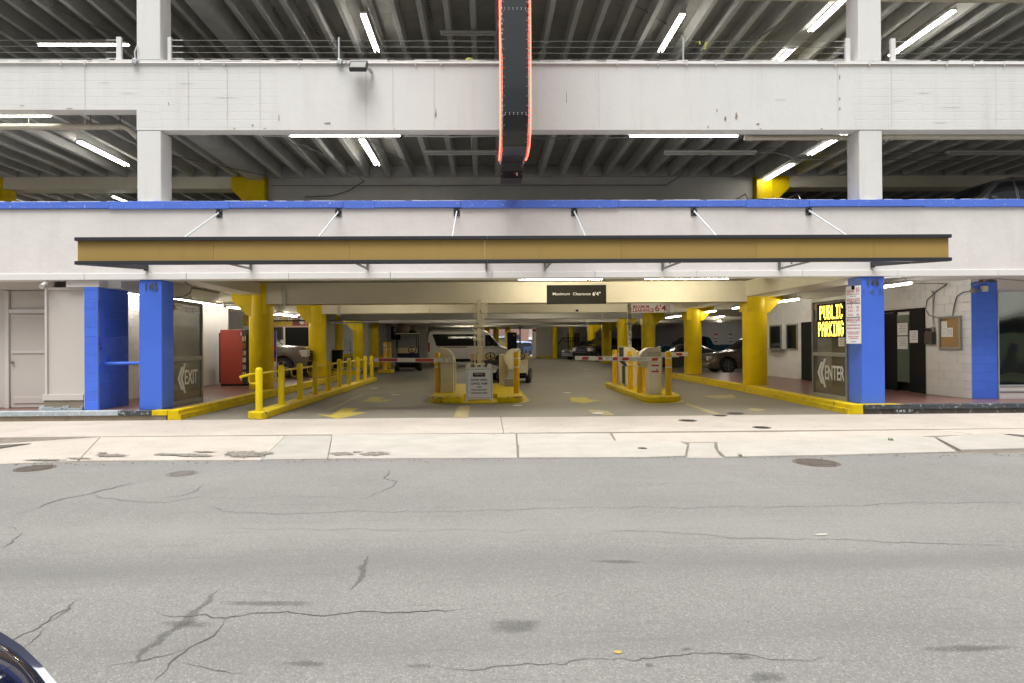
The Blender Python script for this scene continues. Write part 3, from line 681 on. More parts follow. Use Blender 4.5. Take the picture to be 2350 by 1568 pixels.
# ---- block walls: core with recessed joints, each block a piece
def block_wall(name, axis, fixed, a, b, z0, z1, face, mt, jm_, bh=.203, bl=.41, th=.2, holes=(), phase=0, parent=None):
    """wall in the plane axis=fixed ('x' or 'y'), visible face towards `face` (+1/-1)"""
    core = MB(); d0 = fixed-face*.006; d1 = fixed-face*th
    def bx(mb, u0, u1, w0, w1, f0, f1):
        if axis == 'x': mb.box(min(f0,f1), max(f0,f1), u0, u1, w0, w1)
        else: mb.box(u0, u1, min(f0,f1), max(f0,f1), w0, w1)
    cuts = sorted({a, b, *[h[0] for h in holes], *[h[1] for h in holes]})
    for u0, u1 in zip(cuts[:-1], cuts[1:]):
        hz = [(h[2], h[3]) for h in holes if h[0] < (u0+u1)/2 < h[1]]
        lo = z0
        for q0, q1 in sorted(hz):
            if q0 > lo: bx(core, u0, u1, lo, q0, d0, d1)
            lo = q1
        if lo < z1: bx(core, u0, u1, lo, z1, d0, d1)
    w = core.build(name, jm_, G)
    cache = {}; row = 0; z = z0
    while z < z1-.03:
        zt = min(z+bh, z1); u = a-(bl/2 if (row+phase) % 2 else 0)
        while u < b-.01:
            s, e = max(u, a), min(u+bl, b); u += bl
            segs = [(s, e)]
            for h in holes:
                if h[2] < (z+zt)/2 < h[3]:
                    ns = []
                    for (p, q) in segs:
                        if h[1] <= p or h[0] >= q: ns.append((p, q)); continue
                        if h[0]-p > .02: ns.append((p, h[0]))
                        if q-h[1] > .02: ns.append((h[1], q))
                    segs = ns
            for (p, q) in segs:
                if q-p < .03: continue
                L_ = round(q-p, 3); H_ = round(zt-z, 3); k = (L_, H_)
                if k not in cache:
                    mb = MB(); bx(mb, 0, L_-.0045, 0, H_-.0045, 0, -face*.05)
                    me = mb.mesh('block', bevel=.004, seg=1); me.materials.append(mt); cache[k] = me
                o = bpy.data.objects.new('block', cache[k]); C.objects.link(o); o.parent = w
                j = random.uniform(-.0012, .0012)
                o.location = (fixed+j, p+.003, z+.003) if axis == 'x' else (p+.003, fixed+j, z+.003)
        z += bh; row += 1
    return w
# blue stub wall left of the pillar: end face and long side
XB0, XB1 = X_(193,YF+.02), X_(225,YF+.02); ztB = Z_(210,659,YF+.02)
w = block_wall('block_wall', 'y', YF+.02, XB0, XB1, .2, ztB, -1, BLUEB, JOINTB, bl=.5, bh=.1935, th=.05); w['label'] = 'blue painted end of the block wall'
w = block_wall('block_wall', 'x', XB1, YF+.025, YF+1.12, .2, ztB, 1, BLUEB, JOINTB, bl=.42, bh=.1935, th=.27, phase=1); w['label'] = 'blue painted flank of the block wall'
text('51\n(8', .07, (XB1+.004, YF+.10, Z_(231,795,YF+.1)), (0,1,0), (0,0,1), DARKT, G, 'painted_number', fit=.08)
w = block_wall('block_wall', 'x', -9.0, YF+1.13, 16.6, .2, 3.3, 1, CMU, JOINT, phase=0); w['label'] = 'white painted block wall behind the blue stub'
part('wall', WHITE, G, (-9.5, -9.3, 16.6, 22.2, .2, 3.45))
part('wall', WHITE, G, (-9.3, -9.01, 16.6, 16.75, .2, 3.45))
o = MB().box(-9.55, -9.3, 12.98, 13.2, 0, .1)
# lintel over the stub and the storefront
part('lintel', BEIGEL, G, (X_(150,YF), XB1+.02, YF+.03, YF+.32, ztB+.003, 2.938))
part('lintel', WHITE, G, (XB1-.25, XB1+.30, YF+.33, YF+3.5, ztB+.003, 3.3))
# pale boxed-in bay
bxl, bxr = X_(104,YF+.12), X_(192,YF+.02)-.002
zb0, zb1 = Z_(150,905,YF+.1), Z_(150,663,YF+.1)
part('boxed_bay', BEIGE, G, (bxl+.05, bxr-.04, YF+.14, YF+.5, zb0, zb1))
for a in ((bxl, bxl+.045, zb0, zb1+.03), (bxr-.05, bxr, .22, zb1+.03)):
    part('bay_trim', BEIGEL, G, (a[0], a[1], YF+.10, YF+.5, a[2], a[3]), bevel=.004)
part('bay_trim', BEIGEL, G, (bxl+.05, bxr-.055, YF+.105, YF+.2, zb1-.02, zb1+.03), bevel=.004)
part('bay_sill', BEIGE, G, (bxl-.04, bxr-.052, YF+.08, YF+.5, zb0-.13, zb0-.002), bevel=.006)
o = MB()
rr2 = random.Random(11)
MB().box(bxl-.03, bxr-.055, YF+.10, YF+.5, .205, zb0-.134).build('rough_footing', CURBC, G, bevel=.01)
mb = MB(); x = bxl-.1
while x < bxr-.06:
    w_ = rr2.uniform(.05,.2); mb.box(x, min(x+w_, bxr-.06), YF+.03+rr2.uniform(0,.05), YF+.14, .203, .203+rr2.uniform(.03,.10)); x += w_
o = mb.build('crumbled_mortar', CURBL, G); o['kind'] = 'stuff'
# recessed storefront with painted-over doors
YD = YF+.62
part('storefront_wall', BEIGE, G, (XL, bxl+.05, YD+.06, YD+.2, .2, 2.96))
part('storefront_wall', BEIGE, G, (bxl+.05, XB0, YF+.5, YD+.2, .2, 2.96))
part('soffit', BEIGE, G, (XL, bxl+.05, YF+.33, YD+.06, 2.80, 2.94))
part('door_post', BEIGEL, G, (X_(12,YD), X_(21,YD), YD-.02, YD+.06, .2, 2.78), bevel=.004)
zt = Z_(60,713,YD)
part('transom', BEIGEL, G, (X_(21,YD)+.002, bxl+.04, YD-.015, YD+.06, zt-.06, zt+.03), bevel=.004)
part('transom_panel', BEIGE, G, (X_(21,YD)+.02, bxl+.04, YD+.03, YD+.065, zt+.03, Z_(60,668,YD)), bevel=.004)
dr = MB().box(X_(21,YD)+.01, bxl+.04, YD+.02, YD+.06, .21, zt-.065).build('door', BEIGE, G, bevel=.003)
dr['label'] = 'beige painted-over door with a middle rail'
MB().box(X_(26,YD), bxl+.04, YD-.002, YD+.022, Z_(60,811,YD), Z_(60,806,YD)+.01).build('rail', BEIGEL, dr, bevel=.004)
MB().box(X_(30,YD), bxl+.04, YD+.006, YD+.022, Z_(60,727,YD)-.02, Z_(60,724,YD)+.01).build('rail', BEIGE, dr, bevel=.004)
MB().box(X_(30,YD), bxl+.04, YD+.006, YD+.022, .3, .44).build('kick_panel', BEIGE, dr, bevel=.004)
MB().lathe([(.028,0),(.03,-.03),(.015,-.05)], (X_(27,YD)+.02, YD, Z_(27,832,YD)), 12, 'y').build('door_knob', COND, dr)
part('panel', BEIGE, G, (XL, X_(12,YD)-.004, YD+.01, YD+.06, .21, Z_(0,666,YD)), bevel=.004)
# small security lamp on the lintel
p = at(103,652,YF)
t = thing('flood_lamp', (p.x, YF+.03, p.z), 'small white spotlight under the trim boards above the pale boxed bay', 'spotlight')
MB().lathe([(.05,0),(.05,-.03)], (0,0,.03), 12, 'y').build('mount', CONDW, t)
MB().tube([(0,-.02,.02),(.02,-.10,-.02),(.05,-.2,-.07)], [.028,.035,.05], 12).build('lamp_head', CONDW, t, smooth=.7)

# ---- right wall with door, noticeboard etc.
XWR = 11.22; YWF = 13.9
ztR = 2.936
w = block_wall('block_wall', 'x', XWR, YWF+.02, 24.4, .2, 3.45, -1, CMU, JOINT, bl=.41,
               holes=[(15.42, 17.6, .2, 2.33), (20.45, 21.55, .2, 2.25), (21.75, 22.55, 1.25, 2.2), (22.95, 23.9, 1.25, 2.2)])
w['label'] = 'white painted block wall with doors and ticket windows'
w = block_wall('block_wall', 'y', YWF, XWR+.004, X_(2289,YWF), .2, 2.9, -1, BLUEB, JOINTB, bl=.6, th=.3); w['label'] = 'blue painted end of the block wall by the mirror window'
part('wall', WALLG, G, (XWR+.2, XWR+.35, YWF+.3, 24.4, .2, 3.45))
MB().box(XWR-.02, XWR+.3, 24.41, 24.6, .2, 3.45).build('wall', CMU, G)
# ceiling band in front of the recessed wall
part('soffit', TRIM, G, (8.75, XR, YF+.34, YWF+.3, 2.965, 3.1))
part('soffit', WALLG, G, (XRc[0]+.65, XWR+.3, YWF+.301, 18.9, 3.1, 3.2))
part('header', BEIGEL, G, (X_(2289,YWF)+.004, XR, YWF-.01, YWF+.2, 2.70, 2.963))
# door frame and leaf (dark) – leaf stands open towards the viewer
dj = MB(); dj.box(XWR-.03, XWR+.1, 15.38, 15.46, .2, 2.40).box(XWR-.03, XWR+.1, 17.56, 17.66, .2, 2.40).box(XWR-.028, XWR+.1, 15.46, 17.56, 2.33, 2.40)
dj.build('door_frame', BLKM, G)
part('room_dark_sheet', BLKM, G, (XWR+.11, XWR+.14, 15.3, 17.7, .2, 2.45))  # black sheet painted as the darkness of the room behind
part('floor_strip', REDF, G, (XWR-.004, XWR+.11, 15.46, 17.56, .19, .204))
def leaf(x, y0, y1, lab, gl=False):
    d = MB().box(x, x+.045, y0, y1, .215, 2.32).build('door', BLKM, G); d['label'] = lab; return d
d1 = leaf(XWR-.02, 16.55, 17.55, 'near black door leaf with a window strip'); 
d2 = MB(); a0 = Vector((XWR-.03, 17.5, 0)); a1 = Vector((XWR-.95, 17.95, 0))
mb = MB(); mb.add([(*a0.xy,.215),(*a1.xy,.215),(a1.x+.02,a1.y+.04,.215),(a0.x+.02,a0.y+.04,.215),(*a0.xy,2.34),(*a1.xy,2.34),(a1.x+.02,a1.y+.04,2.34),(a0.x+.02,a0.y+.04,2.34)],
       [(0,3,2,1),(4,5,6,7),(0,1,5,4),(1,2,6,5),(2,3,7,6),(3,0,4,7)])
d2 = mb.build('door', BLKM, G); d2['label'] = 'black scuffed door leaf standing open'
dv = (a1-a0).normalized()
MB().bar(a0+dv*.30+Vector((-.03,-.05,2.12)), a0+dv*.52+Vector((-.03,-.05,2.12)), .05, .06).build('door_closer', STEEL, d2)
MB().bar(a0+dv*.45+Vector((-.04,-.07,2.2)), a0+Vector((-.12,-.2,2.3)), .015, .01).build('closer_arm', mat('brass_arm',(.35,.3,.2),.4,metal=.6), d2)
for k, (u, z, s) in enumerate([(.35,1.84,.05),(.45,1.80,.03),(.36,1.6,.05),(.62,1.62,.03),(.50,1.45,.02),(.4,1.15,.02),(.6,1.6,.02)]):
    c = a0+dv*u; MB().bar(c+Vector((-.005,-.008,z)), c+dv*s+Vector((-.005,-.008,z)), .006, .02).build('paint_scrape', SIGNW, d2)
part('glass_strip', mat('green_grey_glass',(.07,.10,.09),.25), d1, (XWR-.026, XWR-.019, 16.0-.05, 16.42, .45, 2.25))
part('door_mullion', BLKM, G, (XWR-.025, XWR+.02, 16.43, 16.55, .2, 2.33)); part('door_mullion', BLKM, G, (XWR-.025, XWR+.02, 15.46, 15.94, .2, 2.33))
for (y0, y1, z0, z1) in ((16.0,16.40,1.70,2.03),(16.0,16.40,1.33,1.67),(15.62,15.92,1.5,1.82)):
    part('notice', PAPER, d1, (XWR-.033, XWR-.0305, y0, y1, z0, z1))
    for k in range(5): part('printed_line', DARKT, d1, (XWR-.0338, XWR-.0332, y0+.05, y1-.06-(k % 2)*.05, z1-.06-k*.045, z1-.052-k*.045))
# ticket windows in the same wall
for (y0, y1) in ((21.75,22.55),(22.95,23.9)):
    wn = thing; f = MB(); z0, z1 = 1.25, 2.2
    f.box(XWR-.04, XWR+.06, y0, y0+.05, z0, z1).box(XWR-.04, XWR+.06, y1-.05, y1, z0, z1).box(XWR-.038, XWR+.06, y0+.05, y1-.05, z0, z0+.05).box(XWR-.038, XWR+.06, y0+.05, y1-.05, z1-.05, z1)
    fo = f.build('window', STEEL, G); fo['label'] = 'metal framed ticket window'
    part('pane', GLASSD, fo, (XWR-.01, XWR, y0+.05, y1-.05, z0+.05, z1-.05))
part('counter_shelf', STEEL, G, (XWR-.28, XWR-.04, 22.6, 23.9, 1.24, 1.27))
part('dark_doorway', BLKM, G, (XWR+.012, XWR+.10, 20.45, 21.55, .2, 2.25))
# conduits on the right wall
def cond(pts, r=.012, mt=CONDW, par=None, name='conduit', n=6): return MB().tube(pts, r, n).build(name, mt, par or G, smooth=.9)
xw = XWR-.02
cond([(xw,14.0,2.45),(xw,15.2,2.45),(xw,18.5,2.46)], .012)
def on(px, py): v = onx(px, py, XWR-.03); return (v.x, v.y, v.z)
cond([on(2152,668),on(2146,672),on(2143,690),on(2140,735)], .011, COND)
cond([on(2141,668+0),on(2141,700),on(2141,752)], .010, COND)
cond([on(2172,653),on(2150,668),on(2128,688),on(2124,710),on(2132,724),on(2150,729),on(2172,727),on(2186,726)], .014, COND)
cond([on(2186,725),on(2190,700),on(2196,680),on(2210,671),on(2226,669)], .014, COND)
cond([on(2226,669),on(2234,655),on(2262,645),on(2275,641)], .013, COND)
cond([on(2232,669),on(2228,650),on(2250,643),on(2290,640),(14.2,YWF-.03,2.76),(17,YWF-.03,2.75)], .010, COND)
cond([on(2100,651),on(2155,651),on(2172,652)], .012, COND)
p = onx(2235,668,XWR-.04); MB().cbox((p.x,p.y,p.z), .06, .1, .1).build('junction_box', COND, G)
p = onx(2141,757,XWR-.04); MB().cbox((p.x,p.y,p.z), .06, .09, .13).build('switch_box', COND, G)
p = at(2259,663,YWF-.04); MB().cbox((p.x,p.y,p.z), .13, .08, .13).build('alarm_box', CREAM, G, bevel=.01)
MB().tube([(p.x-.06,p.y,p.z-.02),(p.x-.25,p.y+.02,p.z-.04)], .01, 6).build('conduit', COND, G)
cond([(8.9,YF+.2,2.955),(10,YF+.2,2.95),(12,YF+.2,2.953),(16,YF+.2,2.951)], .009, COND)
# noticeboard
b0 = onx(2158,730,XWR); b1 = onx(2209,816,XWR)
ya, yb_, za, zb_ = onx(2209,770,XWR).y, onx(2158,770,XWR).y, Z_(2158,805,onx(2158,770,XWR).y), Z_(2158,726,onx(2158,770,XWR).y)
za, zb_ = 1.34, 2.14
t = thing('noticeboard', (XWR-.001, (ya+yb_)/2, (za+zb_)/2), 'metal framed cork noticeboard with two sheets on the white block wall', 'noticeboard')
def loc(root, o): o.location = o.location-root.location if False else o.location; return o
hw, hh = (yb_-ya)/2, (zb_-za)/2
MB().box(-.02, 0, -hw+.02, hw-.02, -hh+.02, hh-.02).build('cork_panel', CORK, t)
for bxx in ((-.06,0,-hw,-hw+.05,-hh,hh),(-.06,0,hw-.05,hw,-hh,hh),(-.058,0,-hw+.05,hw-.05,-hh,-hh+.05),(-.058,0,-hw+.05,hw-.05,hh-.05,hh)):
    MB().box(*bxx).build('frame', STEEL, t, bevel=.005)
for (u0,u1,w0,w1) in ((.12,.34,-.10,.28),(-.10,.10,-.10,.12)):
    s = MB().box(-.026,-.022,u0*hw/.42,u1*hw/.42,w0,w1).build('notice', PAPER, t)
    for k in range(7): MB().box(-.0268,-.0263,(u0+.03)*hw/.42,(u1-.03)*hw/.42,w1-.04-k*(w1-w0-.06)/7,w1-.035-k*(w1-w0-.06)/7).build('printed_line', DARKT, s)
# dark letter box beside it
p = onx(2139,775,XWR)
t = thing('mailbox', (XWR-.004, p.y, p.z), 'small dark metal letter box left of the noticeboard', 'letter box')
MB().box(-.10,0,-.14,.13,-.17,.14).build('body', mat('dark_brown_metal',(.035,.028,.022),.4), t, bevel=.006)
MB().cbox((-.08,0,.19), .12,.2,.015, M4=Matrix.Rotation(.9,3,'Y')).build('flap', mat('dark_brown_metal_flap',(.03,.025,.02),.4), t)

# ---- mirror-film shop window at the far right: rippled sheet in an aluminium frame
t = thing('shop_window', (0,0,0), 'shop window with wavy mirror film at the far right of the frontage', 'window')
xm0, xm1 = X_(2289,YWF)+.03, XR
vs = []; nxm, nzm = 110, 60
for i in range(nxm+1):
    for k in range(nzm+1):
        u, v = i/nxm, k/nzm; x = xm0+(xm1-xm0)*u; z = .52+(2.68-.52)*v
        y = YWF+.05+.065*math.cos(3.14*(v-.60)*1.3)+.006*math.sin(x*2.2+z*1.2)+.0012*math.sin(x*7-z*4)
        vs.append((x, y, z))
mb = MB(); mb.add(vs, [(i*(nzm+1)+k, (i+1)*(nzm+1)+k, (i+1)*(nzm+1)+k+1, i*(nzm+1)+k+1) for i in range(nxm) for k in range(nzm)])
mb.build('mirror_film', MIRROR, t, smooth=3)
for bxx in ((xm0-.025,xm0,YWF-.02,YWF+.1,.2,2.7),(xm0,xm1,YWF-.015,YWF+.1,.48,.52),(xm0,xm1,YWF-.02,YWF+.1,2.67,2.7)):
    MB().box(*bxx).build('frame', GALV, t, bevel=.004)
MB().box(xm0,xm1,YWF+.0,YWF+.1,.2,.477).build('stall_riser', BEIGEL, t)
MB().box(xm0,xm1,YWF-.02,YWF+.0,.36,.385).build('sill_bead', GALV, t)

# ---- canopy over the drive
YC = 10.75
cx0, cx1 = X_(179,YC+.06), X_(2179,YC+.06); cz0, cz1 = Z_(1175,603,YC), Z_(1175,541,YC)
t = thing('entrance_canopy', (0,0,0), 'long flat canopy with tan fascia and black edges over the driveway', 'canopy')
ex0, ex1 = X_(171,YC), X_(2187,YC)
jn = [X_(p,YC) for p in (807,1120,1427,1704)]
js = [ex0]+[X_(p,YC) for p in (491,812,1120,1428,1700)]+[ex1]
for a, b in zip(js[:-1], js[1:]):
    MB().box(a+.001, b-.001, YC, YC+.12, cz1-.062, cz1).build('edge_trim', DARKM, t, bevel=.004)
    MB().box(a+.001, b-.001, YC, YC+.12, cz0, cz0+.062).build('edge_trim', DARKM, t, bevel=.004)
js = [cx0]+[X_(p,YC+.06) for p in (491,804,1114,1427,1737,2007)]+[cx1]
for a, b in zip(js[:-1], js[1:]):
    MB().box(a+.002, b-.002, YC+.06, YC+.10, cz0+.0625, cz1-.0625).build('fascia_panel', TAN, t)
# end plates, tapering up to the wall
zw = Z_(331,622,YF-.02)
for x, sg in ((cx0, 1), (cx1-.06, 1)):
    MB().prism([(YC+.121, cz0+.004), (YF-.08, zw+.02), (YF-.08, cz1-.095), (YC+.121, cz1-.095)], x, x+.06, 'x').build('end_plate', DARKM, t)
    MB().box(x, x+.06, YF-.079, YF-.004, zw, cz1-.2).build('wall_channel', BLK, t)
# triangular brackets
for pxw, pxf in ((576,500),(844,806),(1117,1112),(1252,1268),(1522,1565),(1790,1868)):
    xw_ = X_(pxw, YF-.03); zz = Z_(pxw, 617, YF-.03)
    mb = MB(); mb.box(xw_-.02, xw_+.02, YF-.05, YF-.004, zz-.02, cz1-.1); mb.build('bracket_post', COND, t)
    MB().bar((xw_, YF-.06, zz), (xw_, YC+.25, cz0+.12), .035).build('bracket_strut', COND, t)
    MB().box(xw_-.025, xw_+.025, YC+.121, YF-.006, cz1-.10, cz1-.03).build('outrigger', DARKM, t)
    MB().bar((xw_, YF-.55, zz+.03), (xw_, YF-.55, cz1-.1), .025).build('bracket_web', COND, t)
# tie rods with wall plates
for (pw, yw), (pc, yc) in zip([(502,490),(776,488),(1048,487),(1318,487),(1593,486),(1857,485)], [(430,541),(735,540),(1039,539),(1341,538),(1640,538),(1937,537)]):
    A = at(pw, yw, YF-.03)
    # rod lands on the canopy deck where it meets the same vertical plane
    D = ray(pc, yc); tY = A.x/D.x if abs(D.x) > .02 else 11.5/D.y
    B = EYEV+D*tY
    if not (YC+.1 < B.y < YF-.3): B = Vector((A.x, 11.6, cz1+.09))
    B.z = cz1-.04 if B.z < cz1 else B.z; dd = (B-A)
    B2 = A+dd*((A.z-(cz1-.05))/(A.z-B.z)) if A.z > B.z else B
    pl = MB().box(A.x-.065, A.x+.065, YF-.018, YF-.002, A.z-.08, A.z+.08).build('rod_plate', BLK, t, bevel=.003)
    for sx in (-.045,.045):
        for sz in (-.055,.055): MB().lathe([(.010,0),(.010,-.014)], (A.x+sx, YF-.018, A.z+sz), 8, 'y').build('bolt', GALV, pl)
    MB().box(A.x-.012, A.x+.012, YF-.06, YF-.018, A.z-.03, A.z+.03).build('clevis', GALV, pl)
    MB().tube([A+Vector((0,-.02,0)), B2], .017, 8).build('tie_rod', RODW, t, smooth=.9)

# ---- conduit and clips along the deck three beam, floodlight, cable rails
zc = Z_(1175,146,YF-.03)
cond([(XL,YF-.025,zc),(XR,YF-.025,zc)], .018, CONDW)
for px in (143,198,462,518,690,958,1017,1420,1515,1580,1648,1922,2000,2178,2240,2310):
    x = X_(px,YF-.03); part('pipe_clip', CONDW, G, (x-.012, x+.012, YF-.048, YF-.002, zc-.045, zc+.026))
for px, py in ((311,142),(780,143)):
    p = at(px, py, YF-.04); MB().cbox((p.x,p.y-.005,p.z), .10, .09, .10, M4=Matrix.Rotation(.3,3,'Y')).build('junction_box', GALV, G, bevel=.008)
cond([at(311,142,YF-.05), at(309,120,YF-.04), at(315,105,YF-.02)], .014, CONDW)
p = at(823,152,YF-.25)
t = thing('floodlight', p, 'dark tilted floodlight with a slatted lens on the upper white beam', 'floodlight')
R = Matrix.Rotation(math.radians(-38), 3, 'X') @ Matrix.Rotation(math.radians(0), 3, 'Y')
def rb(c, sx, sy, sz): mb = MB(); return mb.cbox(R @ Vector(c), sx, sy, sz, M4=R)
rb((0,0,0), .36, .10, .30).build('housing', DARKM, t, bevel=.02)
rb((0,-.052,-.035), .30, .008, .20).build('lens', LAMPG, t)
for k in range(6): rb((0,-.058,-.12+k*.034), .29, .006, .006).build('lens_rib', STEEL, t)
MB().bar((.20,.03,-.04),(.24,.22,-.04), .05).build('bracket', GALV, t)
MB().tube([(-.18,0,.08),(-.28,.12,.14),(-.4,.22,.06)], .008, 6).build('cable', COND, t)
def cable_rail(pa, pb, posts, lab):
    t = thing('cable_railing', (0,0,0), lab, 'railing', 'cable railings of the open deck')
    zt_, zb_ = Z_(1175,90,YF+.15), Z1
    for px, w in posts:
        x = X_(px, YF+.15); MB().box(x-w/2, x+w/2, YF+.12, YF+.18, Z1+.0, zt_+.02).build('post', TRIM if w > .05 else GALV, t)
    xa, xb = X_(pa,YF+.15), X_(pb,YF+.15)
    for k in range(4):
        z = zb_+.10+k*(zt_-zb_-.14)/3.0
        MB().tube([(xa,YF+.15,z),((xa+xb)/2,YF+.15,z-.008),(xb,YF+.15,z)], .0045, 5).build('cable', COND, t)
        for xx, s in ((xa,1),(xb,-1)): MB().tube([(xx,YF+.15,z),(xx+s*.28,YF+.15,z)], .008, 6).build('turnbuckle', GALV, t)
cable_rail(-500, 277, [(277,.10)], 'cable railing left of the left pillar with one wide white post')
cable_rail(393, 1950, [(393,.07),(782,.03),(1572,.03),(1950,.10)], 'long cable railing between the two upper pillars')
cable_rail(2054, 2700, [(2054,.10)], 'cable railing right of the right upper pillar')
p = at(1600,100,YF+.14)
t = thing('caution_tape', (p.x, p.y, p.z), 'knotted strips of yellow tape tied to the upper cable railing', 'tape')
TAPE = mat('yellow_tape',(.55,.55,.12),.5)
mb = MB(); mb.bar((-.04,0,.0),(.05,.01,.05), .035,.004).bar((.05,0,.05),(.06,.0,-.02), .03,.004).build('strip', TAPE, t)
MB().bar((.20,0,.03),(.11,.01,-.15), .05,.004).build('strip', TAPE, t); MB().bar((.20,0,.03),(.16,.01,-.12), .045,.004).build('strip', TAPE, t)
p = at(1077,131,YF+.12)
t = thing('rag', (p.x, YF+.1, Z1+.01), 'small yellow bundle lying on top of the upper beam', 'bundle')
MB().lathe([(.07,0),(.085,.02),(.08,.06),(.04,.075)], (0,0,0), 12).build('cloth', TAPE, t, smooth=1)

# ================================================================== blade sign with neon
t = thing('neon_blade_sign', (0,0,0), 'tall black blade sign seen edge-on with red neon tubes down both edges', 'neon sign')
YS = 10.65
sx0, sx1 = X_(1158,YS), X_(1216,YS)
prof = [(YS, 14.0), (YS, 9.6), (YS, 8.6), (YS-.0, 7.0), (YS+.02, 5.8), (YS+.10, 5.25), (YS+.30, 4.98)]
# lower profile swings back to the wall
def zat(py, Y): return Z_(1187, py, Y)
prof = [(YS,14.0), (YS,zat(20,YS)), (YS,zat(120,YS)), (YS,zat(200,YS)), (YS+.015,zat(260,YS)), (YS+.12,zat(300,YS+.12)), (YS+.38,zat(335,YS+.38)), (YS+.85,zat(357,YS+.85)), (YS+1.45,zat(369,YS+1.45)), (YS+1.72,zat(374,YS+1.72)), (YS+1.80,zat(392,YS+1.8)), (YS+1.82,zat(409,YS+1.82))]
back = [(YF-.03, prof[-1][1]), (YF-.03, 14.0)]
poly = prof+back
SIDE = mat('dark_plum_side_metal', (.03,.018,.025), .35)
mb = MB(); mb.prism([(p[0]+.012,p[1]) for p in prof]+back, sx0, sx1, 'x'); mb.build('cabinet', SIDE, t)
brk = {1: 1, 4: 1}
def strip(i0, i1, nm):
    mb = MB(); vs = []
    P = []
    for i in range(i0, i1):
        for k in range(6):
            a, b = Vector(prof[i]), Vector(prof[i+1]); P.append(a.lerp(b, k/6))
    P.append(Vector(prof[i1]))
    for p in P: vs += [(sx0+.004, p[0], p[1]), (sx1-.004, p[0], p[1])]
    mb.add(vs, [(2*i, 2*i+1, 2*i+3, 2*i+2) for i in range(len(P)-1)])
    return mb.build(nm, BLK, t, smooth=.9)
strip(0,1,'face_sheet'); strip(1,4,'face_sheet'); strip(4,9,'face_sheet'); strip(9,11,'face_sheet')
def pat(s):
    L = [0]
    for a, b in zip(prof[:-1], prof[1:]): L.append(L[-1]+(Vector(b)-Vector(a)).length)
    s = max(0, min(L[-1]-1e-4, s))
    for i in range(len(L)-1):
        if s < L[i+1]: return Vector(prof[i]).lerp(Vector(prof[i+1]), (s-L[i])/(L[i+1]-L[i]))
total = sum((Vector(b)-Vector(a)).length for a, b in zip(prof[:-1], prof[1:]))
RIV = mat('rivet_head', (.55,.55,.52), .4)
mb = MB(); s = 3.5
while s < total:
    p = pat(s)
    for x in (sx0+.02, sx1-.02): mb.cbox((x, p[0]-.004, p[1]), .011, .006, .011)
    s += .165
for s_i in (1, 4):
    for k in range(6): mb.cbox((sx0+.04+k*(sx1-sx0-.08)/5, prof[s_i][0]-.004, prof[s_i][1]+.012), .012, .006, .012); mb.cbox((sx0+.04+k*(sx1-sx0-.08)/5, prof[s_i][0]-.004, prof[s_i][1]-.014), .012, .006, .012)
o = mb.build('rivets', RIV, t); o['kind'] = 'stuff'
# neon tubes: one main tube each side plus wavering inner runs, stand-offs and sockets
for sg, xe in ((-1, sx0), (1, sx1)):
    rn = random.Random(5 if sg < 0 else 9)
    pts = []; s = 3.4; end = total-.62
    while s < end:
        p = pat(s); pts.append((xe+sg*.045, p[0]+.02, p[1])); s += .12
    MB().tube(pts, .013, 8).build('neon_tube', NEON, t, smooth=.9)
    pts = []; s = 3.4
    while s < end-.2:
        p = pat(s); pts.append((xe+sg*(.022+.012*math.sin(s*4+sg)), p[0]+.06+.03*math.sin(s*2.3), p[1])); s += .1
    MB().tube(pts, .008, 6).build('neon_tube', mat('dimmer_neon',(1,.1,.05),emit=2.0,ecol=(1,.07,.04)), t, smooth=.9)
    mb = MB(); s = 3.5
    while s < total-.3:
        p = pat(s); L_ = rn.uniform(.02,.05); mb.bar((xe, p[0]+.03, p[1]), (xe+sg*L_, p[0]+.02+rn.uniform(-.02,.02), p[1]+rn.uniform(-.02,.02)), .008); mb.cbox((xe+sg*.01, p[0]+.012, p[1]+rn.uniform(-.03,.03)), .016, .016, rn.uniform(.02,.05)); s += rn.uniform(.07,.13)
    o = mb.build('tube_supports', mat('glass_standoffs',(.5,.42,.42),.3), t); o['kind'] = 'stuff'
    # outer side wing high up
    MB().box(xe+sg*.05 if sg > 0 else xe-.075, xe+sg*.05+.025 if sg > 0 else xe-.05, YS+.45, YS+1.6, zat(44,YS+.5), 14).build('side_letter_panel', SIDE, t)
    MB().box(xe+sg*.05-.02, xe+sg*.05+.03, YS+.5, YS+.7, zat(60,YS+.5), zat(44,YS+.5)).build('panel_foot', COND, t)
p = at(1184,401,YS+1.8)
pl = MB().box(p.x-.05, p.x+.05, p.y-.016, p.y-.008, p.z-.045, p.z+.045).build('maker_label', BLK, t)
for (dx, dz, m_) in ((-.025,.02,RED),(.02,.022,PAPER),(.02,-.012,PAPER),(-.025,-.015,SIGNK)): MB().box(p.x+dx-.017, p.x+dx+.017, p.y-.019, p.y-.0165, p.z+dz-.014, p.z+dz+.014).build('label_field', m_, pl)
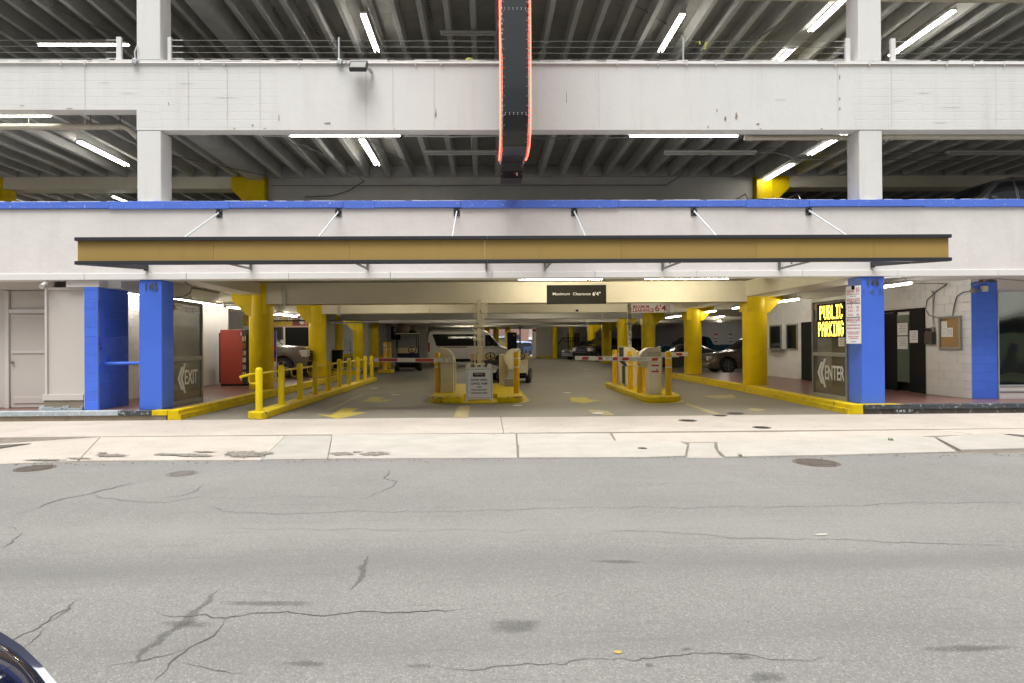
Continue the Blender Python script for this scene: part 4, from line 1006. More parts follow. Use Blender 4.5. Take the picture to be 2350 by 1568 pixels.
# ================================================================== glass panels EXIT / ENTER
def glass_panel(X, y0, y1, face, word, lab):
    t = thing('glass_panel', (0,0,0), lab, 'glass screen')
    z0, zt = .205, 2.58
    for (a, b, c, d) in ((y0, y0+.05, z0, zt), (y1-.05, y1, z0, zt), (y0+.05, y1-.05, z0, z0+.10), (y0+.05, y1-.05, zt-.08, zt), (y0+.05, y1-.05, 1.20, 1.29)):
        MB().box(X-.035, X+.035, a, b, c, d).build('frame', STEEL, t, bevel=.004)
    for c, d in ((z0+.10, 1.20), (1.29, zt-.08)):
        MB().box(X-.006, X+.006, y0+.05, y1-.05, c, d).build('pane', GLASS, t)
    R = (0, face, 0); xf = X+face*.012; yc = (y0+y1)/2
    # lettering fitted at its place
    if word == 'EXIT': cy, w, ch = yc+.17, .62, yc-.33
    else: cy, w, ch = yc+.14, .78, yc+.33+.30
    cy = yc+.20 if word == 'EXIT' else yc-.20
    text(word, .34, (xf, cy, .80), R, (0,0,1), FROST, t, fit=w, ext=.001, bold=.02)
    cc = cy-face*(w/2+.22)
    for k in (0, 1):
        yy = cc-face*(.0-k*.13); pts = []
        # chevron: narrow slanted strokes pointing left for the reader
        def q(u, v): return (xf+face*.0005, yy+face*u, .80+v)
        tip, arm, th = -.10, .34 if k else .26, .085
        mb = MB(); vs = [q(tip, 0), q(tip+.16, arm), q(tip+.16+th, arm), q(tip+th, 0), q(tip+.16+th, -arm), q(tip+.16, -arm)]
        mb.add(vs, [(0,1,2,3), (0,3,4,5)]); mb.build('chevron', FROST, t)
    text('OVERNIGHT HOTEL PARKING', .11, (xf, yc+face*.08, 2.37), R, (0,0,1), FROST, t, fit=y1-y0-.38, ext=.0008)
    MB().lathe([(.085, 0), (.085, face*.002)], (xf, yc-face*(y1-y0)/2+face*.16, 2.40), 20, 'x').build('round_emblem', mat('copper_emblem_'+word.lower(), (.24,.10,.035), .5), t)
    return t
glass_panel(-6.93, 13.47, 15.0, 1, 'EXIT', 'smoked glass screen with EXIT lettering behind the left blue pillar')
tR = glass_panel(8.07, 13.47, 14.92, -1, 'ENTER', 'smoked glass screen with ENTER lettering beside the right blue pillar')
# LED sign PUBLIC PARKING on the right screen
F5 = {'P':['1110','1001','1001','1110','1000','1000','1000'],'U':['1001','1001','1001','1001','1001','1001','0110'],'B':['1110','1001','1001','1110','1001','1001','1110'],'L':['1000']*6+['1111'],
      'I':['111','010','010','010','010','010','111'],'C':['0110','1001','1000','1000','1000','1001','0110'],'A':['0110','1001','1001','1111','1001','1001','1001'],'R':['1110','1001','1001','1110','1100','1010','1001'],
      'K':['1001','1010','1100','1000','1100','1010','1001'],'N':['1001','1101','1101','1011','1011','1001','1001'],'G':['0110','1001','1000','1011','1001','1001','0110']}
t = thing('led_sign', (0,0,0), 'lit yellow LED sign reading PUBLIC PARKING on the glass screen', 'LED sign')
xl = 8.07-.05; yA, yB = onx(1877,735,xl).y, onx(1937,735,xl).y
zT, zB = onx(1910,700,xl).z, onx(1910,772,xl).z
MB().box(xl+.0, xl+.036, yB-.02, yA+.03, zB-.03, zT+.04).build('housing', BLKM, t)
for wd, zt_, zb_ in (('PUBLIC', zT, (zT+zB)/2+.035), ('PARKING', (zT+zB)/2-.02, zB)):
    cols = []
    for ch in wd:
        g5 = F5[ch]; 
        for i in range(len(g5[0])): cols.append([r[i] == '1' for r in g5])
        cols.append([False]*7)
    cols = cols[:-1]; n = len(cols); W = yA-yB-.04; off = .1*W if wd == 'PUBLIC' else 0
    cw = (W-off)/n; chh = (zt_-zb_)/7
    core = MB(); edge = MB()
    for i, c in enumerate(cols):
        for r in range(7):
            if c[r]:
                y = yA-.02-off*.7-(i+.5)*cw; z = zt_-(r+.5)*chh
                for a in (-.25, .25):
                    for b in (-.25, .25):
                        core.box(xl-.004, xl, y+a*cw-cw*.2, y+a*cw+cw*.2, z+b*chh-chh*.17, z+b*chh+chh*.17)
                edge.box(xl-.0015, xl, y-cw*.47, y+cw*.47, z-chh*.5, z+chh*.5)
    o = core.build('led_dots', LED, t); o['kind'] = 'stuff'
    o = edge.build('led_halo', LED_HALO, t); o['kind'] = 'stuff'  # amber glow around the dots, put in as a glowing sheet
p = onx(1931,782,8.03); s = MB().box(8.03,8.034,p.y-.12,p.y+.12,p.z-.13,p.z+.13).build('sticker', CREAM, tR)
for k in range(4): MB().box(8.0292,8.0298,p.y-.08,p.y+.08-(k%2)*.03,p.z+.07-k*.05,p.z+.078-k*.05).build('printed_line', DARKT, s)
# rates board on the right pillar, slightly turned towards the lane
xp = X_(1978,YF)
c0 = at(1943,720,YF-.06); 
t = thing('rates_board', (0,0,0), 'tall white parking rates board on the right blue pillar', 'sign')
A = at(1941.5,664,YF+.24); B = at(1975.5,655,YF-.03)
bw = Vector((B.x-A.x, B.y-A.y, 0)); bwn = bw.normalized(); bl_ = bw.length
zt_, zb_ = B.z+.0, Z_(1977,789,YF-.03); up = Vector((0,0,1)); nrm = bwn.cross(up)
o3 = Vector((A.x, A.y, 0))+nrm*0
M4 = Matrix((( bwn.x, nrm.x, 0),(bwn.y, nrm.y, 0),(0,0,1)))
ce = Vector((A.x,A.y,0))+bw/2; cz = (zt_+zb_)/2; hh = zt_-zb_
MB().cbox((ce.x,ce.y,cz), bl_, .015, hh, M4=M4).build('board', SIGNW, t, bevel=.004)
def rt(s, h, u, v, mt=REDT, w=None, **k):
    org = Vector((A.x,A.y,0))+bwn*(u*bl_)+Vector((0,0,zt_-v*hh))+nrm*.009
    if (Vector((0,-1,0))).dot(nrm) < 0: org = org-nrm*.018
    return text(s, h, org, bwn, up, mt, t, fit=(w*bl_ if w else None), ext=.0008, **k)
rt('Early Bird', .075, .33, .09, w=.48, shear=.3); rt('$8', .10, .80, .075, w=.22)
rt('IN BY 9AM & OUT BY 6PM', .03, .5, .145, w=.8); rt('Monday - Friday', .022, .5, .18, DARKT, w=.4)
rt('HOURLY RATES', .075, .5, .25, w=.85, bold=.02)
rt('$', .03, .38, .325, w=.06); rt('PER HOUR', .018, .8, .31, DARKT, w=.3)
for v, a, b in ((.37,'0-2 hr','$6'),(.43,'2-10 hrs','$10'),(.50,'10-24 hrs','$20')): rt(a, .045, .32, v, w=.34); rt(b, .05, .80, v, w=.16)
rt('MONTHLY RATES', .06, .5, .595, w=.88, bold=.02)
rt('REGULAR MONTHLY $140', .038, .5, .68, w=.86); rt('RESERVED PARKING $160', .034, .5, .735, w=.86)
rt('ALL RATES INCLUDE 10% PARKING TAX', .024, .5, .80, w=.86); rt('NO IN OR OUT ON SAME TICKET', .024, .5, .83, w=.72)
rt('FOR MONTHLY CONTRACTS', .026, .5, .88, w=.74); rt('CALL 504-529-1051', .026, .5, .91, w=.55)
for v, a in ((.282,.5),(.635,.5)):
    c = Vector((A.x,A.y,zt_-v*hh))+bwn*bl_*.5+nrm*.0095; MB().cbox(c, bl_*a, .001, .008, M4=M4).build('underline', REDT, t)
for v in (.30,.545): 
    c = Vector((A.x,A.y,zt_-v*hh))+bwn*bl_*.5+nrm*.0095; MB().cbox(c, bl_*.9, .001, .022, M4=M4).build('grey_band', STEEL, t)
c = Vector((A.x,A.y,zt_-.965*hh))+bwn*bl_*.5+nrm*.0095; MB().cbox(c, bl_*.35, .001, .010, M4=M4).build('blue_logo_line', BLUE, t)
c = Vector((A.x,A.y,zt_-.03*hh))+bwn*bl_*.5+nrm*.012; MB().cbox(c, .06, .02, .08, M4=M4).build('bracket', BLKM, t)
# grab bar between the blue stub wall and the pillar
t = thing('grab_rail', (0,0,0), 'blue horizontal rail between the blue block wall and the left pillar', 'rail')
a = at(240,835,YF+.28); b = at(322,832,YF+.2)
MB().tube([a, (b.x, YF+.26, a.z+.01)], .035, 12).build('bar', BLUE, t, smooth=.9); MB().lathe([(.07,0),(.07,.02)], (XB1+.001,a.y,a.z), 12, 'x').build('flange', BLUEB, t)
a.x = XB1+.02

# ================================================================== fluorescent lights
def lamp_mesh():
    h = MB().box(-1.22,1.22,-.075,.075,.0,.055); hm = h.mesh('housing', bevel=.006, seg=1); hm.materials.append(HOUS)
    t1 = MB().tube([(-1.19,0,-.03),(-.02,0,-.03)], .017, 8).mesh('tube', smooth=.9); t1.materials.append(TUBE)
    t2 = MB().tube([(.02,0,-.03),(1.19,0,-.03)], .017, 8).mesh('tube', smooth=.9); t2.materials.append(TUBE)
    return hm, t1, t2
HM, T1, T2 = lamp_mesh()
T1g = T1.copy(); T1g.materials.clear(); T1g.materials.append(TUBEG); T2g = T2.copy(); T2g.materials.clear(); T2g.materials.append(TUBEG)
T1h = T1.copy(); T1h.materials.clear(); T1h.materials.append(TUBEH); T2h = T2.copy(); T2h.materials.clear(); T2h.materials.append(TUBEH)
T1o = T1.copy(); T1o.materials.clear(); T1o.materials.append(TUBEOFF); T2o = T2.copy(); T2o.materials.clear(); T2o.materials.append(TUBEOFF)
def lamp(loc, rz, lab, lit=True, double=False, hang=0, tilt=0):
    t = thing('fluorescent_light', loc, lab, 'strip light', 'fluorescent strip lights', rz)
    if tilt: t.rotation_euler.y = tilt
    link('housing', HM, None, t)
    for me in ((T1o, T2o) if not lit else (T1, T2) if loc[2] > 3.6 else (T1h, T2h) if loc[2] > 3.35 else (T1g, T2g)):
        for dy in ((-.052, .052) if double else (0,)):
            o = link('tube', me, None, t); o.location = (0, dy, 0)
    if hang:
        for x in (-1.0, 1.0): MB().tube([(x,0,.05),(x,0,hang)], .006, 5).build('hanger', COND, t)
    return t
def lampY(pa, pb, z, **k):
    """lamp running into the building through pixels pa -> pb at height z"""
    a, b = gr(*pa, z), gr(*pb, z); x = (a.x+b.x)/2; y = (a.y+b.y)/2
    t = lamp((x, y, z+.03), math.pi/2, **k); t.scale.x = min(1.0, abs(a.y-b.y)/2.40+.02) if abs(a.y-b.y) > 1.9 else 1
    if abs(a.y-b.y) <= 1.9: t.location.y = b.y-1.2 if b.y < 17 else a.y+1.2 if a.y > 17 else y
    return t
PI2 = math.pi/2
# ground floor, exit side row
xr = -8.62; zr = 2.86
for i, y in enumerate((15.4, 18.2, 20.65, 23.1, 26.6)):
    lamp((xr, y, zr), PI2, ['strip light over the exit walkway nearest the street, behind the left pillar','second strip light from the street in the long exit walkway row','third strip light from the street in the exit walkway row, above the vending machine','fourth strip light from the street in the exit walkway row','strip light over the silver pickup between two yellow columns'][i], hang=.55, double=(i == 4))
lamp((X_(670,29), 29.0, 2.98), 0, 'strip light above the menu boards in the exit side recess')
# ground floor, entry side row
xr = 9.33
for i, y in enumerate((14.4, 19.2, 21.7, 25.8, 30.2)):
    lamp((xr, y, 2.84), PI2, ['strip light just right of the right blue pillar','strip light over the entry walkway seen through the glass screen','strip light right of the nearest yellow column on the entry side','strip light behind the nearest yellow column on the entry side','strip light farther back on the entry side above the beige car'][i], hang=.4)
lamp((X_(1287,17.3), 17.3, 3.40), 0, 'ceiling strip light directly above the dark clearance sign')
lamp((X_(1577,17.3), 17.3, 3.40), 0, 'ceiling strip light right of the clearance sign, near the right columns')
# hidden between the beams, deeper in: rows seen by their glow, last two added to brighten the back
for i, (px, Y) in enumerate([(900,22.6),(1400,22.6),(1250,29.6),(1050,36.3),(1380,36.3),(1150,43),(1010,46.2),(1330,50),(1250,57),(1080,52)]):
    lamp((X_(px,Y), Y, 3.38), 0, ['ceiling strip light tucked behind the first beam on the exit side','ceiling strip light tucked behind the first beam on the entry side','ceiling strip light in the second bay behind the clearance beam','ceiling strip light above the tail of the white van','ceiling strip light in the third bay right of centre','ceiling strip light over the bonnet of the white van','strip light just above the white van roof','ceiling strip light far back right of centre','ceiling strip light nearest the rear exit','ceiling strip light far back behind the van'][i])
for i, (px, Y) in enumerate([(1660,38),(1500,46),(1640,47),(820,44),(800,37)]):
    lamp((X_(px,Y), Y, 3.2), PI2 if i < 3 else 0, ['strip light over the parked cars on the right','strip light far back on the right above the dark cars','strip light washing the back wall with the two red notices','strip light by the far left wall above the golf cart','strip light near the ramp on the left'][i])
# deck two
lamp((X_(795,YF+.42), YF+.42, Z_(795,309,YF+.42)), 0, 'double length strip light under the upper beam left of the blade sign')
lamp((X_(1573,YF+.42), YF+.42, Z_(1573,310,YF+.42)), 0, 'double length strip light under the upper beam right of the blade sign')
lamp((X_(-10,YF+.42), YF+.42, Z_(-10,264,YF+.42)), 0, 'strip light under the upper beam at the far left edge')
lampY((828,322),(868,379), 6.60, lab='slanting twin strip light on the deck two ceiling left of the blade sign', double=True)
lampY((181,327),(292,380), 6.60, lab='slanting twin strip light on the deck two ceiling in the left bay', double=True)
lampY((1920,320),(1857,355), 6.60, lab='slanting strip light on the deck two ceiling close to the right upper pillar', double=True)
lampY((1817,378),(1742,422), 6.60, lab='slanting strip light in front of the yellow column on deck two', double=True)
lampY((255,452),(292,464), 6.30, lab='slanting strip light low in the left bay just above the blue cap')
for px, Y, z in ((1085,15.9,6.45),(1632,15.9,6.45),(2282,15.9,6.45)):
    lamp((X_(px,Y), Y, Z_(px,352,Y)), 0, {1085:'unlit strip light on deck two left of the blade sign',1632:'unlit strip light on deck two right of the blade sign',2282:'unlit strip light on deck two in the right bay'}[px], lit=False)
# deck three
lampY((830,35),(868,118), 9.85, lab='slanting twin strip light on the top ceiling left of the blade sign', double=True)
lampY((1565,35),(1517,118), 9.85, lab='slanting twin strip light on the top ceiling right of the blade sign', double=True)
lampY((1935,2),(1858,72), 9.85, lab='slanting strip light on the top ceiling left of the right upper pillar', double=True)
lampY((2165,40),(2062,118), 9.85, lab='slanting strip light on the top ceiling right of the right upper pillar', double=True)
lampY((1815,116),(1780,150), 9.85, lab='strip light on the top ceiling partly hidden by the upper beam', double=True)
lamp((X_(195,16.5), 16.5, Z_(195,102,16.5)), 0, 'strip light on the top deck at the far left behind the cables')
lamp((X_(1118,16.5), 16.5, Z_(1118,78,16.5)), 0, 'unlit strip light on the top deck beside the blade sign', lit=False)
# ---- big drain pipes, conduits on the decks
def pipe(name, pts, r, lab, clips=()):
    t = thing(name, (0,0,0), lab, 'pipe', 'cream drain pipes'); MB().tube(pts, r, 14).build('pipe', PIPE, t, smooth=.9)
    for x, y, z in clips: MB().tube([(x,y,z-r-.012),(x+.03,y,z-r-.012)], .01, 6).build('strap', PIPE, t); MB().lathe([(r+.008,-.02),(r+.008,.02)], (x,y,z), 16, 'x').build('collar', PIPE, t); MB().tube([(x,y,z+r),(x,y,z+r+.35)], .012, 6).build('hanger', COND, t)
    return t
Yp = YF+.55
z = Z_(200,291,Yp); pipe('drain_pipe', [(XL,Yp,Z_(0,292,Yp)),(X_(285,Yp),Yp,z),(X_(297,Yp),Yp,z-.05),(X_(320,Yp),Yp,z-.25)], .065, 'cream drain pipe across the left bay under the upper beam', [(X_(68,Yp),Yp,z),(X_(210,Yp),Yp,z),(X_(278,Yp),Yp,z)])
z = Z_(1870,316,Yp); pipe('drain_pipe', [(X_(1712,Yp),Yp,z),(X_(1960,Yp),Yp,z)], .06, 'cream drain pipe left of the right upper pillar', [(X_(1880,Yp),Yp,z),(X_(1725,Yp),Yp,z)])
z = Z_(2200,313,Yp); pipe('drain_pipe', [(X_(2000,Yp),Yp,z-.1),(X_(2035,Yp),Yp,z),(XR,Yp,z)], .075, 'cream drain pipe across the right bay under the upper beam', [(X_(2052,Yp),Yp,z),(X_(2165,Yp),Yp,z),(X_(2320,Yp),Yp,z)])
z = Z_(2200,3,Yp+1.2); pipe('drain_pipe', [(X_(1700,Yp+1.2),Yp+1.2,z+.08),(XR+3,Yp+1.2,z-.03)], .07, 'cream drain pipe at the very top of the right bay')
def C3(pts, r=.014, mt=COND): return cond([tuple(at(*p)) for p in pts], r, mt)
C3([(1030,350,15.9),(1085,350,15.9),(1085,300,15.2)]); C3([(640,312,15),(700,345,15.5)], .01)
C3([(1280+0,560/1.836/1.634+0,14.5),(1300,330,14.9)], .01)
C3([(625,426,18.9),(820,426,18.9),(1180,425,18.9),(1350,425,18.9),(1530,425,18.9),(1565,400,18.2),(1590,368,17.2),(1640,352,16.3)], .014)
C3([(700,452,18.9),(760,450,18.9),(800,438,18.8),(836,416,18.3),(800,385,17.5),(690,330,15.5)], .02)
C3([(395,300,YF+.03),(470,300,YF+.06),(500,301,YF+.2),(560,305,YF+.3),(600,312,YF+.35),(663,313,YF+.4)], .010, CONDW)
C3([(1700,350,15.9),(1780,351,16),(1800,356,16.3),(1826,367,16.6),(1960,367,16.6)], .014)
C3([(2030,350,16),(2350,352,16)], .014); C3([(2030,366,16.6),(2350,372,16.6)], .012)
C3([(1700,372,17.5),(1745,340,16.2),(1800,341,16.2)], .012)
C3([(160,270,14.3),(240,310,14.6),(360,350,15.6),(640,410,18.6)], .012)
C3([(820,310,14.0),(860,330,15),(980,400,18.7)], .010)
C3([(928,312,14.0),(1040,314,14.0),(1150,312,14.0)], .016, CONDW)
C3([(1225,318,14.0),(1440,316,14.0)], .010)
C3([(1450,8,15.5),(1640,122,18.5)], .014); C3([(1850,18,15.2),(1640,150,18.8)], .014)
C3([(100,10,15.2),(300,98,17.2)], .012); C3([(1075,20,15.2),(1078,68,16.4)], .014)
# ceiling clutter over the exit walkway
for k, (x, z) in enumerate([(-8.2,3.15),(-8.35,3.22),(-8.05,3.3)]):
    MB().tube([(x,YF+.6,z),(x,18.9,z+.02)], .03, 8).build('conduit', PALEIN if k else COND, G, smooth=.9)
C3([(425,648,13.6),(440,658,13.7),(437,672,13.8),(420,682,14),(400,684,14.2)], .016)
mbk = MB()
for k in range(7):
    y = 14.2+k*.66; mbk.box(XL, -7.7, y, y+.14, 3.22, 3.455)
mbk.build('ceiling_rib', CEIL, G)
C3([(1240+0,760,60)] and [(690,735,31),(870,736,31)], .03, COND)
# cracks and rust on the top ceiling (exposed bars)
for i, (px, py) in enumerate([(985,20),(720,60),(640,40),(1560,60),(1610,40)]):
    p = at(px, py, 0.001+ (10.375-EYE)/max(.05, ray(px,py).z/ray(px,py).y))
    mb = MB(); r = random.Random(i)
    for k in range(9): mb.bar((p.x+r.uniform(-.02,.02), p.y-.5+k*.12, 10.372), (p.x+r.uniform(-.06,.06), p.y-.4+k*.12, 10.374), .02, .008); mb.bar((p.x-.05, p.y-.5+k*.12, 10.372), (p.x+.05, p.y-.48+k*.12, 10.374), .012, .008)
    mb.build('exposed_rebar', TAR, G)

# ================================================================== railing island (exit lane divider)
t = thing('divider_railing', (0,0,0), 'long yellow post railing on its kerb dividing the exit lanes', 'railing')
xi0, xi1 = -4.98, -4.62
pts = [(xi0+.10,12.78),(xi1-.05,12.74),(xi1+.02,12.86),(xi1,13.2),(xi1+.02,25.9),(xi0,25.9),(xi0-.01,13.2),(xi0-.03,12.9)]
MB().prism([(a, b) for a, b in pts], 0, .155, 'z').build('kerb', YELK, t, bevel=.02)
xps = [589,638,682,719,748,775,799,819,837,854]
for i, px in enumerate(xps):
    y = 12.98+i*1.415; p_ = Vector((-4.80, y, 0))
    MB().lathe([(.075,.15),(.075,1.02),(.066,1.055),(.04,1.075)], (p_.x,y,0), 16).build('post', YELP, t, smooth=.7)
    if True:
        bk = MB().tube([(p_.x-.075,y,.74),(p_.x-.17,y,.74),(p_.x-.215,y,.78),(p_.x-.215,y,.90)], .014, 8).build('rail_bracket', YELP, t, smooth=.9)
MB().tube([(-5.02,12.55,.90),(-5.015,13,.92),(-5.015,25.9,.93)], .027, 10).build('handrail', YELP, t, smooth=.9)

# ================================================================== islands with gates
def island(pts, lab, h=.16, paintpts=None):
    t = thing('traffic_island', (0,0,0), lab, 'island')
    n = [(a, b) for a, b in pts]
    MB().prism(n, .004, h, 'z').build('kerb', YELK, t, bevel=.03)
    c = Vector((sum(p[0] for p in n)/len(n), sum(p[1] for p in n)/len(n)))
    q = [tuple(c+(Vector(p)-c)*1.07+(Vector(p)-c).normalized()*.08) for p in n]
    q = [(a+random.uniform(-.02,.02), b) for a, b in q]
    MB().add([(a, b, .0045) for a, b in q], [tuple(range(len(q)))]).build('paint_skirt', YARR, t)
    return t
ci0, ci1 = -1.50, .98
t = island([(-1.50,16.5),(-1.38,16.1),(-1.1,15.9),(-.62,15.85),(-.60,15.9),(-.62,16.9),(-.1,16.9),(.30,16.9),(.30,15.85),(.7,15.85),(.90,16.1),(1.0,16.5),(1.02,21.3),(-1.5,21.3)], 'wide yellow central island with a notch, carrying two ticket machines')
MB().prism([(-.63,15.75),(.31,15.75),(.31,16.9),(-.63,16.9)], .004, .03, 'z').build('notch_floor', YELK, t)
mb = MB(); r = random.Random(2)
for k in range(14):
    x = r.choice([r.uniform(-1.4,-.7), r.uniform(.35,.9)]); mb.cbox((x, 15.9+r.uniform(0,.06), .15), r.uniform(.05,.14), .06, .03)
mb.build('chipped_edge', CURBC, t)
i0 = gr(1395,893,.0); 
t = island([(3.85,16.2),(3.98,15.78),(4.3,15.62),(4.75,15.62),(4.98,15.8),(5.02,16.3),(4.98,21.8),(4.1,22.2),(3.86,21.6)] if False else
           [tuple(gr(*p,.16).xy) for p in ((1481,910),(1500,911.5),(1554,909),(1562,906),(1530,893),(1480,878),(1425,877),(1389,878))], 'narrow yellow island on the right carrying the entry gate and six bollards')
BZ = .16
def bollard(px, py, lab, ht=1.15, r=.083, z0=BZ, group='yellow bollards with two white bands', tilt=0):
    p = gr(px, py, z0); t = thing('bollard', (p.x, p.y, z0), lab, 'bollard', group)
    MB().lathe([(r,0),(r,ht-.05),(r*.9,ht-.015),(r*.6,ht)], (0,0,0), 20).build('sleeve', BOLL, t, smooth=.7)
    for z in (ht-.19, ht-.43): MB().lathe([(r+.0015,z),(r+.0015,z+.028)], (0,0,0), 20).build('white_band', STRP, t, smooth=.7)
    if tilt: t.rotation_euler = (0, tilt, 0)
    return t
c6 = lambda x, y: ((2240+x/5.228)/1.634, (1240+y/5.228)/1.634)
c5 = lambda x, y: ((1580+x/5.227)/1.634, (1260+y/5.227)/1.634)
for (x, y, l) in [(342,1032,'leftmost bollard on the right island'),(650,1148,'second bollard from the left on the right island, in front of the ticket dispenser'),(834,1222,'bollard just left of the white gate cabinet on the right island'),
                  (953,1105,'bollard behind the rounded housing of the gate cabinet'),(753,1075,'half hidden bollard at the back of the right island behind the dispenser'),(1399,1262,'rightmost and nearest bollard on the right island')]:
    bollard(*c6(x,y), l)
for (x, y, l) in [(317,1105,'front left bollard of the central island, in front of the gate arm'),(1866,1122,'front right bollard of the central island, before the quarter round housing'),(510,960,'bollard behind the left ticket machine, only its cap showing'),(1795,965,'slightly leaning bollard behind the right ticket machine')]:
    bollard(*c5(x,y), l)
# pair of bollards with yellow base near the golf cart
t = thing('concrete_block', (0,0,0), 'low yellow concrete block with two bollards at the end of the exit railing', 'block')
a, b = gr(866,857,0), gr(897,857,0); MB().box(a.x, b.x, a.y, a.y+1.2, .004, .17).build('block', YELK, t, bevel=.02)
bollard((860+1523/2.613)/1.634,(1000+1010/2.613)/1.634,'left bollard of the pair beside the parked golf cart', ht=1.5, r=.11, z0=.17)
bollard((860+1570/2.613)/1.634,(1000+995/2.613)/1.634,'right bollard of the pair beside the parked golf cart', ht=1.5, r=.11, z0=.17)

def cabinet(px0, px1, pybase, h, depth, lab, name='gate_cabinet', z0=BZ):
    a, b = gr(px0, pybase, z0), gr(px1, pybase, z0); return a, b
def arm_parts(t, x0, x1, y, z, stripes, th=.05, hh=.105, tilt=0):
    dz = tilt*(x1-x0)
    MB().prism([(x0,z),(x1,z+dz),(x1,z+dz+hh),(x0,z+hh)], y, y+th, 'y').build('arm', GWHITE, t, bevel=.006)
    for (a, b, sh, m_) in stripes:
        xa, xb = x0+(x1-x0)*a, x0+(x1-x0)*b; za = z+tilt*(xa-x0); zb = z+tilt*(xb-x0); s = sh*hh
        MB().add([(xa+s,y-.001,za+.018),(xb+s,y-.001,zb+.018),(xb,y-.001,zb+hh-.018),(xa,y-.001,za+hh-.018)], [(0,1,2,3)]).build('stripe', m_, t)
# left gate: cabinet, arm towards the exit railing
q0, q1 = gr(*c5(382,1113),BZ), gr(*c5(630,1113),BZ)
t = thing('barrier_gate', (0,0,0), 'cream gate cabinet on the central island with a striped arm across the exit lane', 'barrier gate')
zt = Z_(*c5(500,420), q0.y); w = q1.x-q0.x
MB().box(q0.x, q1.x, q0.y, q0.y+.34, BZ, Z_(*c5(500,535),q0.y)).build('cabinet', CREAM, t, bevel=.012)
MB().box(q0.x+.0, q1.x+.0, q0.y-.02, q0.y+.34, Z_(*c5(500,535),q0.y)+.004, zt).build('arm_head', CREAM, t, bevel=.012)
ya = q0.y-.09; A = at(858,826,ya); B = at(*c5(550,475),ya); zz = at(*c5(100,505),ya).z
arm_parts(t, A.x, B.x, ya, zz-.0, [(.065,.31,0,RED),(.55,.79,0,RED)], hh=.12, tilt=-.012)
for (x, y) in ((445,465),(447,493),(540,470),(541,497)): p = at(*c5(x,y),ya-.01); MB().lathe([(.016,0),(.016,-.012)], (p.x,ya,p.z), 8, 'y').build('bolt', DARKM, t)
# quarter-round ticket machines
def ticket_machine(x0, x1, y0, dep, z0, z1, side, lab, post=None, neck=None):
    """housing with a big rounded back on `side`"""
    t = thing('ticket_machine', (0,0,0), lab, 'ticket machine')
    return t
a = at(*c5(355,225), q0.y+.5); b = at(*c5(668,400), q0.y+.5); yy = q0.y+.45
t = thing('ticket_machine', (0,0,0), 'cream ticket machine with rounded top behind the left gate cabinet', 'ticket machine')
R_ = b.x-a.x; zt = a.z
pr = [(a.x, zt), ] + [(a.x+.12*R_+.88*R_*math.sin(k*PI2/10), zt-R_*1.15+R_*1.15*math.cos(k*PI2/10)) for k in range(0, 11)] + [(b.x, zt-R_*1.35), (a.x, zt-R_*1.35)]
MB().prism(pr, yy, yy+.5, 'y').build('housing', CREAM, t, bevel=.008)
MB().box(b.x-.30*R_, b.x, yy+.05, yy+.45, BZ, zt-R_*1.36).build('pedestal', CREAM, t, bevel=.01)
MB().box(b.x-.02, b.x+.004, yy+.1, yy+.14, zt-R_*1.30, zt-R_*.9).build('hinge', STEEL, t)
# right ticket machine on the central island: cabinet, quarter disc, grey post
c0, c1 = gr(*c5(1532,965),BZ), gr(*c5(1700,965),BZ); y0 = c0.y
t = thing('ticket_machine', (0,0,0), 'cream ticket machine with a big quarter-round side on the central island', 'ticket machine')
MB().box(c0.x, c1.x, y0, y0+.4, BZ, Z_(*c5(1600,362),y0)).build('cabinet', CREAM, t, bevel=.01)
a = at(*c5(1630,660), y0-.5); b = at(*c5(1822,250), y0-.5)
R_ = (b.x-a.x); cxr = b.x; czr = at(*c5(1822,445), y0-.5).z; Rv = b.z-czr
pr = [(cxr, b.z)]+[(cxr-R_*math.sin(k*math.pi/16), czr+Rv*math.cos(k*math.pi/16)) for k in range(1, 13)]+[(cxr-R_*.62, a.z), (cxr, a.z)]
MB().prism(pr, y0-.5, y0-.42, 'y').build('side_plate', CREAM, t, bevel=.006)
pr2 = [(y_, z_) for y_, z_ in ()]
e = at(*c5(1945,240), y0-.5); MB().box(cxr+.0, e.x, y0-.48, y0-.05, Z_(*c5(1900,600),y0-.5), e.z-.02).build('housing', CREAM, t, bevel=.02)
MB().prism([(p[0], p[1]) for p in pr], y0-.419, y0-.06, 'y').build('curved_back', CREAM, t, bevel=.006)
p0, p1 = gr(*c5(1700,1090),BZ), gr(*c5(1800,1090),BZ)
MB().box(at(*c5(1702,900),y0-.45).x, at(*c5(1805,900),y0-.45).x, y0-.45, y0-.3, BZ, a.z+.01).build('post', GALV, t)
MB().box(at(*c5(1628,900),y0-.5).x, at(*c5(1800,900),y0-.5).x, y0-.75, y0-.46, BZ, BZ+.26).build('foot_box', STEEL, t, bevel=.006)
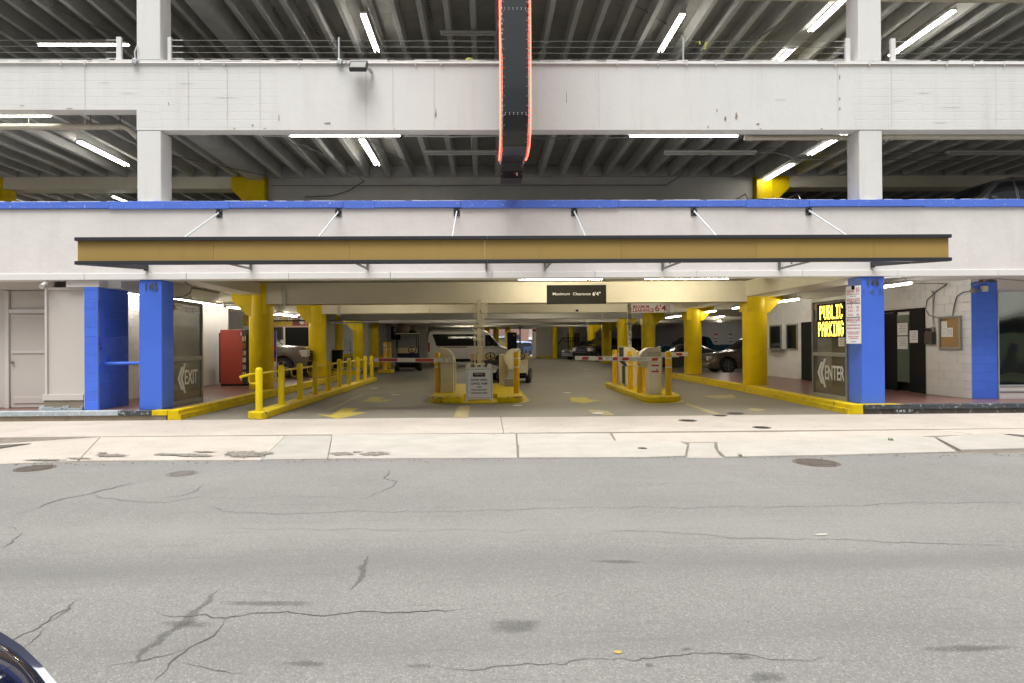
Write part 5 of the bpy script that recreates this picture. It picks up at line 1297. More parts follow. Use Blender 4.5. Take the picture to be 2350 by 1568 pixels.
# centre pole with conduits behind the A-board
pb = gr(1101,893,BZ)
t = thing('steel_pole', (pb.x, 18.6, 0), 'peeling cream post with conduits in the middle of the central island', 'post')
PEEL = mat('peeling_cream_paint', (.50,.46,.34), .5, var=.06, chips=.5, chipcol=(.16,.18,.17), chs=5)
MB().box(-.07,.07,-.07,.07,BZ,2.9).build('post', PEEL, t, bevel=.006)
for dx in (-.155,-.125,.10,.13): MB().tube([(dx,-.03,BZ),(dx,-.03,2.9)], .011, 6).build('conduit', PIPE, t, smooth=.9)
for k in range(3): MB().tube([(.17+k*.035,.05,2.35),(.17+k*.035,.05,2.9)], .013, 6).build('conduit', PIPE, t, smooth=.9)
for z in (.9, 1.65, 2.05): MB().box(-.19,.17,-.09,-.072,z,z+.06).build('clamp', PIPE, t)
pb = gr(1444,880,BZ)
t = thing('steel_pole', (X_(1444.5,21.5), 21.5, 0), 'thin peeling cream post behind the right island', 'post')
MB().box(-.06,.06,-.06,.06,.1,2.95).build('post', PEEL, t, bevel=.006)
MB().box(-.17,.12,-.075,-.062,2.18,2.24).build('clamp', STEEL, t)
# right gate
q0, q1 = gr(*c6(1003,1248),BZ), gr(*c6(1262,1248),BZ)
t = thing('barrier_gate', (0,0,0), 'white gate cabinet on the right island with arms over both lanes', 'barrier gate')
yg = q0.y
z_ = lambda y: Z_(*c6(1100,y),yg)
MB().box(q0.x, q1.x, yg, yg+.34, BZ, z_(640)).build('cabinet', GWHITE, t, bevel=.012)
MB().box(q0.x, q1.x, yg-.02, yg+.34, z_(636), z_(510)).build('arm_head', GWHITE, t, bevel=.012)
a = at(*c6(885,330), yg); 
cxr = at(*c6(1000,400), yg).x; 
MB().box(at(*c6(1000,400),yg).x, at(*c6(1250,400),yg).x, yg+.0, yg+.3, z_(508), z_(335)).build('housing', CREAM, t, bevel=.012)
pr = [(cxr+.15, z_(328)), (cxr-.02, z_(345)), (cxr-.12, z_(400)), (cxr-.20, z_(470)), (cxr-.22, z_(560)), (cxr-.17, z_(650)), (cxr-.08, z_(720)), (cxr, z_(740)), (cxr+.15, z_(740))]
MB().prism(pr, yg+.05, yg+.35, 'y').build('curved_back', CREAM, t, bevel=.008)
MB().box(at(*c6(960,900),yg+.3).x, q0.x-.002, yg+.04, yg+.33, BZ, z_(660)).build('side_door', CREAM, t, bevel=.006)
text('HOURLY RATES', .035, (at(*c6(1115,445),yg-.003).x, yg-.004, z_(440)), (1,0,0), (0,0,1), DARKT, t, fit=.36)
text('Early Bird $8', .03, (at(*c6(1115,445),yg-.003).x, yg-.004, z_(480)), (1,0,0), (0,0,1), DARKT, t, fit=.33)
st = MB().box(at(*c6(1058,700),yg).x, at(*c6(1206,700),yg).x, yg-.004, yg-.001, z_(818), z_(670)).build('warning_sticker', SIGNW, t)
sx_, sx2 = at(*c6(1058,700),yg).x, at(*c6(1206,700),yg).x
for (a_, b_) in ((670,700),(788,818)): MB().box(sx_, sx2, yg-.0055, yg-.0042, z_(b_), z_(a_)).build('red_band', REDT, st)
cx_ = (sx_+sx2)/2
MB().bar((cx_-.06,yg-.006,z_(712)),(cx_-.02,yg-.006,z_(775)), .008,.002).build('pictogram_arm', DARKT, st)
MB().bar((cx_-.05,yg-.006,z_(760)),(cx_+.0,yg-.006,z_(740)), .008,.002).build('pictogram_figure', DARKT, st)
MB().box(cx_+.03,cx_+.065,yg-.007,yg-.0058,z_(782),z_(750)).build('pictogram_post', DARKT, st)
MB().bar((cx_+.01,yg-.006,z_(748)),(cx_+.07,yg-.006,z_(752)), .008,.002).build('pictogram_arm', DARKT, st)
ya = yg-.09; A = at(*c6(-628,520),ya) ; A = at(1320,817,ya); B = at(*c6(1235,560),ya)
zl = at(1330,822.7+1.5,ya).z-.0; zb = at(1320.5,827,ya).z; zbr = at(*c6(1230,607),ya).z
tl = (zbr-zb)/(B.x-A.x)
arm_parts(t, A.x, B.x, ya, zb, [(.09,.165,-.35,RED),(.27,.32,0,RED),(.44,.495,0,RED),(.56,.64,-.35,RED),(.91,.98,-.35,RED)], hh=.115, tilt=tl)
hh_ = .115; xa, xb = A.x+(B.x-A.x)*.325, A.x+(B.x-A.x)*.435
MB().box(xa, xb, ya-.002, ya-.0008, zb+tl*(xa-A.x)+.02, zb+tl*(xa-A.x)+.09).build('arm_label', SIGNW, t)
text('LIFT', .04, ((xa+xb)/2, ya-.003, zb+tl*(xa-A.x)+.055), (1,0,0), (0,0,1), DARKT, t, fit=.09)
text('MAGNETIC', .045, (A.x+(B.x-A.x)*.78, ya-.001, zb+tl*(B.x-A.x)*.78+.06), (1,0,0), (0,0,1), COND, t, fit=.26)
yr = yg+1.0
A = at(*c6(1250,500),yr); B = at(*c6(1775,470),yr)
arm_parts(t, A.x, B.x, yr, at(*c6(1700,500),yr).z, [(.54,.76,.35,RED)], hh=.11)
MB().box(A.x-.3, B.x-.25, yr+.01, yr+.045, at(*c6(1700,520),yr).z, at(*c6(1700,500),yr).z-.003).build('arm_lower_bar', GWHITE, t)
MB().box(A.x-.35, A.x+.02, yr-.05, yr+.3, BZ, at(*c6(1250,448),yr).z-.02).build('rear_cabinet', CREAM, t, bevel=.01)
# dispenser and small post on the right island
d0 = gr(*c6(560,1105),BZ); yd = d0.y
t = thing('ticket_dispenser', (0,0,0), 'angled cream ticket dispenser with its dark face open on the right island', 'ticket machine')
X = lambda x: at(*c6(x,700),yd).x
Z = lambda y: Z_(*c6(700,y),yd)
MB().prism([(X(520),Z(310)),(X(690),Z(330)),(X(745),Z(365)),(X(795),Z(430)),(X(795),Z(700)),(X(600),Z(705)),(X(540),Z(610)),(X(520),Z(500))], yd, yd+.38, 'y').build('housing', CREAM, t, bevel=.01)
MB().prism([(X(455),Z(308)),(X(522),Z(310)),(X(520),Z(330)),(X(470),Z(330))], yd-.0, yd+.38, 'y').build('hood', CREAM, t)
MB().prism([(X(475),Z(332)),(X(515),Z(332)),(X(523),Z(500)),(X(545),Z(620)),(X(600),Z(704)),(X(585),Z(704)),(X(500),Z(640)),(X(478),Z(600))], yd+.03, yd+.33, 'y').build('control_face', DARKM, t)
MB().box(X(555), X(790), yd+.03, yd+.34, BZ, Z(708)).build('pedestal', CREAM, t, bevel=.01)
MB().box(X(525), X(553), yd+.1, yd+.3, BZ+.1, Z(690)).build('side_gap', DARKM, t)
s0 = gr(*c6(475,1046),BZ)
t = thing('post_box', (s0.x, s0.y, BZ), 'plain narrow cream pedestal at the back left of the right island', 'pedestal')
w = at(*c6(528,700),s0.y).x-at(*c6(425,700),s0.y).x; hz = Z_(*c6(470,452),s0.y)-BZ
MB().box(-w/2,w/2,0,.2,0,hz).build('body', CREAM, t, bevel=.015)
MB().box(-w/2-.01,w/2+.01,-.01,.21,hz+.001,hz+.02).build('lid', CREAM, t)

# ================================================================== A-board
p = gr(1099,924,.03); yA_ = 16.25
p = Vector((X_(1099,yA_), yA_, .03))
t = thing('a_board_sign', p, 'white folding sidewalk sign reading NOW OPEN UNTIL 4AM on the central island', 'sandwich board', rz=.02)
wA = (X_(*[1130,yA_])-X_(1068,yA_)); hA = Z_(1099,836,yA_)-.03
lean = .10
def panel(sg):
    mb = MB(); n = sg
    def P(x, z, d=0): return (x, (z/hA)*lean*(1 if sg < 0 else -1)+(-.30 if sg < 0 else .30)*(1)+d, z)
    base = -.12 if sg < 0 else .42
    def Q(x, z, d): return (x, base+(-sg)*lean*2.3*(z/hA)+d, z)
    out = [(-wA/2,0),(-wA/2+.06,0),(-wA/2+.065,.05),(wA/2-.065,.05),(wA/2-.06,0),(wA/2,0),(wA/2,hA*.96),(wA/2-.03,hA),(wA/2-.12,hA),(wA/2-.14,hA-.09),(.10,hA-.09),(.09,hA-.02),(.06,hA+.0),(-.06,hA+.0),(-.09,hA-.02),(-.10,hA-.09),(-wA/2+.14,hA-.09),(-wA/2+.12,hA),(-wA/2+.03,hA),(-wA/2,hA*.96)]
    n_ = len(out); vs = [Q(x,z,0) for x,z in out]+[Q(x,z,.045) for x,z in out]
    mb.add(vs, [tuple(range(n_)), tuple(range(2*n_-1,n_-1,-1))]+[(i,i+n_,(i+1)%n_+n_,(i+1)%n_) for i in range(n_)])
    o = mb.build('panel', GWHITE, t); return Q
Qf = panel(-1); panel(1)
def quad(x0,x1,z0,z1,d,mt,nm,par): return MB().add([Qf(x0,z0,d),Qf(x1,z0,d),Qf(x1,z1,d),Qf(x0,z1,d)],[(0,1,2,3)]).build(nm,mt,par)
quad(-.05,.05,hA-.07,hA-.03,-.002,DARKM,'handle_slot',t)
for (a,b,c,d_) in ((-wA/2+.03,-wA/2+.04,.09,hA-.16),(wA/2-.04,wA/2-.03,.09,hA-.16)): pass
quad(-wA/2+.035,wA/2-.035,.085,hA-.135,-.002,STEEL,'poster_edge',t)
po = quad(-wA/2+.045,wA/2-.045,.095,hA-.145,-.004,SIGNW,'poster',t)
upv = (Vector(Qf(0,1,0))-Vector(Qf(0,0,0))).normalized()
def at_(z): return Vector(Qf(0, z, -.006))
def pt(s, h, fz, w, mt=DARKT, dx=0, **k):
    c = at_(hA*fz)+Vector((dx,0,0)); return text(s, h, c, (1,0,0), upv, mt, po, fit=w, ext=.0006, **k)
cc = at_(hA*.70); quad(-.165,.165,hA*.655,hA*.765,-.005,SIGNK,'logo_panel',po)
pt("TOMMY G'S", .045, .722, .235, FROST, dx=-.02, bold=.03); pt('COAL FIRED PIZZA', .018, .682, .235, COND, dx=-.02)
mb = MB(); q = Vector(Qf(.135, hA*.705, -.0075)); mb.add([q+Vector((-.02,0,-.03)), q+Vector((.018,0,-.03)), q+Vector((.024,0,.0)), q+Vector((.004,0,.045)), q+Vector((-.022,0,.0))], [(0,1,2,3,4)]); mb.build('flame', mat('orange_flame',(.55,.13,.04),.6), po)
pt('NOW OPEN', .056, .565, .43, bold=.035); pt('UNTIL 4AM', .056, .467, .43, bold=.035)
pt('FOR', .038, .376, .11, bold=.03); pt('FREE DELIVERY', .038, .297, .43, bold=.03); pt('(504)358-2006', .038, .218, .44, bold=.03)
# ================================================================== clearance signs
ys = ROWS[0]-.31-.03
a, b = at(1255,697,ys), at(1391,654,ys)
t = thing('clearance_sign', (0,0,0), 'dark sign reading Maximum Clearance 6\'4" on the first beam', 'sign')
MB().box(a.x, b.x, ys, ys+.028, a.z-.02, b.z).build('board', SIGNK, t, bevel=.004)
text('Maximum', .085, (at(1288,675,ys).x, ys-.002, at(1288,675,ys).z), (1,0,0), (0,0,1), WPRINT, t, fit=.53, bold=.01)
text('Clearance', .085, (at(1335,675,ys).x, ys-.002, at(1335,675,ys).z), (1,0,0), (0,0,1), WPRINT, t, fit=.55, bold=.01)
text("6'4\"", .11, (at(1369,675,ys).x, ys-.002, at(1369,675,ys).z), (1,0,0), (0,0,1), WPRINT, t, fit=.25, bold=.035)
ys = ROWS[1]-.31-.03
a, b = at(1449,718,ys), at(1547,698,ys)
t = thing('clearance_sign', (0,0,0), 'white sign with red lettering MAXIMUM CLEARANCE 6\'4" on the second beam', 'sign')
MB().box(a.x, b.x, ys, ys+.028, a.z, b.z+.10).build('board', SIGNW, t, bevel=.004)
text('MAXIMUM', .13, (at(1471,705,ys).x, ys-.002, at(1471,704.5,ys).z), (1,0,0), (0,0,1), REDT, t, fit=.68, bold=.035)
text('CLEARANCE', .15, (at(1473,713,ys).x, ys-.002, at(1473,712.8,ys).z), (1,0,0), (0,0,1), REDT, t, fit=1.0, bold=.035)
text("6'4''", .27, (at(1520,708,ys).x, ys-.002, at(1520,708,ys).z), (1,0,0), (0,0,1), REDT, t, fit=.62, bold=.02)
p = at(1324,713,ys+.03)
t = thing('security_camera', p, 'round white dome camera on the second beam', 'camera')
MB().lathe([(.11,0),(.10,-.04),(.06,-.05)], (0,0,0), 16, 'y').build('base', TRIM, t); MB().lathe([(.055,-.05),(.045,-.08),(.02,-.095)], (0,0,0), 16, 'y').build('dome', GLASSD, t)
# vending machine
t = thing('vending_machine', (0,0,0), 'tall red drinks machine with its glass front turned to the lane', 'vending machine')
ym = 20.4; x0_, x1_ = X_(505,ym), X_(556,ym)
zt_ = Z_(530,757,ym)
MB().box(x0_, x1_-.06, ym, ym+.95, .26, zt_).build('cabinet', REDV, t, bevel=.015)
MB().box(x0_+.02, x1_+.08, ym+.01, ym+.94, .2, .259).build('base', BLKM, t)
MB().box(x1_-.058, x1_-.0, ym-.004, ym+.95, .262, zt_+.006).build('door_edge', REDV, t, bevel=.006)
MB().box(x1_+.002, x1_+.14, ym, ym+.95, .262, zt_+.006).build('door_frame', BLK, t, bevel=.01)
MB().box(x1_+.141, x1_+.15, ym+.1, ym+.85, .45, zt_-.12).build('door_glass', GLASSC, t)
MB().box(x0_-.08, x0_-.004, ym+.1, ym+.9, .3, zt_-.1).build('rear_grille', BLKM, t)
for z in (.42, zt_-.14): MB().box(x1_-.05, x1_-.015, ym-.012, ym-.005, z-.05, z+.05).build('hinge', PAPER, t)
mb = MB(); r = random.Random(4)
sh = MB()
for k in range(6):
    z = .5+k*.235; sh.box(x1_+.1, x1_+.135, ym-.006, ym-.005, z, z+.01)
    for q in range(4): MB
for k in range(6):
    z = .5+k*.235
    MB().box(x1_+.01, x1_+.13, ym-.008, ym-.0045, z, z+.012).build('shelf_edge', STEEL, t)
    for q in range(3):
        MB().lathe([(.016,.0),(.016,.12),(.006,.16)], (x1_+.03+q*.038, ym-.012, z+.014), 8).build('bottle', random.Random(k*5+q).choice([LAMPG, AMBER, GALV, PALEIN]), t)
# wall lamp over the vending machine
p = at(530,699,19.9)
t = thing('wall_lamp', p, 'unlit grey tube lamp on the white wall above the red vending machine', 'wall lamp')
MB().tube([(-.25,0,0),(.22,0,-.02)], .065, 12).build('shade', STEEL, t, smooth=.9); MB().box(-.28,-.2,-.09,.2,-.09,.09).build('bracket', STEEL, t)
# purple banner beside first left column
t = thing('banner_stand', (0,0,0), 'narrow purple and red upright banner seen between column and pickup', 'banner')
yb = 22.5; xa, xb = X_(629,yb), X_(633.5,yb)
zs = [Z_(631,870,yb), Z_(631,830,yb), Z_(631,822,yb), Z_(631,805,yb), Z_(631,795,yb), Z_(631,762,yb)]
for (a_, b_, m_) in zip(zs[:-1], zs[1:], [SIGNW, mat('orange_red_print',(.6,.12,.03),.6), mat('purple_print',(.07,.03,.30),.6), mat('magenta_print',(.45,.02,.10),.6), mat('purple_print_top',(.07,.03,.30),.6)]):
    MB().box(xa-.12, xb, yb, yb+.02, a_, b_).build('banner_panel', m_, t)
MB().tube([(xb+.01,yb+.03,.2),(xb+.01,yb+.03,zs[-1]+.04)], .012, 6).build('pole', GALV, t)
# ================================================================== back of the garage
part('wall', WALLG, G, (X_(1230,64), 9.5, 64, 64.2, 0, 3.46), label='grey back wall right of the rear exit')
part('wall', WALLG, G, (-26, X_(1106,60), 60, 60.2, 0, 3.46), label='grey back wall left of the rear exit')
MB().box(X_(1222.5,63), X_(1229.5,63), 62.8, 63.6, 0, 3.2).build('white_pillar', GWHITE, G)['label'] = 'bright white jamb pillar of the rear exit'
part('lintel', WALLG, G, (-14, 9.5, 63.9, 64.3, 3.05, 3.46))
part('kerb', YELK, G, (X_(1230,63.5), X_(1268,63.5), 63.2, 63.6, .004, .16))
# left deep zone: wall, ramp with rails
zl = [(-26.0,-12)]
wy = 47.5
wl = MB()
# block wall behind the golf cart with a small bright window
w0, w1 = X_(745,wy), X_(980,wy)
a, b = at(945-5.5,759,wy), at(951.5,745,wy)
wl.box(w0, a.x, wy, wy+.2, 0, 3.45).box(b.x, w1, wy, wy+.2, 0, 3.45).box(a.x, b.x, wy, wy+.2, 0, a.z).box(a.x, b.x, wy, wy+.2, b.z+.02, 3.45).build('wall', WALLG, G)['label'] = 'grey white block wall with a small window behind the golf cart'
part('wall', WALLG, G, (-26, w0, wy+.01, wy+.2, 0, 3.45))
part('wall', WALLG, G, (X_(868,44)-.2, X_(868,44), 40.2, wy, 0, 3.45))
bush = thing('shrub', (a.x, 0, 0), 'bright leafy shrub seen through the small rear window', 'shrub'); bush.location = (0,0,0)
LFB = mat('bright_leaf', (.25,.32,.08), .6, var=.4, vs=4)
part('window_grille', COND, G, (a.x, b.x, wy+.08, wy+.1, (a.z+b.z)/2-.02, (a.z+b.z)/2+.02))
mb = MB(); r = random.Random(8)
for k in range(500):
    c = Vector((r.uniform(a.x-1.5, b.x+1.5), wy+1.5+r.uniform(0,1.5), r.uniform(1.4, 3.6))); u = Vector((r.uniform(-1,1),r.uniform(-1,1),r.uniform(-1,1))).normalized()*.09; v = u.cross(Vector((r.random(),r.random(),r.random()))).normalized()*.05
    mb.add([c-u, c+v, c+u, c-v], [(0,1,2,3)])
o = mb.build('foliage', LFB, bush); o['kind'] = 'stuff'
MB().tube([((a.x+b.x)/2,wy+2,-.1),((a.x+b.x)/2,wy+2,2.6)], .06, 8).build('trunk', WOODB, bush)
# recess with menu boards behind the pickup
yr_ = 30.2
x0r, x1r = -16.0, X_(744,yr_)
part('wall', WHITE, G, (x0r, x1r, yr_, yr_+.2, 0, 3.45), label='white wall of the recess behind the silver pickup')
part('wall', WALLG, G, (x1r-.2, x1r, yr_+.2, 34, 0, 3.45))
part('dark_doorway', BLKM, G, (X_(655,yr_), X_(712,yr_), yr_-.03, yr_-.004, .0, Z_(690,751,yr_)))
tv0, tv1 = at(628,779,yr_-.1), at(648,751,yr_-.1)
t = thing('menu_screen', (0,0,0), 'black switched-off wall screen under the menu boards', 'screen')
MB().box(tv0.x-.3, tv1.x, yr_-.10, yr_-.02, Z_(640,780,yr_), Z_(640,751,yr_)).build('screen', BLK, t); MB().box(tv1.x-.03, tv1.x+.02, yr_-.105, yr_-.02, Z_(640,780,yr_), Z_(640,751,yr_)).build('wood_edge', WOODB, t)
t = thing('menu_board', (0,0,0), 'band of yellow and red food menu boards above the recess', 'menu board')
ym_ = 28.6; Zm = lambda y: Z_(670,y,ym_)
MY = mat('menu_yellow_print', (.45,.33,.04), .5, var=.3, vs=5); MR = mat('menu_red_print', (.20,.06,.045), .5, var=.4, vs=6)
for (pa, pb_, m_) in ((560,607,MY),(607.5,648,MY),(649,671.5,MY),(672,690,MR),(690.5,725,MR)):
    bd = MB().box(X_(pa,ym_), X_(pb_,ym_), ym_-.05, ym_, Zm(748), Zm(723.5)).build('board', m_, t)
def mt_(s, px, py, h, w): text(s, h, (X_(px,ym_), ym_-.052, Zm(py)), (1,0,0), (0,0,1), WPRINT, t, fit=w, bold=.02)
mt_('RISTO', 655, 732, .20, .62); mt_('RANTE', 674, 732, .2, .5)
for px, py in ((694,730),(703,729),(694,739),(703,739),(635,731)):
    MB().lathe([(.12,0),(.09,-.006)], (X_(px,ym_), ym_-.051, Zm(py)), 16, 'y').build('plate_picture', PALEIN if px < 700 else AMBER, t)
MB().box(X_(600,ym_), X_(712,ym_), ym_-.09, ym_-.055, Zm(738), Zm(735)).build('dark_rail', BLKM, t)
MB().box(X_(600,ym_), X_(712,ym_), ym_-.06, ym_, Zm(750), Zm(748.2)).build('lower_trim', AMBER, t)
# side pier with panel, bin, ramp rails
part('pier', WALLG, G, (X_(752,33.5), X_(776,33.5), 33.4, 33.7, 0, 3.4)); 
part('electrical_panel', STEEL, G, (X_(764,33.3), X_(774,33.3), 33.25, 33.39, 1.2, 2.05))
t = thing('waste_bin', (X_(768,32), 32, .2), 'black wheeled bin beside the second yellow column', 'bin')
MB().prism([(-.28,0),(.28,0),(.38,1.0),(-.38,1.0)], -.3, .3, 'y').build('body', BLKM, t, bevel=.02); MB().box(-.42,.42,-.34,.34,1.0,1.06).build('lid', BLKM, t, bevel=.01)
t = thing('ramp_railing', (0,0,0), 'thin sloping railing along the ramp left of the golf cart', 'railing')
yq = 40.5
for k in range(5):
    z = .95+.16*k; MB().tube([(X_(758,yq),yq,z+.45),(X_(806,yq),yq,z+.18)], .018, 6).build('rail', COND, t)
for px in (762,783,804): MB().tube([(X_(px,yq),yq,.0),(X_(px,yq),yq,2.05-.0055*(px-758))], .02, 6).build('post', COND, t)
part('kerb', YELK, G, (X_(757,yq), X_(808,yq), yq+.05, yq+.25, .7, .95)); part('ramp_wall', FLOOR, G, (X_(757,yq), X_(808,yq), yq+.06, yq+.24, .0, .699))
part('kerb', YELK, G, (X_(868,43), X_(898,43), 43, 43.2, .004, .75))
p = at(907,765,wy-.05); t = thing('notice_sign', (0,0,0), 'dark notice with pale lines on the block wall left of the golf cart', 'sign')
MB().box(p.x-.32,p.x+.40,wy-.04,wy-.01,p.z-.5,p.z+.5).build('board', SIGNK, t)
for k in range(5): MB().box(p.x-.2,p.x+.28,wy-.043,wy-.0405,p.z+.32-k*.16,p.z+.345-k*.16).build('printed_line', COND, t)
part('drain_rod', COND, G, (X_(762,30.6), X_(870,30.6), 30.5, 30.56, 2.60, 2.66))
# right deep zone
part('wall', CMU, G, (17.4, 26, 50, 50.2, 0, 3.46), label='white block wall far right with two red notices')
WB = mat('white_blockwork_far', (.55,.53,.53), .7, var=.04, bump=.2, bs=12, boards=.8)
part('wall', WB, G, (17.2, 17.4, 50, 66, 0, 3.46), label='white block side wall far right')
part('wall', WALLG, G, (9.5, 17.4, 65.8, 66, 0, 3.46))
for px, lab in ((1667,'red and white notice on the far right wall, left of the pair'),(1739,'red and white notice on the far right wall, right of the pair')):
    px = {1667:1643.5,1739:1677}[px]
    t = thing('parking_notice', (0,0,0), lab, 'sign', 'red and white notices on the back wall'); xq = X_(px,49.9)
    MB().box(xq-.15,xq+.15,49.95,49.985,1.55,2.25).build('board', SIGNW, t)
    for a_, b_ in ((2.12,2.24),(1.82,1.90),(1.57,1.66)): MB().box(xq-.14,xq+.14,49.945,49.949,a_,b_).build('red_band', REDT, t)
# folding A-frame trestle / white thing right of the first column
t = thing('white_trestle', (0,0,0), 'white slatted trestle standing behind the nearest right column', 'trestle')
yt = 27.5; MB().box(X_(1762,yt), X_(1781,yt), yt, yt+.5, .95, 1.02).build('top', GWHITE, t)
for a_, b_ in ((1763,1766),(1773,1770),(1779,1776)): MB().bar((X_(a_,yt),yt+.1,0),(X_(b_,yt),yt+.25,.95), .07).build('leg', GWHITE, t)
MB().box(X_(1763,yt), X_(1780,yt), yt+.25, yt+.3, .1, .15).build('rung', GWHITE, t)
# dark metal stair rail cage far back
t = thing('stair_railing', (0,0,0), 'dark metal stair railing before the far back wall', 'railing')
ya_ = 60; Zs = lambda y: Z_(1290,y,ya_)
for a_, b_ in (((1280,790),(1292,776)),((1292,776),(1330,776)),((1280,818),(1330,818)),((1292,783),(1330,783))):
    MB().bar((X_(a_[0],ya_),ya_,Zs(a_[1])),(X_(b_[0],ya_),ya_,Zs(b_[1])), .08).build('rail', BLKM, t)
for px in range(1281,1331,4): MB().box(X_(px,ya_)-.02, X_(px,ya_)+.02, ya_-.02, ya_+.02, 0, Zs(max(776, 790-(px-1280)*1.15))).build('baluster', BLKM, t)
part('brown_hoarding', WOODB, G, (X_(1303,63.5), X_(1331,63.5), 63.6, 63.8, .0, Z_(1317,764,63.6)))
# kiosk cabinet near the rear exit
t = thing('dark_cabinet', (0,0,0), 'tall black cabinet standing in front of the rear exit', 'cabinet')
yk = 41; x0k, x1k = X_(1165,yk), X_(1186,yk)
MB().box(x0k, x1k, yk, yk+.6, .05, Z_(1175,763,yk)).build('body', BLKM, t, bevel=.02); MB().box(x0k+.4, x0k+.48, yk-.008, yk-.002, Z_(1175,772,yk), Z_(1175,768,yk)).build('badge', AMBER, t)
for dx in (.25,.32): MB().tube([(x0k+dx,yk+.3,Z_(1175,763,yk)),(x0k+dx,yk+.3,Z_(1175,758,yk))], .008, 5).build('aerial', BLKM, t)
t = thing('rear_pole', (X_(1193.5,50), 50, 0), 'thin grey pole with a box near the rear exit', 'post')
MB().tube([(0,0,0),(0,0,3.1)], .06, 8).build('pole', COND, t); MB().box(-.1,.22,-.1,.1,.5,1.5).build('box', COND, t)
t = thing('red_exit_tag', (0,0,0), 'small red hanging sign by the white rear jamb', 'sign')
p = at(1226,758,62); MB().box(p.x-.18,p.x+.18,62,62.03,p.z-.12,p.z+.12).build('plate', REDT, t); MB().tube([(p.x,62.02,p.z+.12),(p.x,62.02,p.z+.4)], .01, 5).build('hanger', COND, t)
# ---- street behind the rear exit
rs = sheet('rear_street', [(-25,64.3),(30,64.3),(30,86),(-25,86)], -.03, mat('pale_rear_street',(.30,.29,.27),.9,var=.1,vs=.5)); tag(rs, 'bright street beyond the rear exit', kind='structure')  # one even pale tone for the whole street
t = thing('brick_building', (0,0,0), 'brick shop building across the rear street with a dark sign band', 'building')
yb = 84; BRK = mat('pinkish_brick', (.34,.19,.15), .9, var=.15, vs=3, boards=.6, bump=.2, bs=20)
MB().box(X_(1000,yb), X_(1213,yb), yb, yb+8, 0, 14).build('wall', BRK, t)
MB().box(X_(1213,yb), X_(1300,yb), yb+.2, yb+8, 0, 14).build('wall', mat('pale_stone_wall',(.45,.38,.34),.9), t)
MB().box(X_(1100,yb), X_(1191,yb), yb-1.0, yb-.01, Z_(1150,778,yb), Z_(1150,769,yb)).build('sign_band', mat('navy_fascia',(.02,.03,.07),.5), t)
for px, w_, s_ in ((1124,.9,'DO'),(1147,1.2,'NOT'),(1165,.8,'ENTER')): pass
text('DO', .30, (X_(1131,yb-1), yb-1.02, Z_(1150,773.5,yb-1)), (1,0,0), (0,0,1), SIGNW, t, fit=.5, bold=.05)
text('NOT', .30, (X_(1150,yb-1), yb-1.02, Z_(1150,773.5,yb-1)), (1,0,0), (0,0,1), SIGNW, t, fit=.95, bold=.05)
text('ENTER', .30, (X_(1169,yb-1), yb-1.02, Z_(1150,773.5,yb-1)), (1,0,0), (0,0,1), SIGNW, t, fit=1.3, bold=.05)
MB().lathe([(.25,0),(.25,-.02)], (X_(1122,yb-1), yb-1.01, Z_(1150,773.5,yb-1)), 16, 'y').build('red_disc', mat('red_disc',(.6,.03,.08),.5), t)
MB().box(X_(1100,yb), X_(1191,yb), yb-.05, yb-.005, 0, Z_(1150,779,yb)).build('shop_window', mat('amber_shopfront',(.45,.38,.22),.3,var=.5,vs=.8), t)
MB().box(X_(1213,yb), X_(1222,yb), yb+.1, yb+.19, 0, Z_(1215,781,yb)).build('door', mat('green_grey_door',(.10,.15,.13),.5), t)
MB().box(X_(1212,yb), X_(1232,yb), yb-.0, yb+.18, Z_(1215,780,yb), Z_(1215,774,yb)).build('door_canopy', SIGNW, t)
t = thing('yellow_rear_kerb', (0,0,0), 'yellow kerb outside the rear exit', 'kerb')
MB().box(X_(1190,67), X_(1222,67), 67, 67.3, -.03, .12).build('kerb', YELK, t)

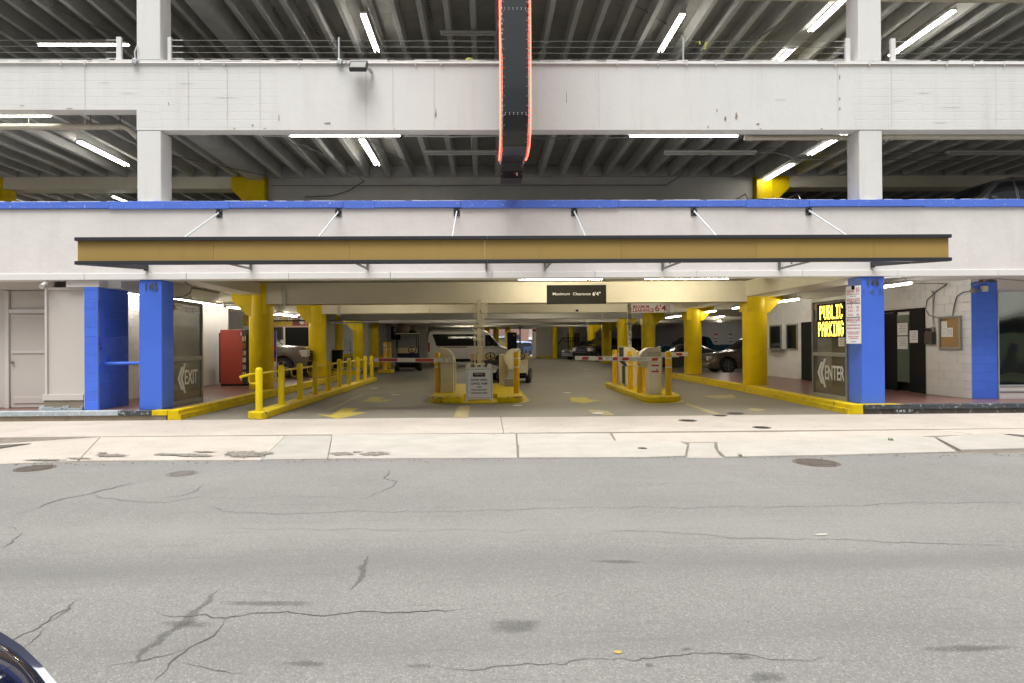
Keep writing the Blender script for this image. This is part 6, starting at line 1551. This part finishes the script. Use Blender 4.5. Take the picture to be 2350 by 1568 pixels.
# ================================================================== vehicles
def lerp_list(L_, x):
    if x <= L_[0][0]: return L_[0][1]
    for (a, za), (b, zb) in zip(L_[:-1], L_[1:]):
        if x <= b: return za+(zb-za)*(x-a)/max(1e-6, b-a)
    return L_[-1][1]
def sm_list(L_, x, r=.07):
    return sum(lerp_list(L_, x+d*r) for d in (-1,-.5,0,.5,1))/5
def wheel(par, x, y, r, w, side, spokes=5, rimr=.66):
    n = 28; prof = [(r*rimr, -w/2), (r*.93, -w/2), (r, -w*.36), (r, w*.36), (r*.93, w/2), (r*rimr, w/2), (r*rimr, -w/2)]
    ty = MB(); 
    vs = []; c = Vector((x, y, r))
    for (q, h) in prof[:-1]:
        for k in range(n):
            t_ = 2*math.pi*k/n; vs.append(c+Vector((q*math.cos(t_), h, q*math.sin(t_))))
    m_ = len(prof)-1
    ty.add(vs, [(i*n+k, i*n+(k+1)%n, ((i+1)%m_)*n+(k+1)%n, ((i+1)%m_)*n+k) for i in range(m_) for k in range(n)])
    wo = ty.build('wheel', RUBBER, par, smooth=.6)
    rm = MB(); yy = y+side*w*.30
    rm.lathe([(r*rimr, 0), (r*rimr*.94, side*.012)], (x, yy-side*.07, r), 24, 'y')
    o = rm.build('wheel_back', DARKM, wo)
    rm = MB()
    for k in range(spokes):
        t_ = 2*math.pi*k/spokes
        for d in (-.12, .12):
            rm.bar((x+.12*r*math.cos(t_), yy, r+.12*r*math.sin(t_)), (x+r*rimr*.95*math.cos(t_+d), yy, r+r*rimr*.95*math.sin(t_+d)), r*.09, .03)
    rm.lathe([(r*.16,-.02),(r*.16,.02)], (x, yy, r), 12, 'y')
    n2 = 24; ring = []
    vs = []
    for (q, h) in ((r*rimr*.92,-.02),(r*rimr*.99,-.02),(r*rimr*.99,.03),(r*rimr*.92,.03)):
        for k in range(n2):
            t_ = 2*math.pi*k/n2; vs.append((x+q*math.cos(t_), yy+side*h, r+q*math.sin(t_)))
    rm.add(vs, [(i*n2+k, i*n2+(k+1)%n2, ((i+1)%4)*n2+(k+1)%n2, ((i+1)%4)*n2+k) for i in range(4) for k in range(n2)])
    rm.build('rim', CHROME, wo)
    return wo
def make_car(name, label, cat, sp, loc, rz, group=None):
    """local x: nose at +L/2.  sp lists use distance from the nose."""
    t = thing(name, loc, label, cat, group, rz)
    L_, W_c, top, belt, clr, wx, wr = sp['L'], sp['W'], sp['top'], sp['belt'], sp.get('clr', .22), sp['wx'], sp['wr']
    tum = sp.get('tum', .30); arch = wr*1.13; paint_ = sp['paint']; ncl = sp.get('nose', .16); tcl = sp.get('tail', .10)
    def half(x):
        w = W_c/2
        if x < .9: w *= 1-ncl*(1-x/.9)**2.2
        if x > L_-.7: w *= 1-tcl*((x-L_+.7)/.7)**2.2
        return w
    def zb(x):
        b = clr + (.10*(1-x/.25) if x < .25 else 0) + (.08*(1-(L_-x)/.3) if x > L_-.3 else 0)
        for c in wx:
            if abs(x-c) < arch: b = max(b, wr+math.sqrt(max(0, arch*arch-(x-c)**2)))
        return b
    def ring(x):
        zt = sm_list(top, x); be = min(sm_list(belt, x), zt-.05); b = min(zb(x), be-.06); w = half(x)
        wr_ = w*.985-tum*max(0, zt-be-.05)
        mid = b+(be-b)
        P = [(0, b), (w*.80, b), (w*.96, b+.015), (w, b+(be-b)*.30), (w*1.0, b+(be-b)*.70), (w*.985, be), ((w*.985+wr_)/2+.01, be+(zt-be)*.5), (wr_, zt-.05), (wr_-.05, zt-.012), (wr_*.55, zt+.006), (0, zt+.012)]
        return P, zt, be, w, wr_
    xs_ = sorted({round(k*L_/70, 4) for k in range(71)} | {round(c+arch*math.cos(a_*math.pi/14), 4) for c in wx for a_ in range(15)} | {.02, .06, L_-.03})
    vs = []; N_ = 21
    for x in xs_:
        P, *_ = ring(x)
        full = P + [(-p[0], p[1]) for p in P[-2:0:-1]]
        full = P+[(-y, z) for y, z in reversed(P[1:-1])]
        vs += [(L_/2-x, y, z) for y, z in full]
    N_ = len(full)
    fs = [(i*N_+k, i*N_+(k+1)%N_, (i+1)*N_+(k+1)%N_, (i+1)*N_+k) for i in range(len(xs_)-1) for k in range(N_)]
    fs += [tuple(range(N_)), tuple((len(xs_)-1)*N_+k for k in range(N_-1,-1,-1))]
    mb = MB(); mb.add(vs, fs); body = mb.build('body', paint_, t, smooth=.75)
    # inner dark block so the arches do not show through
    MB().box(-L_/2+.25, L_/2-.25, -W_c/2*.72, W_c/2*.72, clr+.02, clr+.4).build('underbody', BLKM, t)
    def ysurf(x, z):
        P, zt, be, w, wr_ = ring(x)
        for (y0, z0), (y1, z1) in zip(P[4:8], P[5:9]):
            if z0 <= z <= z1: return y0+(y1-y0)*(z-z0)/max(1e-6, z1-z0)
        return w if z < P[5][1] else wr_-.05
    def side_panel(cor, mt_, nm, off=.008, nu=8, nv=5):
        """cor: 4 corners (x, z): bottom-front, bottom-rear, top-rear, top-front"""
        for s in (1, -1):
            vs = []
            for i in range(nu+1):
                for k in range(nv+1):
                    u, v = i/nu, k/nv
                    a_ = Vector(cor[0]).lerp(Vector(cor[1]), u); b_ = Vector(cor[3]).lerp(Vector(cor[2]), u); p = a_.lerp(b_, v)
                    vs.append((L_/2-p.x, s*(ysurf(p.x, p.y)+off), p.y))
            MB().add(vs, [(i*(nv+1)+k, (i+1)*(nv+1)+k, (i+1)*(nv+1)+k+1, i*(nv+1)+k+1) for i in range(nu) for k in range(nv)]).build(nm, mt_, t, smooth=1)
    for q in sp.get('glass', ()): side_panel(q, GLASSD, 'side_window')
    for q, m_, nm in sp.get('panels', ()): side_panel(q, m_, nm, .010, 4, 2)
    def top_panel(x0, x1, f0, f1, nm, mt_=GLASSD):
        vs = []; nu, nv = 8, 6
        for i in range(nu+1):
            x = x0+(x1-x0)*i/nu; P, zt, be, w, wr_ = ring(x); f = f0+(f1-f0)*i/nu
            for k in range(nv+1):
                y = (-1+2*k/nv)*(wr_-.05)*f; zz = zt+.012-.024*(abs(y)/max(.1, wr_))**2+.010
                vs.append((L_/2-x, y, zz))
        MB().add(vs, [(i*(nv+1)+k, (i+1)*(nv+1)+k, (i+1)*(nv+1)+k+1, i*(nv+1)+k+1) for i in range(nu) for k in range(nv)]).build(nm, mt_, t, smooth=1)
    for (x0, x1, f0, f1, nm) in sp.get('screens', ()): top_panel(x0, x1, f0, f1, nm)
    for x in wx:
        for s in (1, -1): wheel(t, L_/2-x, s*(W_c/2-.12), wr, sp.get('ww', .24), s, sp.get('spokes', 5))
    # seams
    for x, z0_, z1_ in sp.get('seams', ()):
        for s in (1, -1): MB().tube([(L_/2-x, s*(ysurf(x, z0_+(z1_-z0_)*k/5)+.002), z0_+(z1_-z0_)*k/5) for k in range(6)], .005, 4).build('door_seam', BLKM, t)
    for x, z in sp.get('handles', ()):
        for s in (1, -1): MB().cbox((L_/2-x, s*(ysurf(x, z)+.02), z), .18, .03, .03).build('door_handle', sp.get('hmat', paint_), t)
    if 'mirror' in sp:
        x, z = sp['mirror']
        for s in (1, -1): MB().cbox((L_/2-x, s*(W_c/2+.09), z), .12, .20, .15 if not sp.get('bigm') else .3).build('mirror', sp.get('mmat', paint_), t, bevel=.03)
    f = sp.get('front')
    nx_ = L_/2
    if f:
        w = half(.05)
        MB().box(nx_-.05, nx_+.03, -f['gw']/2, f['gw']/2, f['g0'], f['g1']).build('grille', f.get('gm', BLKM), t, bevel=.02)
        for k in range(f.get('bars', 3)):
            z = f['g0']+(k+.5)*(f['g1']-f['g0'])/f.get('bars', 3); MB().box(nx_+.03, nx_+.045, -f['gw']/2+.03, f['gw']/2-.03, z-.015, z+.015).build('grille_bar', CHROME, t)
        MB().box(nx_-.10, nx_+.05, -w*.97, w*.97, f['b0'], f['b1']).build('front_bumper', f.get('bm', paint_), t, bevel=.04)
        for s in (1, -1):
            MB().box(nx_-f.get('ld', .35), nx_+.012, s*(w*1.03), s*(w-f['lw']), f['l0'], f['l1']).build('headlight', LAMPG, t, bevel=.02)
            if f.get('amber'): MB().box(nx_-f.get('ld', .35)-.01, nx_-f.get('ld', .35)+.07, s*(w*1.04), s*(w-.05), f['l0']+.09, f['l1']-.09).build('indicator', AMBER, t, bevel=.01)
    r_ = sp.get('rear')
    if r_:
        w = half(L_-.05)
        for s in (1, -1): MB().box(-nx_-.012, -nx_+.10, s*(w*1.015), s*(w-r_['w']), r_['z0'], r_['z1']).build('tail_light', REDL, t, bevel=.015)
        MB().box(-nx_-.06, -nx_+.08, -w*.97, w*.97, r_['b0'], r_['b1']).build('rear_bumper', r_.get('bm', paint_), t, bevel=.03)
    if sp.get('cladding'):
        side_panel(((.3, clr+.0), (L_-.3, clr+.0), (L_-.3, clr+.12), (.3, clr+.12)), BLKM, 'side_sill', .006, 30, 1) if False else None
    if sp.get('rails'):
        a_, b_, z = sp['rails']
        for s in (1, -1):
            P, zt, be, w, wr_ = ring((a_+b_)/2)
            MB().tube([(L_/2-a_, s*(wr_-.05), sm_list(top,a_)-.02), (L_/2-a_-.15, s*(wr_-.05), z), (L_/2-b_+.15, s*(wr_-.05), z), (L_/2-b_, s*(wr_-.05), sm_list(top,b_)-.02)], .018, 6).build('roof_rail', CHROME, t, smooth=.9)
    return t
def paint_m(name, col, metal=.6, rough=.25): return mat(name, col, rough, metal=metal, var=0, coat=.8, spec=.5)
P_SIL = paint_m('warm_silver_paint', (.22,.205,.18)); P_WHT = paint_m('white_van_paint', (.58,.57,.56), 0, .3); P_BEI = paint_m('bronze_beige_paint', (.26,.21,.17)); P_GRY = paint_m('dark_grey_paint', (.15,.14,.14))
P_BLU = paint_m('teal_blue_paint', (.008,.07,.13), .3); P_BLK = paint_m('black_car_paint', (.012,.012,.013), 0, .15); P_NVY = paint_m('deep_navy_paint', (.005,.009,.035), .2, .08); P_BLS = paint_m('blue_suv_paint', (.05,.09,.20), .4)
def suv(p, L_=4.8, H=1.72, W=1.92):
    return dict(L=L_, W=W, paint=p, wr=.37, wx=(.92, L_-.98), top=[(0,.62),(.05,.86),(.25,.97),(1.3,1.10),(1.45,1.14),(2.15,H-.10),(2.5,H-.01),(3.6,H),(L_-.45,H-.08),(L_-.12,1.15),(L_,.80)],
        belt=[(0,.78),(.4,.92),(1.4,1.06),(L_-.4,1.12),(L_,1.0)],
        glass=[((1.62,1.11),(2.45,1.12),(2.45,H-.13),(2.18,H-.17)),((2.53,1.12),(3.42,1.14),(3.42,H-.13),(2.53,H-.13)),((3.5,1.15),(L_-.42,1.20),(L_-.62,H-.18),(3.5,H-.13))],
        screens=[(1.52,2.22,.96,.92,'windscreen'),(L_-.42,L_-.17,.92,.94,'rear_window')], seams=[(1.52,.35,1.05),(2.49,.35,1.6),(3.46,.5,1.55)], handles=[(2.32,1.0),(3.28,1.02)], mirror=(1.75,1.12),
        front=dict(gw=.9,g0=.58,g1=.84,b0=.28,b1=.50,l0=.70,l1=.86,lw=.42,ld=.45,bars=2), rear=dict(w=.3,z0=.95,z1=1.08,b0=.35,b1=.6))
def pickup(p, L_=5.9, H=1.98, W=2.03, z0=0):
    return dict(L=L_, W=W, paint=p, wr=.42, wx=(1.0, L_-1.25), clr=.36, tum=.24, ww=.28, top=[(0,.95),(.04,1.18),(.2,1.27),(1.45,1.36),(1.6,1.38),(2.25,H-.08),(2.6,H),(3.5,H),(3.85,H-.1),(4.0,1.40),(4.05,1.38),(L_-.02,1.38),(L_,1.3)],
        belt=[(0,1.0),(.5,1.18),(1.6,1.28),(L_,1.30)], glass=[((1.78,1.33),(2.6,1.34),(2.6,H-.13),(2.28,H-.18)),((2.68,1.34),(3.55,1.35),(3.5,H-.13),(2.68,H-.13))],
        screens=[(1.64,2.30,.95,.92,'windscreen')], seams=[(1.62,.5,1.25),(2.64,.5,1.85),(3.72,.5,1.6)], handles=[(2.45,1.18),(3.4,1.2)], mirror=(1.85,1.42), bigm=True, mmat=BLKM, nose=.08, tail=.03,
        front=dict(gw=1.25,g0=.72,g1=1.10,b0=.40,b1=.66,l0=.86,l1=1.14,lw=.40,ld=.34,bars=3,amber=True,bm=BLKM), rear=dict(w=.2,z0=.9,z1=1.25,b0=.5,b1=.7))
def sedan(p, L_=4.85, H=1.45):
    return dict(L=L_, W=1.84, paint=p, wr=.33, wx=(.92, L_-1.05), clr=.16, tum=.36, top=[(0,.48),(.06,.62),(.3,.72),(1.45,.92),(1.6,.95),(2.35,H-.06),(2.7,H),(3.4,H-.02),(4.2,1.06),(L_-.08,.98),(L_,.7)],
        belt=[(0,.6),(.5,.72),(1.5,.88),(L_-.5,.95),(L_,.85)], glass=[((1.75,.93),(2.62,.94),(2.62,H-.10),(2.36,H-.15)),((2.70,.94),(3.5,.96),(3.42,H-.13),(2.70,H-.10))],
        screens=[(1.66,2.4,.96,.92,'windscreen'),(3.5,4.15,.92,.9,'rear_window')], seams=[(1.66,.3,.88),(2.66,.3,1.3),(3.55,.4,1.1)], handles=[(2.5,.84),(3.4,.87)], mirror=(1.9,.97),
        front=dict(gw=.8,g0=.38,g1=.55,b0=.2,b1=.36,l0=.52,l1=.64,lw=.4,ld=.4,bars=2), rear=dict(w=.35,z0=.75,z1=.9,b0=.3,b1=.5))
# silver pickup on the exit side: faces +X
wxx = X_(649,25.0); sp = pickup(P_SIL); make_car('pickup_truck', 'silver lifted pickup nosing out between two yellow columns on the exit side', 'pickup truck', sp, (wxx+1.0-5.9/2, 25.9, .2), 0)
# white van
VL = 6.0
van = dict(L=VL, W=2.06, paint=P_WHT, wr=.36, wx=(1.0, VL-1.35), clr=.28, tum=.10, ww=.24, nose=.12, tail=.03,
    top=[(0,.80),(.05,1.02),(.25,1.16),(.75,1.32),(1.0,1.42),(1.75,2.28),(2.1,2.50),(2.6,2.56),(VL-.25,2.56),(VL-.05,2.40),(VL,2.0)], belt=[(0,.9),(.8,1.22),(1.2,1.35),(VL,1.40)],
    glass=[((1.15,1.42),(2.05,1.36),(2.05,2.16),(1.72,2.14)),((2.22,1.42),(3.30,1.42),(3.30,2.18),(2.22,2.18)),((3.36,1.42),(4.42,1.42),(4.42,2.18),(3.36,2.18)),((4.48,1.42),(VL-.55,1.42),(VL-.30,2.18),(4.48,2.18))],
    panels=[(((2.2,1.39),(VL-.62,1.39),(VL-.26,2.22),(2.2,2.22)), BLKM, 'window_band'), (((.15,.30),(VL-.1,.30),(VL-.1,.50),(.15,.50)), BLKM, 'lower_cladding'), (((3.35,1.28),(VL-.7,1.28),(VL-.7,1.33),(3.35,1.33)), BLKM, 'slide_track')],
    screens=[(.98,1.80,.93,.90,'windscreen')], seams=[(1.12,.5,1.38),(2.12,.5,2.2),(3.33,.5,2.3)], handles=[(1.98,1.26)], hmat=BLKM, mirror=(1.3,1.5), bigm=True, mmat=BLKM,
    front=dict(gw=1.0,g0=.70,g1=.95,b0=.32,b1=.62,l0=.92,l1=1.20,lw=.30,ld=.42,bars=2,bm=BLKM), rear=dict(w=.12,z0=1.0,z1=1.65,b0=.35,b1=.6,bm=BLKM))
xr_ = X_(983,42.5); make_car('passenger_van', 'long white passenger van with a dark window band parked side-on deep in the garage', 'van', van, (xr_+VL/2, 43.5, 0), 0)
# right hand cars (facing -X, towards the lane)
PI = math.pi
def nosel(px, Y): return X_(px, Y)
sp = suv(P_BEI, 4.92, 1.78, 1.95); sp['spokes'] = 7; sp['wr'] = .38
yc = 30.8; wxp = X_(1672, yc-1); make_car('suv', 'bronze beige suv with its wheel between two yellow columns on the entry side', 'suv', sp, (wxp-.92+4.92/2, yc, 0), PI)
sp = sedan(P_GRY); yc = 38.6; make_car('sedan', 'grey sedan behind the beige suv and the right island', 'sedan', sp, (X_(1518,yc-.9)-.92+4.85/2, yc, 0), PI)
sp = pickup(P_BLU); yc = 43.2; make_car('pickup_truck', 'teal blue pickup far back on the entry side', 'pickup truck', sp, (X_(1693,yc-1)-5.9/2+.2, yc, 0), PI)
sp = suv(P_BLK, 4.8, 1.75); yc = 48; make_car('suv', 'black suv behind the blue pickup', 'suv', sp, (X_(1500,yc)+2.2, yc, 0), PI)
sp = pickup(P_BLK); make_car('pickup_truck', 'black pickup with a bright grille facing the lane far back', 'pickup truck', sp, (X_(1345,52)+1.6, 53, 0), PI+.75)
sp = suv(P_SIL, 4.7, 1.75); make_car('suv', 'white suv next to the far black pickup', 'suv', sp, (X_(1322,57)+1.2, 58, 0), PI+.5)
sp = suv(P_BLK, 4.8, 1.95); make_car('suv', 'tall black suv standing between far columns on the entry side', 'suv', sp, (X_(1416,55)+.8, 56, 0), PI)
sp = sedan(P_WHT); make_car('sedan', 'small white car at the foot of the far stair railing', 'sedan', sp, (X_(1308,59.5)+2.2, 60.5, 0), PI)
sp = suv(P_BLS, 5.1, 1.85, 2.0); make_car('suv', 'blue suv passing on the sunny street behind the rear exit', 'suv', sp, (X_(1223,73)-5.1/2+.35, 74, -.03), PI)
# deck two cars
sp = suv(P_GRY, 4.8, 1.76, 1.9); make_car('suv', 'dark grey suv parked at the right edge of deck two', 'suv', sp, (X_(2290,14.3)+.12, 14.85, 3.66), PI)
p = at(2295,443,14.34)
sp = suv(P_GRY, 4.7, 1.72, 1.85); sp['rails'] = (1.9, 4.2, 1.80); 
make_car('suv', 'roof of a parked suv with silver rails just above the blue cap', 'suv', sp, (X_(1777,15.9), 15.35+2.35, 3.66), PI/2)
# ---- golf carts (facing the camera, -Y)
def golf_cart(loc, rz, col, lab, roof=False, bundle=False):
    t = thing('golf_cart', loc, lab, 'golf cart', 'golf carts', rz)
    pm = mat('cart_body_'+str(round(col[0]*1000)), col, .25, coat=.6, var=0)
    MB().prism([(-1.2,.35),(-.95,.28),(1.1,.28),(1.2,.42),(1.2,.5),(-.2,.5),(-.2,.36),(-.75,.36),(-.80,.82),(-.92,.86),(-1.12,.72)], -.55, .55, 'y') if False else None
    mb = MB()
    mb.prism([(-1.22,.34),(-1.0,.28),(-.72,.28),(-.70,.34),(.1,.34),(.12,.28),(1.1,.28),(1.22,.42),(1.20,.58),(.15,.60),(.10,.40),(-.62,.40),(-.74,.86),(-.86,.90),(-1.12,.74)], -.56, .56, 'x')
    # prism axis x: poly is (y, z); nose at -y
    mb.build('body', pm, t, bevel=.035)
    MB().box(-.52,.52,.15,.62,.60,.74).build('seat', SEAT, t, bevel=.04)
    MB().prism([(.58,.82),(.66,.82),(.74,1.12),(.68,1.14)], -.52, .52, 'x').build('backrest', SEAT, t, bevel=.03)
    for x in (-.3,.3): MB().bar((x,.66,.6),(x,.72,.9), .03).build('backrest_post', BLKM, t)
    MB().tube([(.22,-.62,.72),(.22,-.30,1.02)], .02, 8).build('steering_column', BLKM, t)
    c = Vector((.22,-.28,1.04)); n = Vector((0,-.75,-.66)).normalized()*-1; a = Vector((1,0,0)); b = n.cross(a)
    MB().tube([c+(a*math.cos(k*PI/10)+b*math.sin(k*PI/10))*.19 for k in range(21)], .018, 6).build('steering_wheel', BLKM, t, smooth=.9)
    for k in range(3): MB().bar(c, c+(a*math.cos(k*2.1+.5)+b*math.sin(k*2.1+.5))*.18, .03,.015).build('steering_spoke', BLKM, t)
    for x in (-.5,.5):
        for y in (-.80,.78): wheel(t, x, y, .24, .2, 1, 6) if False else None
    for x in (-.50,.50):
        for y in (-.82,.80):
            s = 1 if x > 0 else -1; r = .25
            w = MB().lathe([(r*.5,-.10),(r*.92,-.10),(r,-.07),(r,.07),(r*.92,.10),(r*.5,.10)], (x+s*.06,y,r), 22, 'x').build('wheel', RUBBER, t, smooth=.6)
            rb_ = MB().lathe([(r*.55,0),(r*.5,s*.015)], (x+s*.06+s*.10,y,r), 16, 'x')
            for k in range(6): rb_.bar((x+s*.175,y,r),(x+s*.175,y+math.cos(k*PI/3)*r*.52,r+math.sin(k*PI/3)*r*.52), .03,.012)
            rb_.build('rim', CHROME, w)
    for x in (-.36,.36): MB().box(x-.08,x+.08,-1.19,-1.10,.55,.63).build('headlight', LAMPG, t, bevel=.01)
    MB().box(-.5,.5,-1.27,-1.19,.30,.40).build('front_bumper', BLKM, t, bevel=.015)
    MB().box(-.45,.45,-1.0,1.0,.18,.28).build('chassis', BLKM, t)
    MB().box(-.5,.5,.75,1.2,.60,.66).build('rear_deck', BLKM, t, bevel=.01)
    if roof:
        for x in (-.52,.52):
            MB().tube([(x,-.72,.82),(x,-.42,1.84)], .02, 8).build('roof_post', BLKM, t); MB().tube([(x,.85,.62),(x,.95,1.84)], .02, 8).build('roof_post', BLKM, t)
        MB().box(-.60,.60,-.66,1.15,1.84,1.92).build('roof', CREAM if not bundle else DARKM, t, bevel=.03)
        MB().box(-.60,.60,-.675,-.66,1.86,1.90).build('roof_edge', GWHITE, t)
    return t
gy = gr(935,853,0)
gc = golf_cart((X_(932,35.6), 36.2, 0), .18, (.01,.012,.05), 'dark blue golf cart with a roof parked beside the bollard pair', roof=True, bundle=True)
gc.scale = (1.15, 1.15, 1.15)
t = thing('covered_bundle', (X_(925,36), 36.3, 2.21), 'large dark brown bundle lying on the golf cart roof', 'bundle')
MB().lathe([(.45,0),(.50,.15),(.44,.38),(.25,.54),(.05,.58)], (-.1,0,0), 20).build('bundle', WOODB, t, smooth=1)
MB().lathe([(.3,0),(.32,.08),(.22,.16),(.05,.18)], (.45,.1,0), 16).build('bag', BLKM, t, smooth=1)
golf_cart((X_(1111,25.2), 25.3, 0), .12, (.02,.02,.02), 'black golf cart with a tan bench behind the sandwich board')
golf_cart((X_(1180,25.6), 24.95, 0), -.10, (.52,.46,.32), 'cream golf cart showing its rounded nose right of the ticket machine')
# ---- car at the camera's corner: deep navy nose and wing
sp = suv(P_NVY, 4.7, 1.45, 1.86); sp['top'] = [(0,.58),(.05,.74),(.22,.86),(.6,.93),(1.3,1.0),(1.5,1.03),(2.3,1.40),(2.6,1.45),(3.4,1.43),(4.2,1.1),(4.62,1.05),(4.7,.8)]
sp['glass'] = [((1.75,1.04),(2.62,1.05),(2.62,1.36),(2.36,1.30)),((2.70,1.05),(3.5,1.06),(3.42,1.30),(2.70,1.36))]; sp['belt'] = [(0,.66),(.3,.80),(1.5,.96),(4.7,1.0)]; sp['nose'] = .30; sp['front'] = None
p = gr(120,1560,.86)
make_car('parked_car', 'shiny deep navy car whose rounded nose enters the bottom left corner', 'car', sp, (-.83-4.7/2, .665, .02), 0)
# weeds in the gutter joints
mb = MB(); r = random.Random(12)
for (px, py) in ((2042,1010),(2046,1012),(1702,1047)):
    c = gr(px, py, 0)
    for k in range(16):
        a = r.uniform(0,6.28); q = c+Vector((r.gauss(0,.03), r.gauss(0,.012), 0)); d = Vector((math.cos(a)*.03, math.sin(a)*.03, r.uniform(.02,.055)))
        s = Vector((-math.sin(a), math.cos(a), 0))*.006
        mb.add([q-s, q+s, q+d], [(0,1,2)])
o = mb.build('weeds', LEAF); tag(o, 'small green weeds growing in the gutter slab joints', 'weeds', kind='stuff')

# ================================================================== across the street (behind the viewer; building invented as a dark reflection for shop window and car paint)
t = thing('invented_opposite_building', (0,0,0), 'dark stone building across the street, seen only mirrored in the shop window', 'building')
OB = mat('dark_olive_stone', (.12,.14,.09), .85, var=.3, vs=.4, bump=.2, bs=3)
part('wall', OB, t, (-45, 55, -16, -12, -.1, 12.5))
part('cornice', CURBC, t, (-45, 55, -12.0, -11.6, 12.1, 12.7))
for k in range(18):
    x = -42+k*5.4
    wn = MB().box(x, x+1.5, -12.0, -11.93, 4.8, 7.0).build('window', GLASSD, t); MB().box(x-.1, x+1.6, -12.0, -11.85, 4.62, 4.78).build('sill', CURBC, wn)
    part('shopfront', GLASSD, t, (x-.9, x+2.6, -12.0, -11.95, .5, 3.1))
p2 = MB().box(-60, 60, -12, -9, -.12, .08).build('opposite_pavement', PAVE); tag(p2, 'pale pavement on the near side of the street behind the viewer', kind='structure')

# ---- rust-brown spalls and holes on the painted beam
SP = mat('exposed_rusty_concrete', (.30,.26,.21), .9, bump=.6, bs=60)
for i, (px, py, w, h) in enumerate([(160,249,14,2),(538,295,6,3),(580,288,4,7),(608,295,7,2),(753,283,16,5),(1664,273,5,14),(1690,267,6,16),(1739,285,9,6),(1645,253,4,8),(1927,177,3,14),(1927,227,3,7),(1927,250,3,8),(1885,296,8,3),(1745,296,5,3),(1625,292,3,8),(1000,262,3,22),(905,296,4,2),(1790,229,26,1.5),(387,238,2,8),(640,270,2,20),(50,243,10,2),(1300,225,1.5,40),(2160,282,30,1.5),(470,158,40,1.2),(430,192,34,1.2),(240,190,26,1.2),(300,214,40,1.2),(520,224,60,1.2),(2060,232,40,1.2),(2180,247,50,1.2),(2120,214,44,1.2)]):
    c = at(px, py, YF-.006); r = random.Random(i); k = 16; sc_ = YF/1400
    pts = [(c.x+math.cos(6.283*q/k)*w*sc_*.6*r.uniform(.3,1.2), c.z+math.sin(6.283*q/k)*h*sc_*.55*r.uniform(.3,1.2)) for q in range(k)]
    MB().add([(x, YF-.0105, z) for x, z in pts], [tuple(range(k))]).build('spall', SP if h > 1.6 else mat('form_line', (.52,.50,.47), .9) if i == 17 else SPL, G) if (h > 1.6 or i == 17 or 'SPL' in globals()) else None
    if i == 17: SPL = bpy.data.materials['form_line']
# thin vertical form joints of the beam
for px in (198,435,525,600,843,905,1000,1378,1927,2050,2290):
    x = X_(px,YF); part('form_joint', SPL, G, (x-.003, x+.003, YF-.0105, YF-.009, Z0+.06, Z1-.12))

# grime along the pavement, gum spots, leaves and grit by the gutter
GUM = mat('trodden_gum', (.22,.20,.18), .8)
mb = MB(); r = random.Random(31)
for k in range(170):
    c = Vector((r.uniform(-11,11.5), r.uniform(8.6,12.7), 0)); q = r.uniform(.008,.022); n = 7
    if c.y < 10.6 and r.random() < .5: continue
    a0 = r.uniform(0,6)
    mb.add([(c.x+math.cos(a0+6.283*i/n)*q*r.uniform(.7,1.3), c.y+math.sin(a0+6.283*i/n)*q*r.uniform(.7,1.2), .0075) for i in range(n)], [tuple(range(n))])
o = mb.build('gum_spots', GUM, sidew); o['kind'] = 'stuff'
mb = MB()
for k in range(420):
    c = Vector((r.uniform(-11,11.5), 8.26+abs(r.gauss(0,.14)) - .06, -.0155)); q = r.uniform(.004,.014)
    mb.cbox((c.x, min(c.y, 8.31)-r.random()*.12, c.z+q*.2), q*1.6, q, q*.6, rz=r.uniform(0,3))
o = mb.build('gutter_grit', CURBC); tag(o, 'brown grit and crumbs gathered along the gutter edge', kind='stuff')
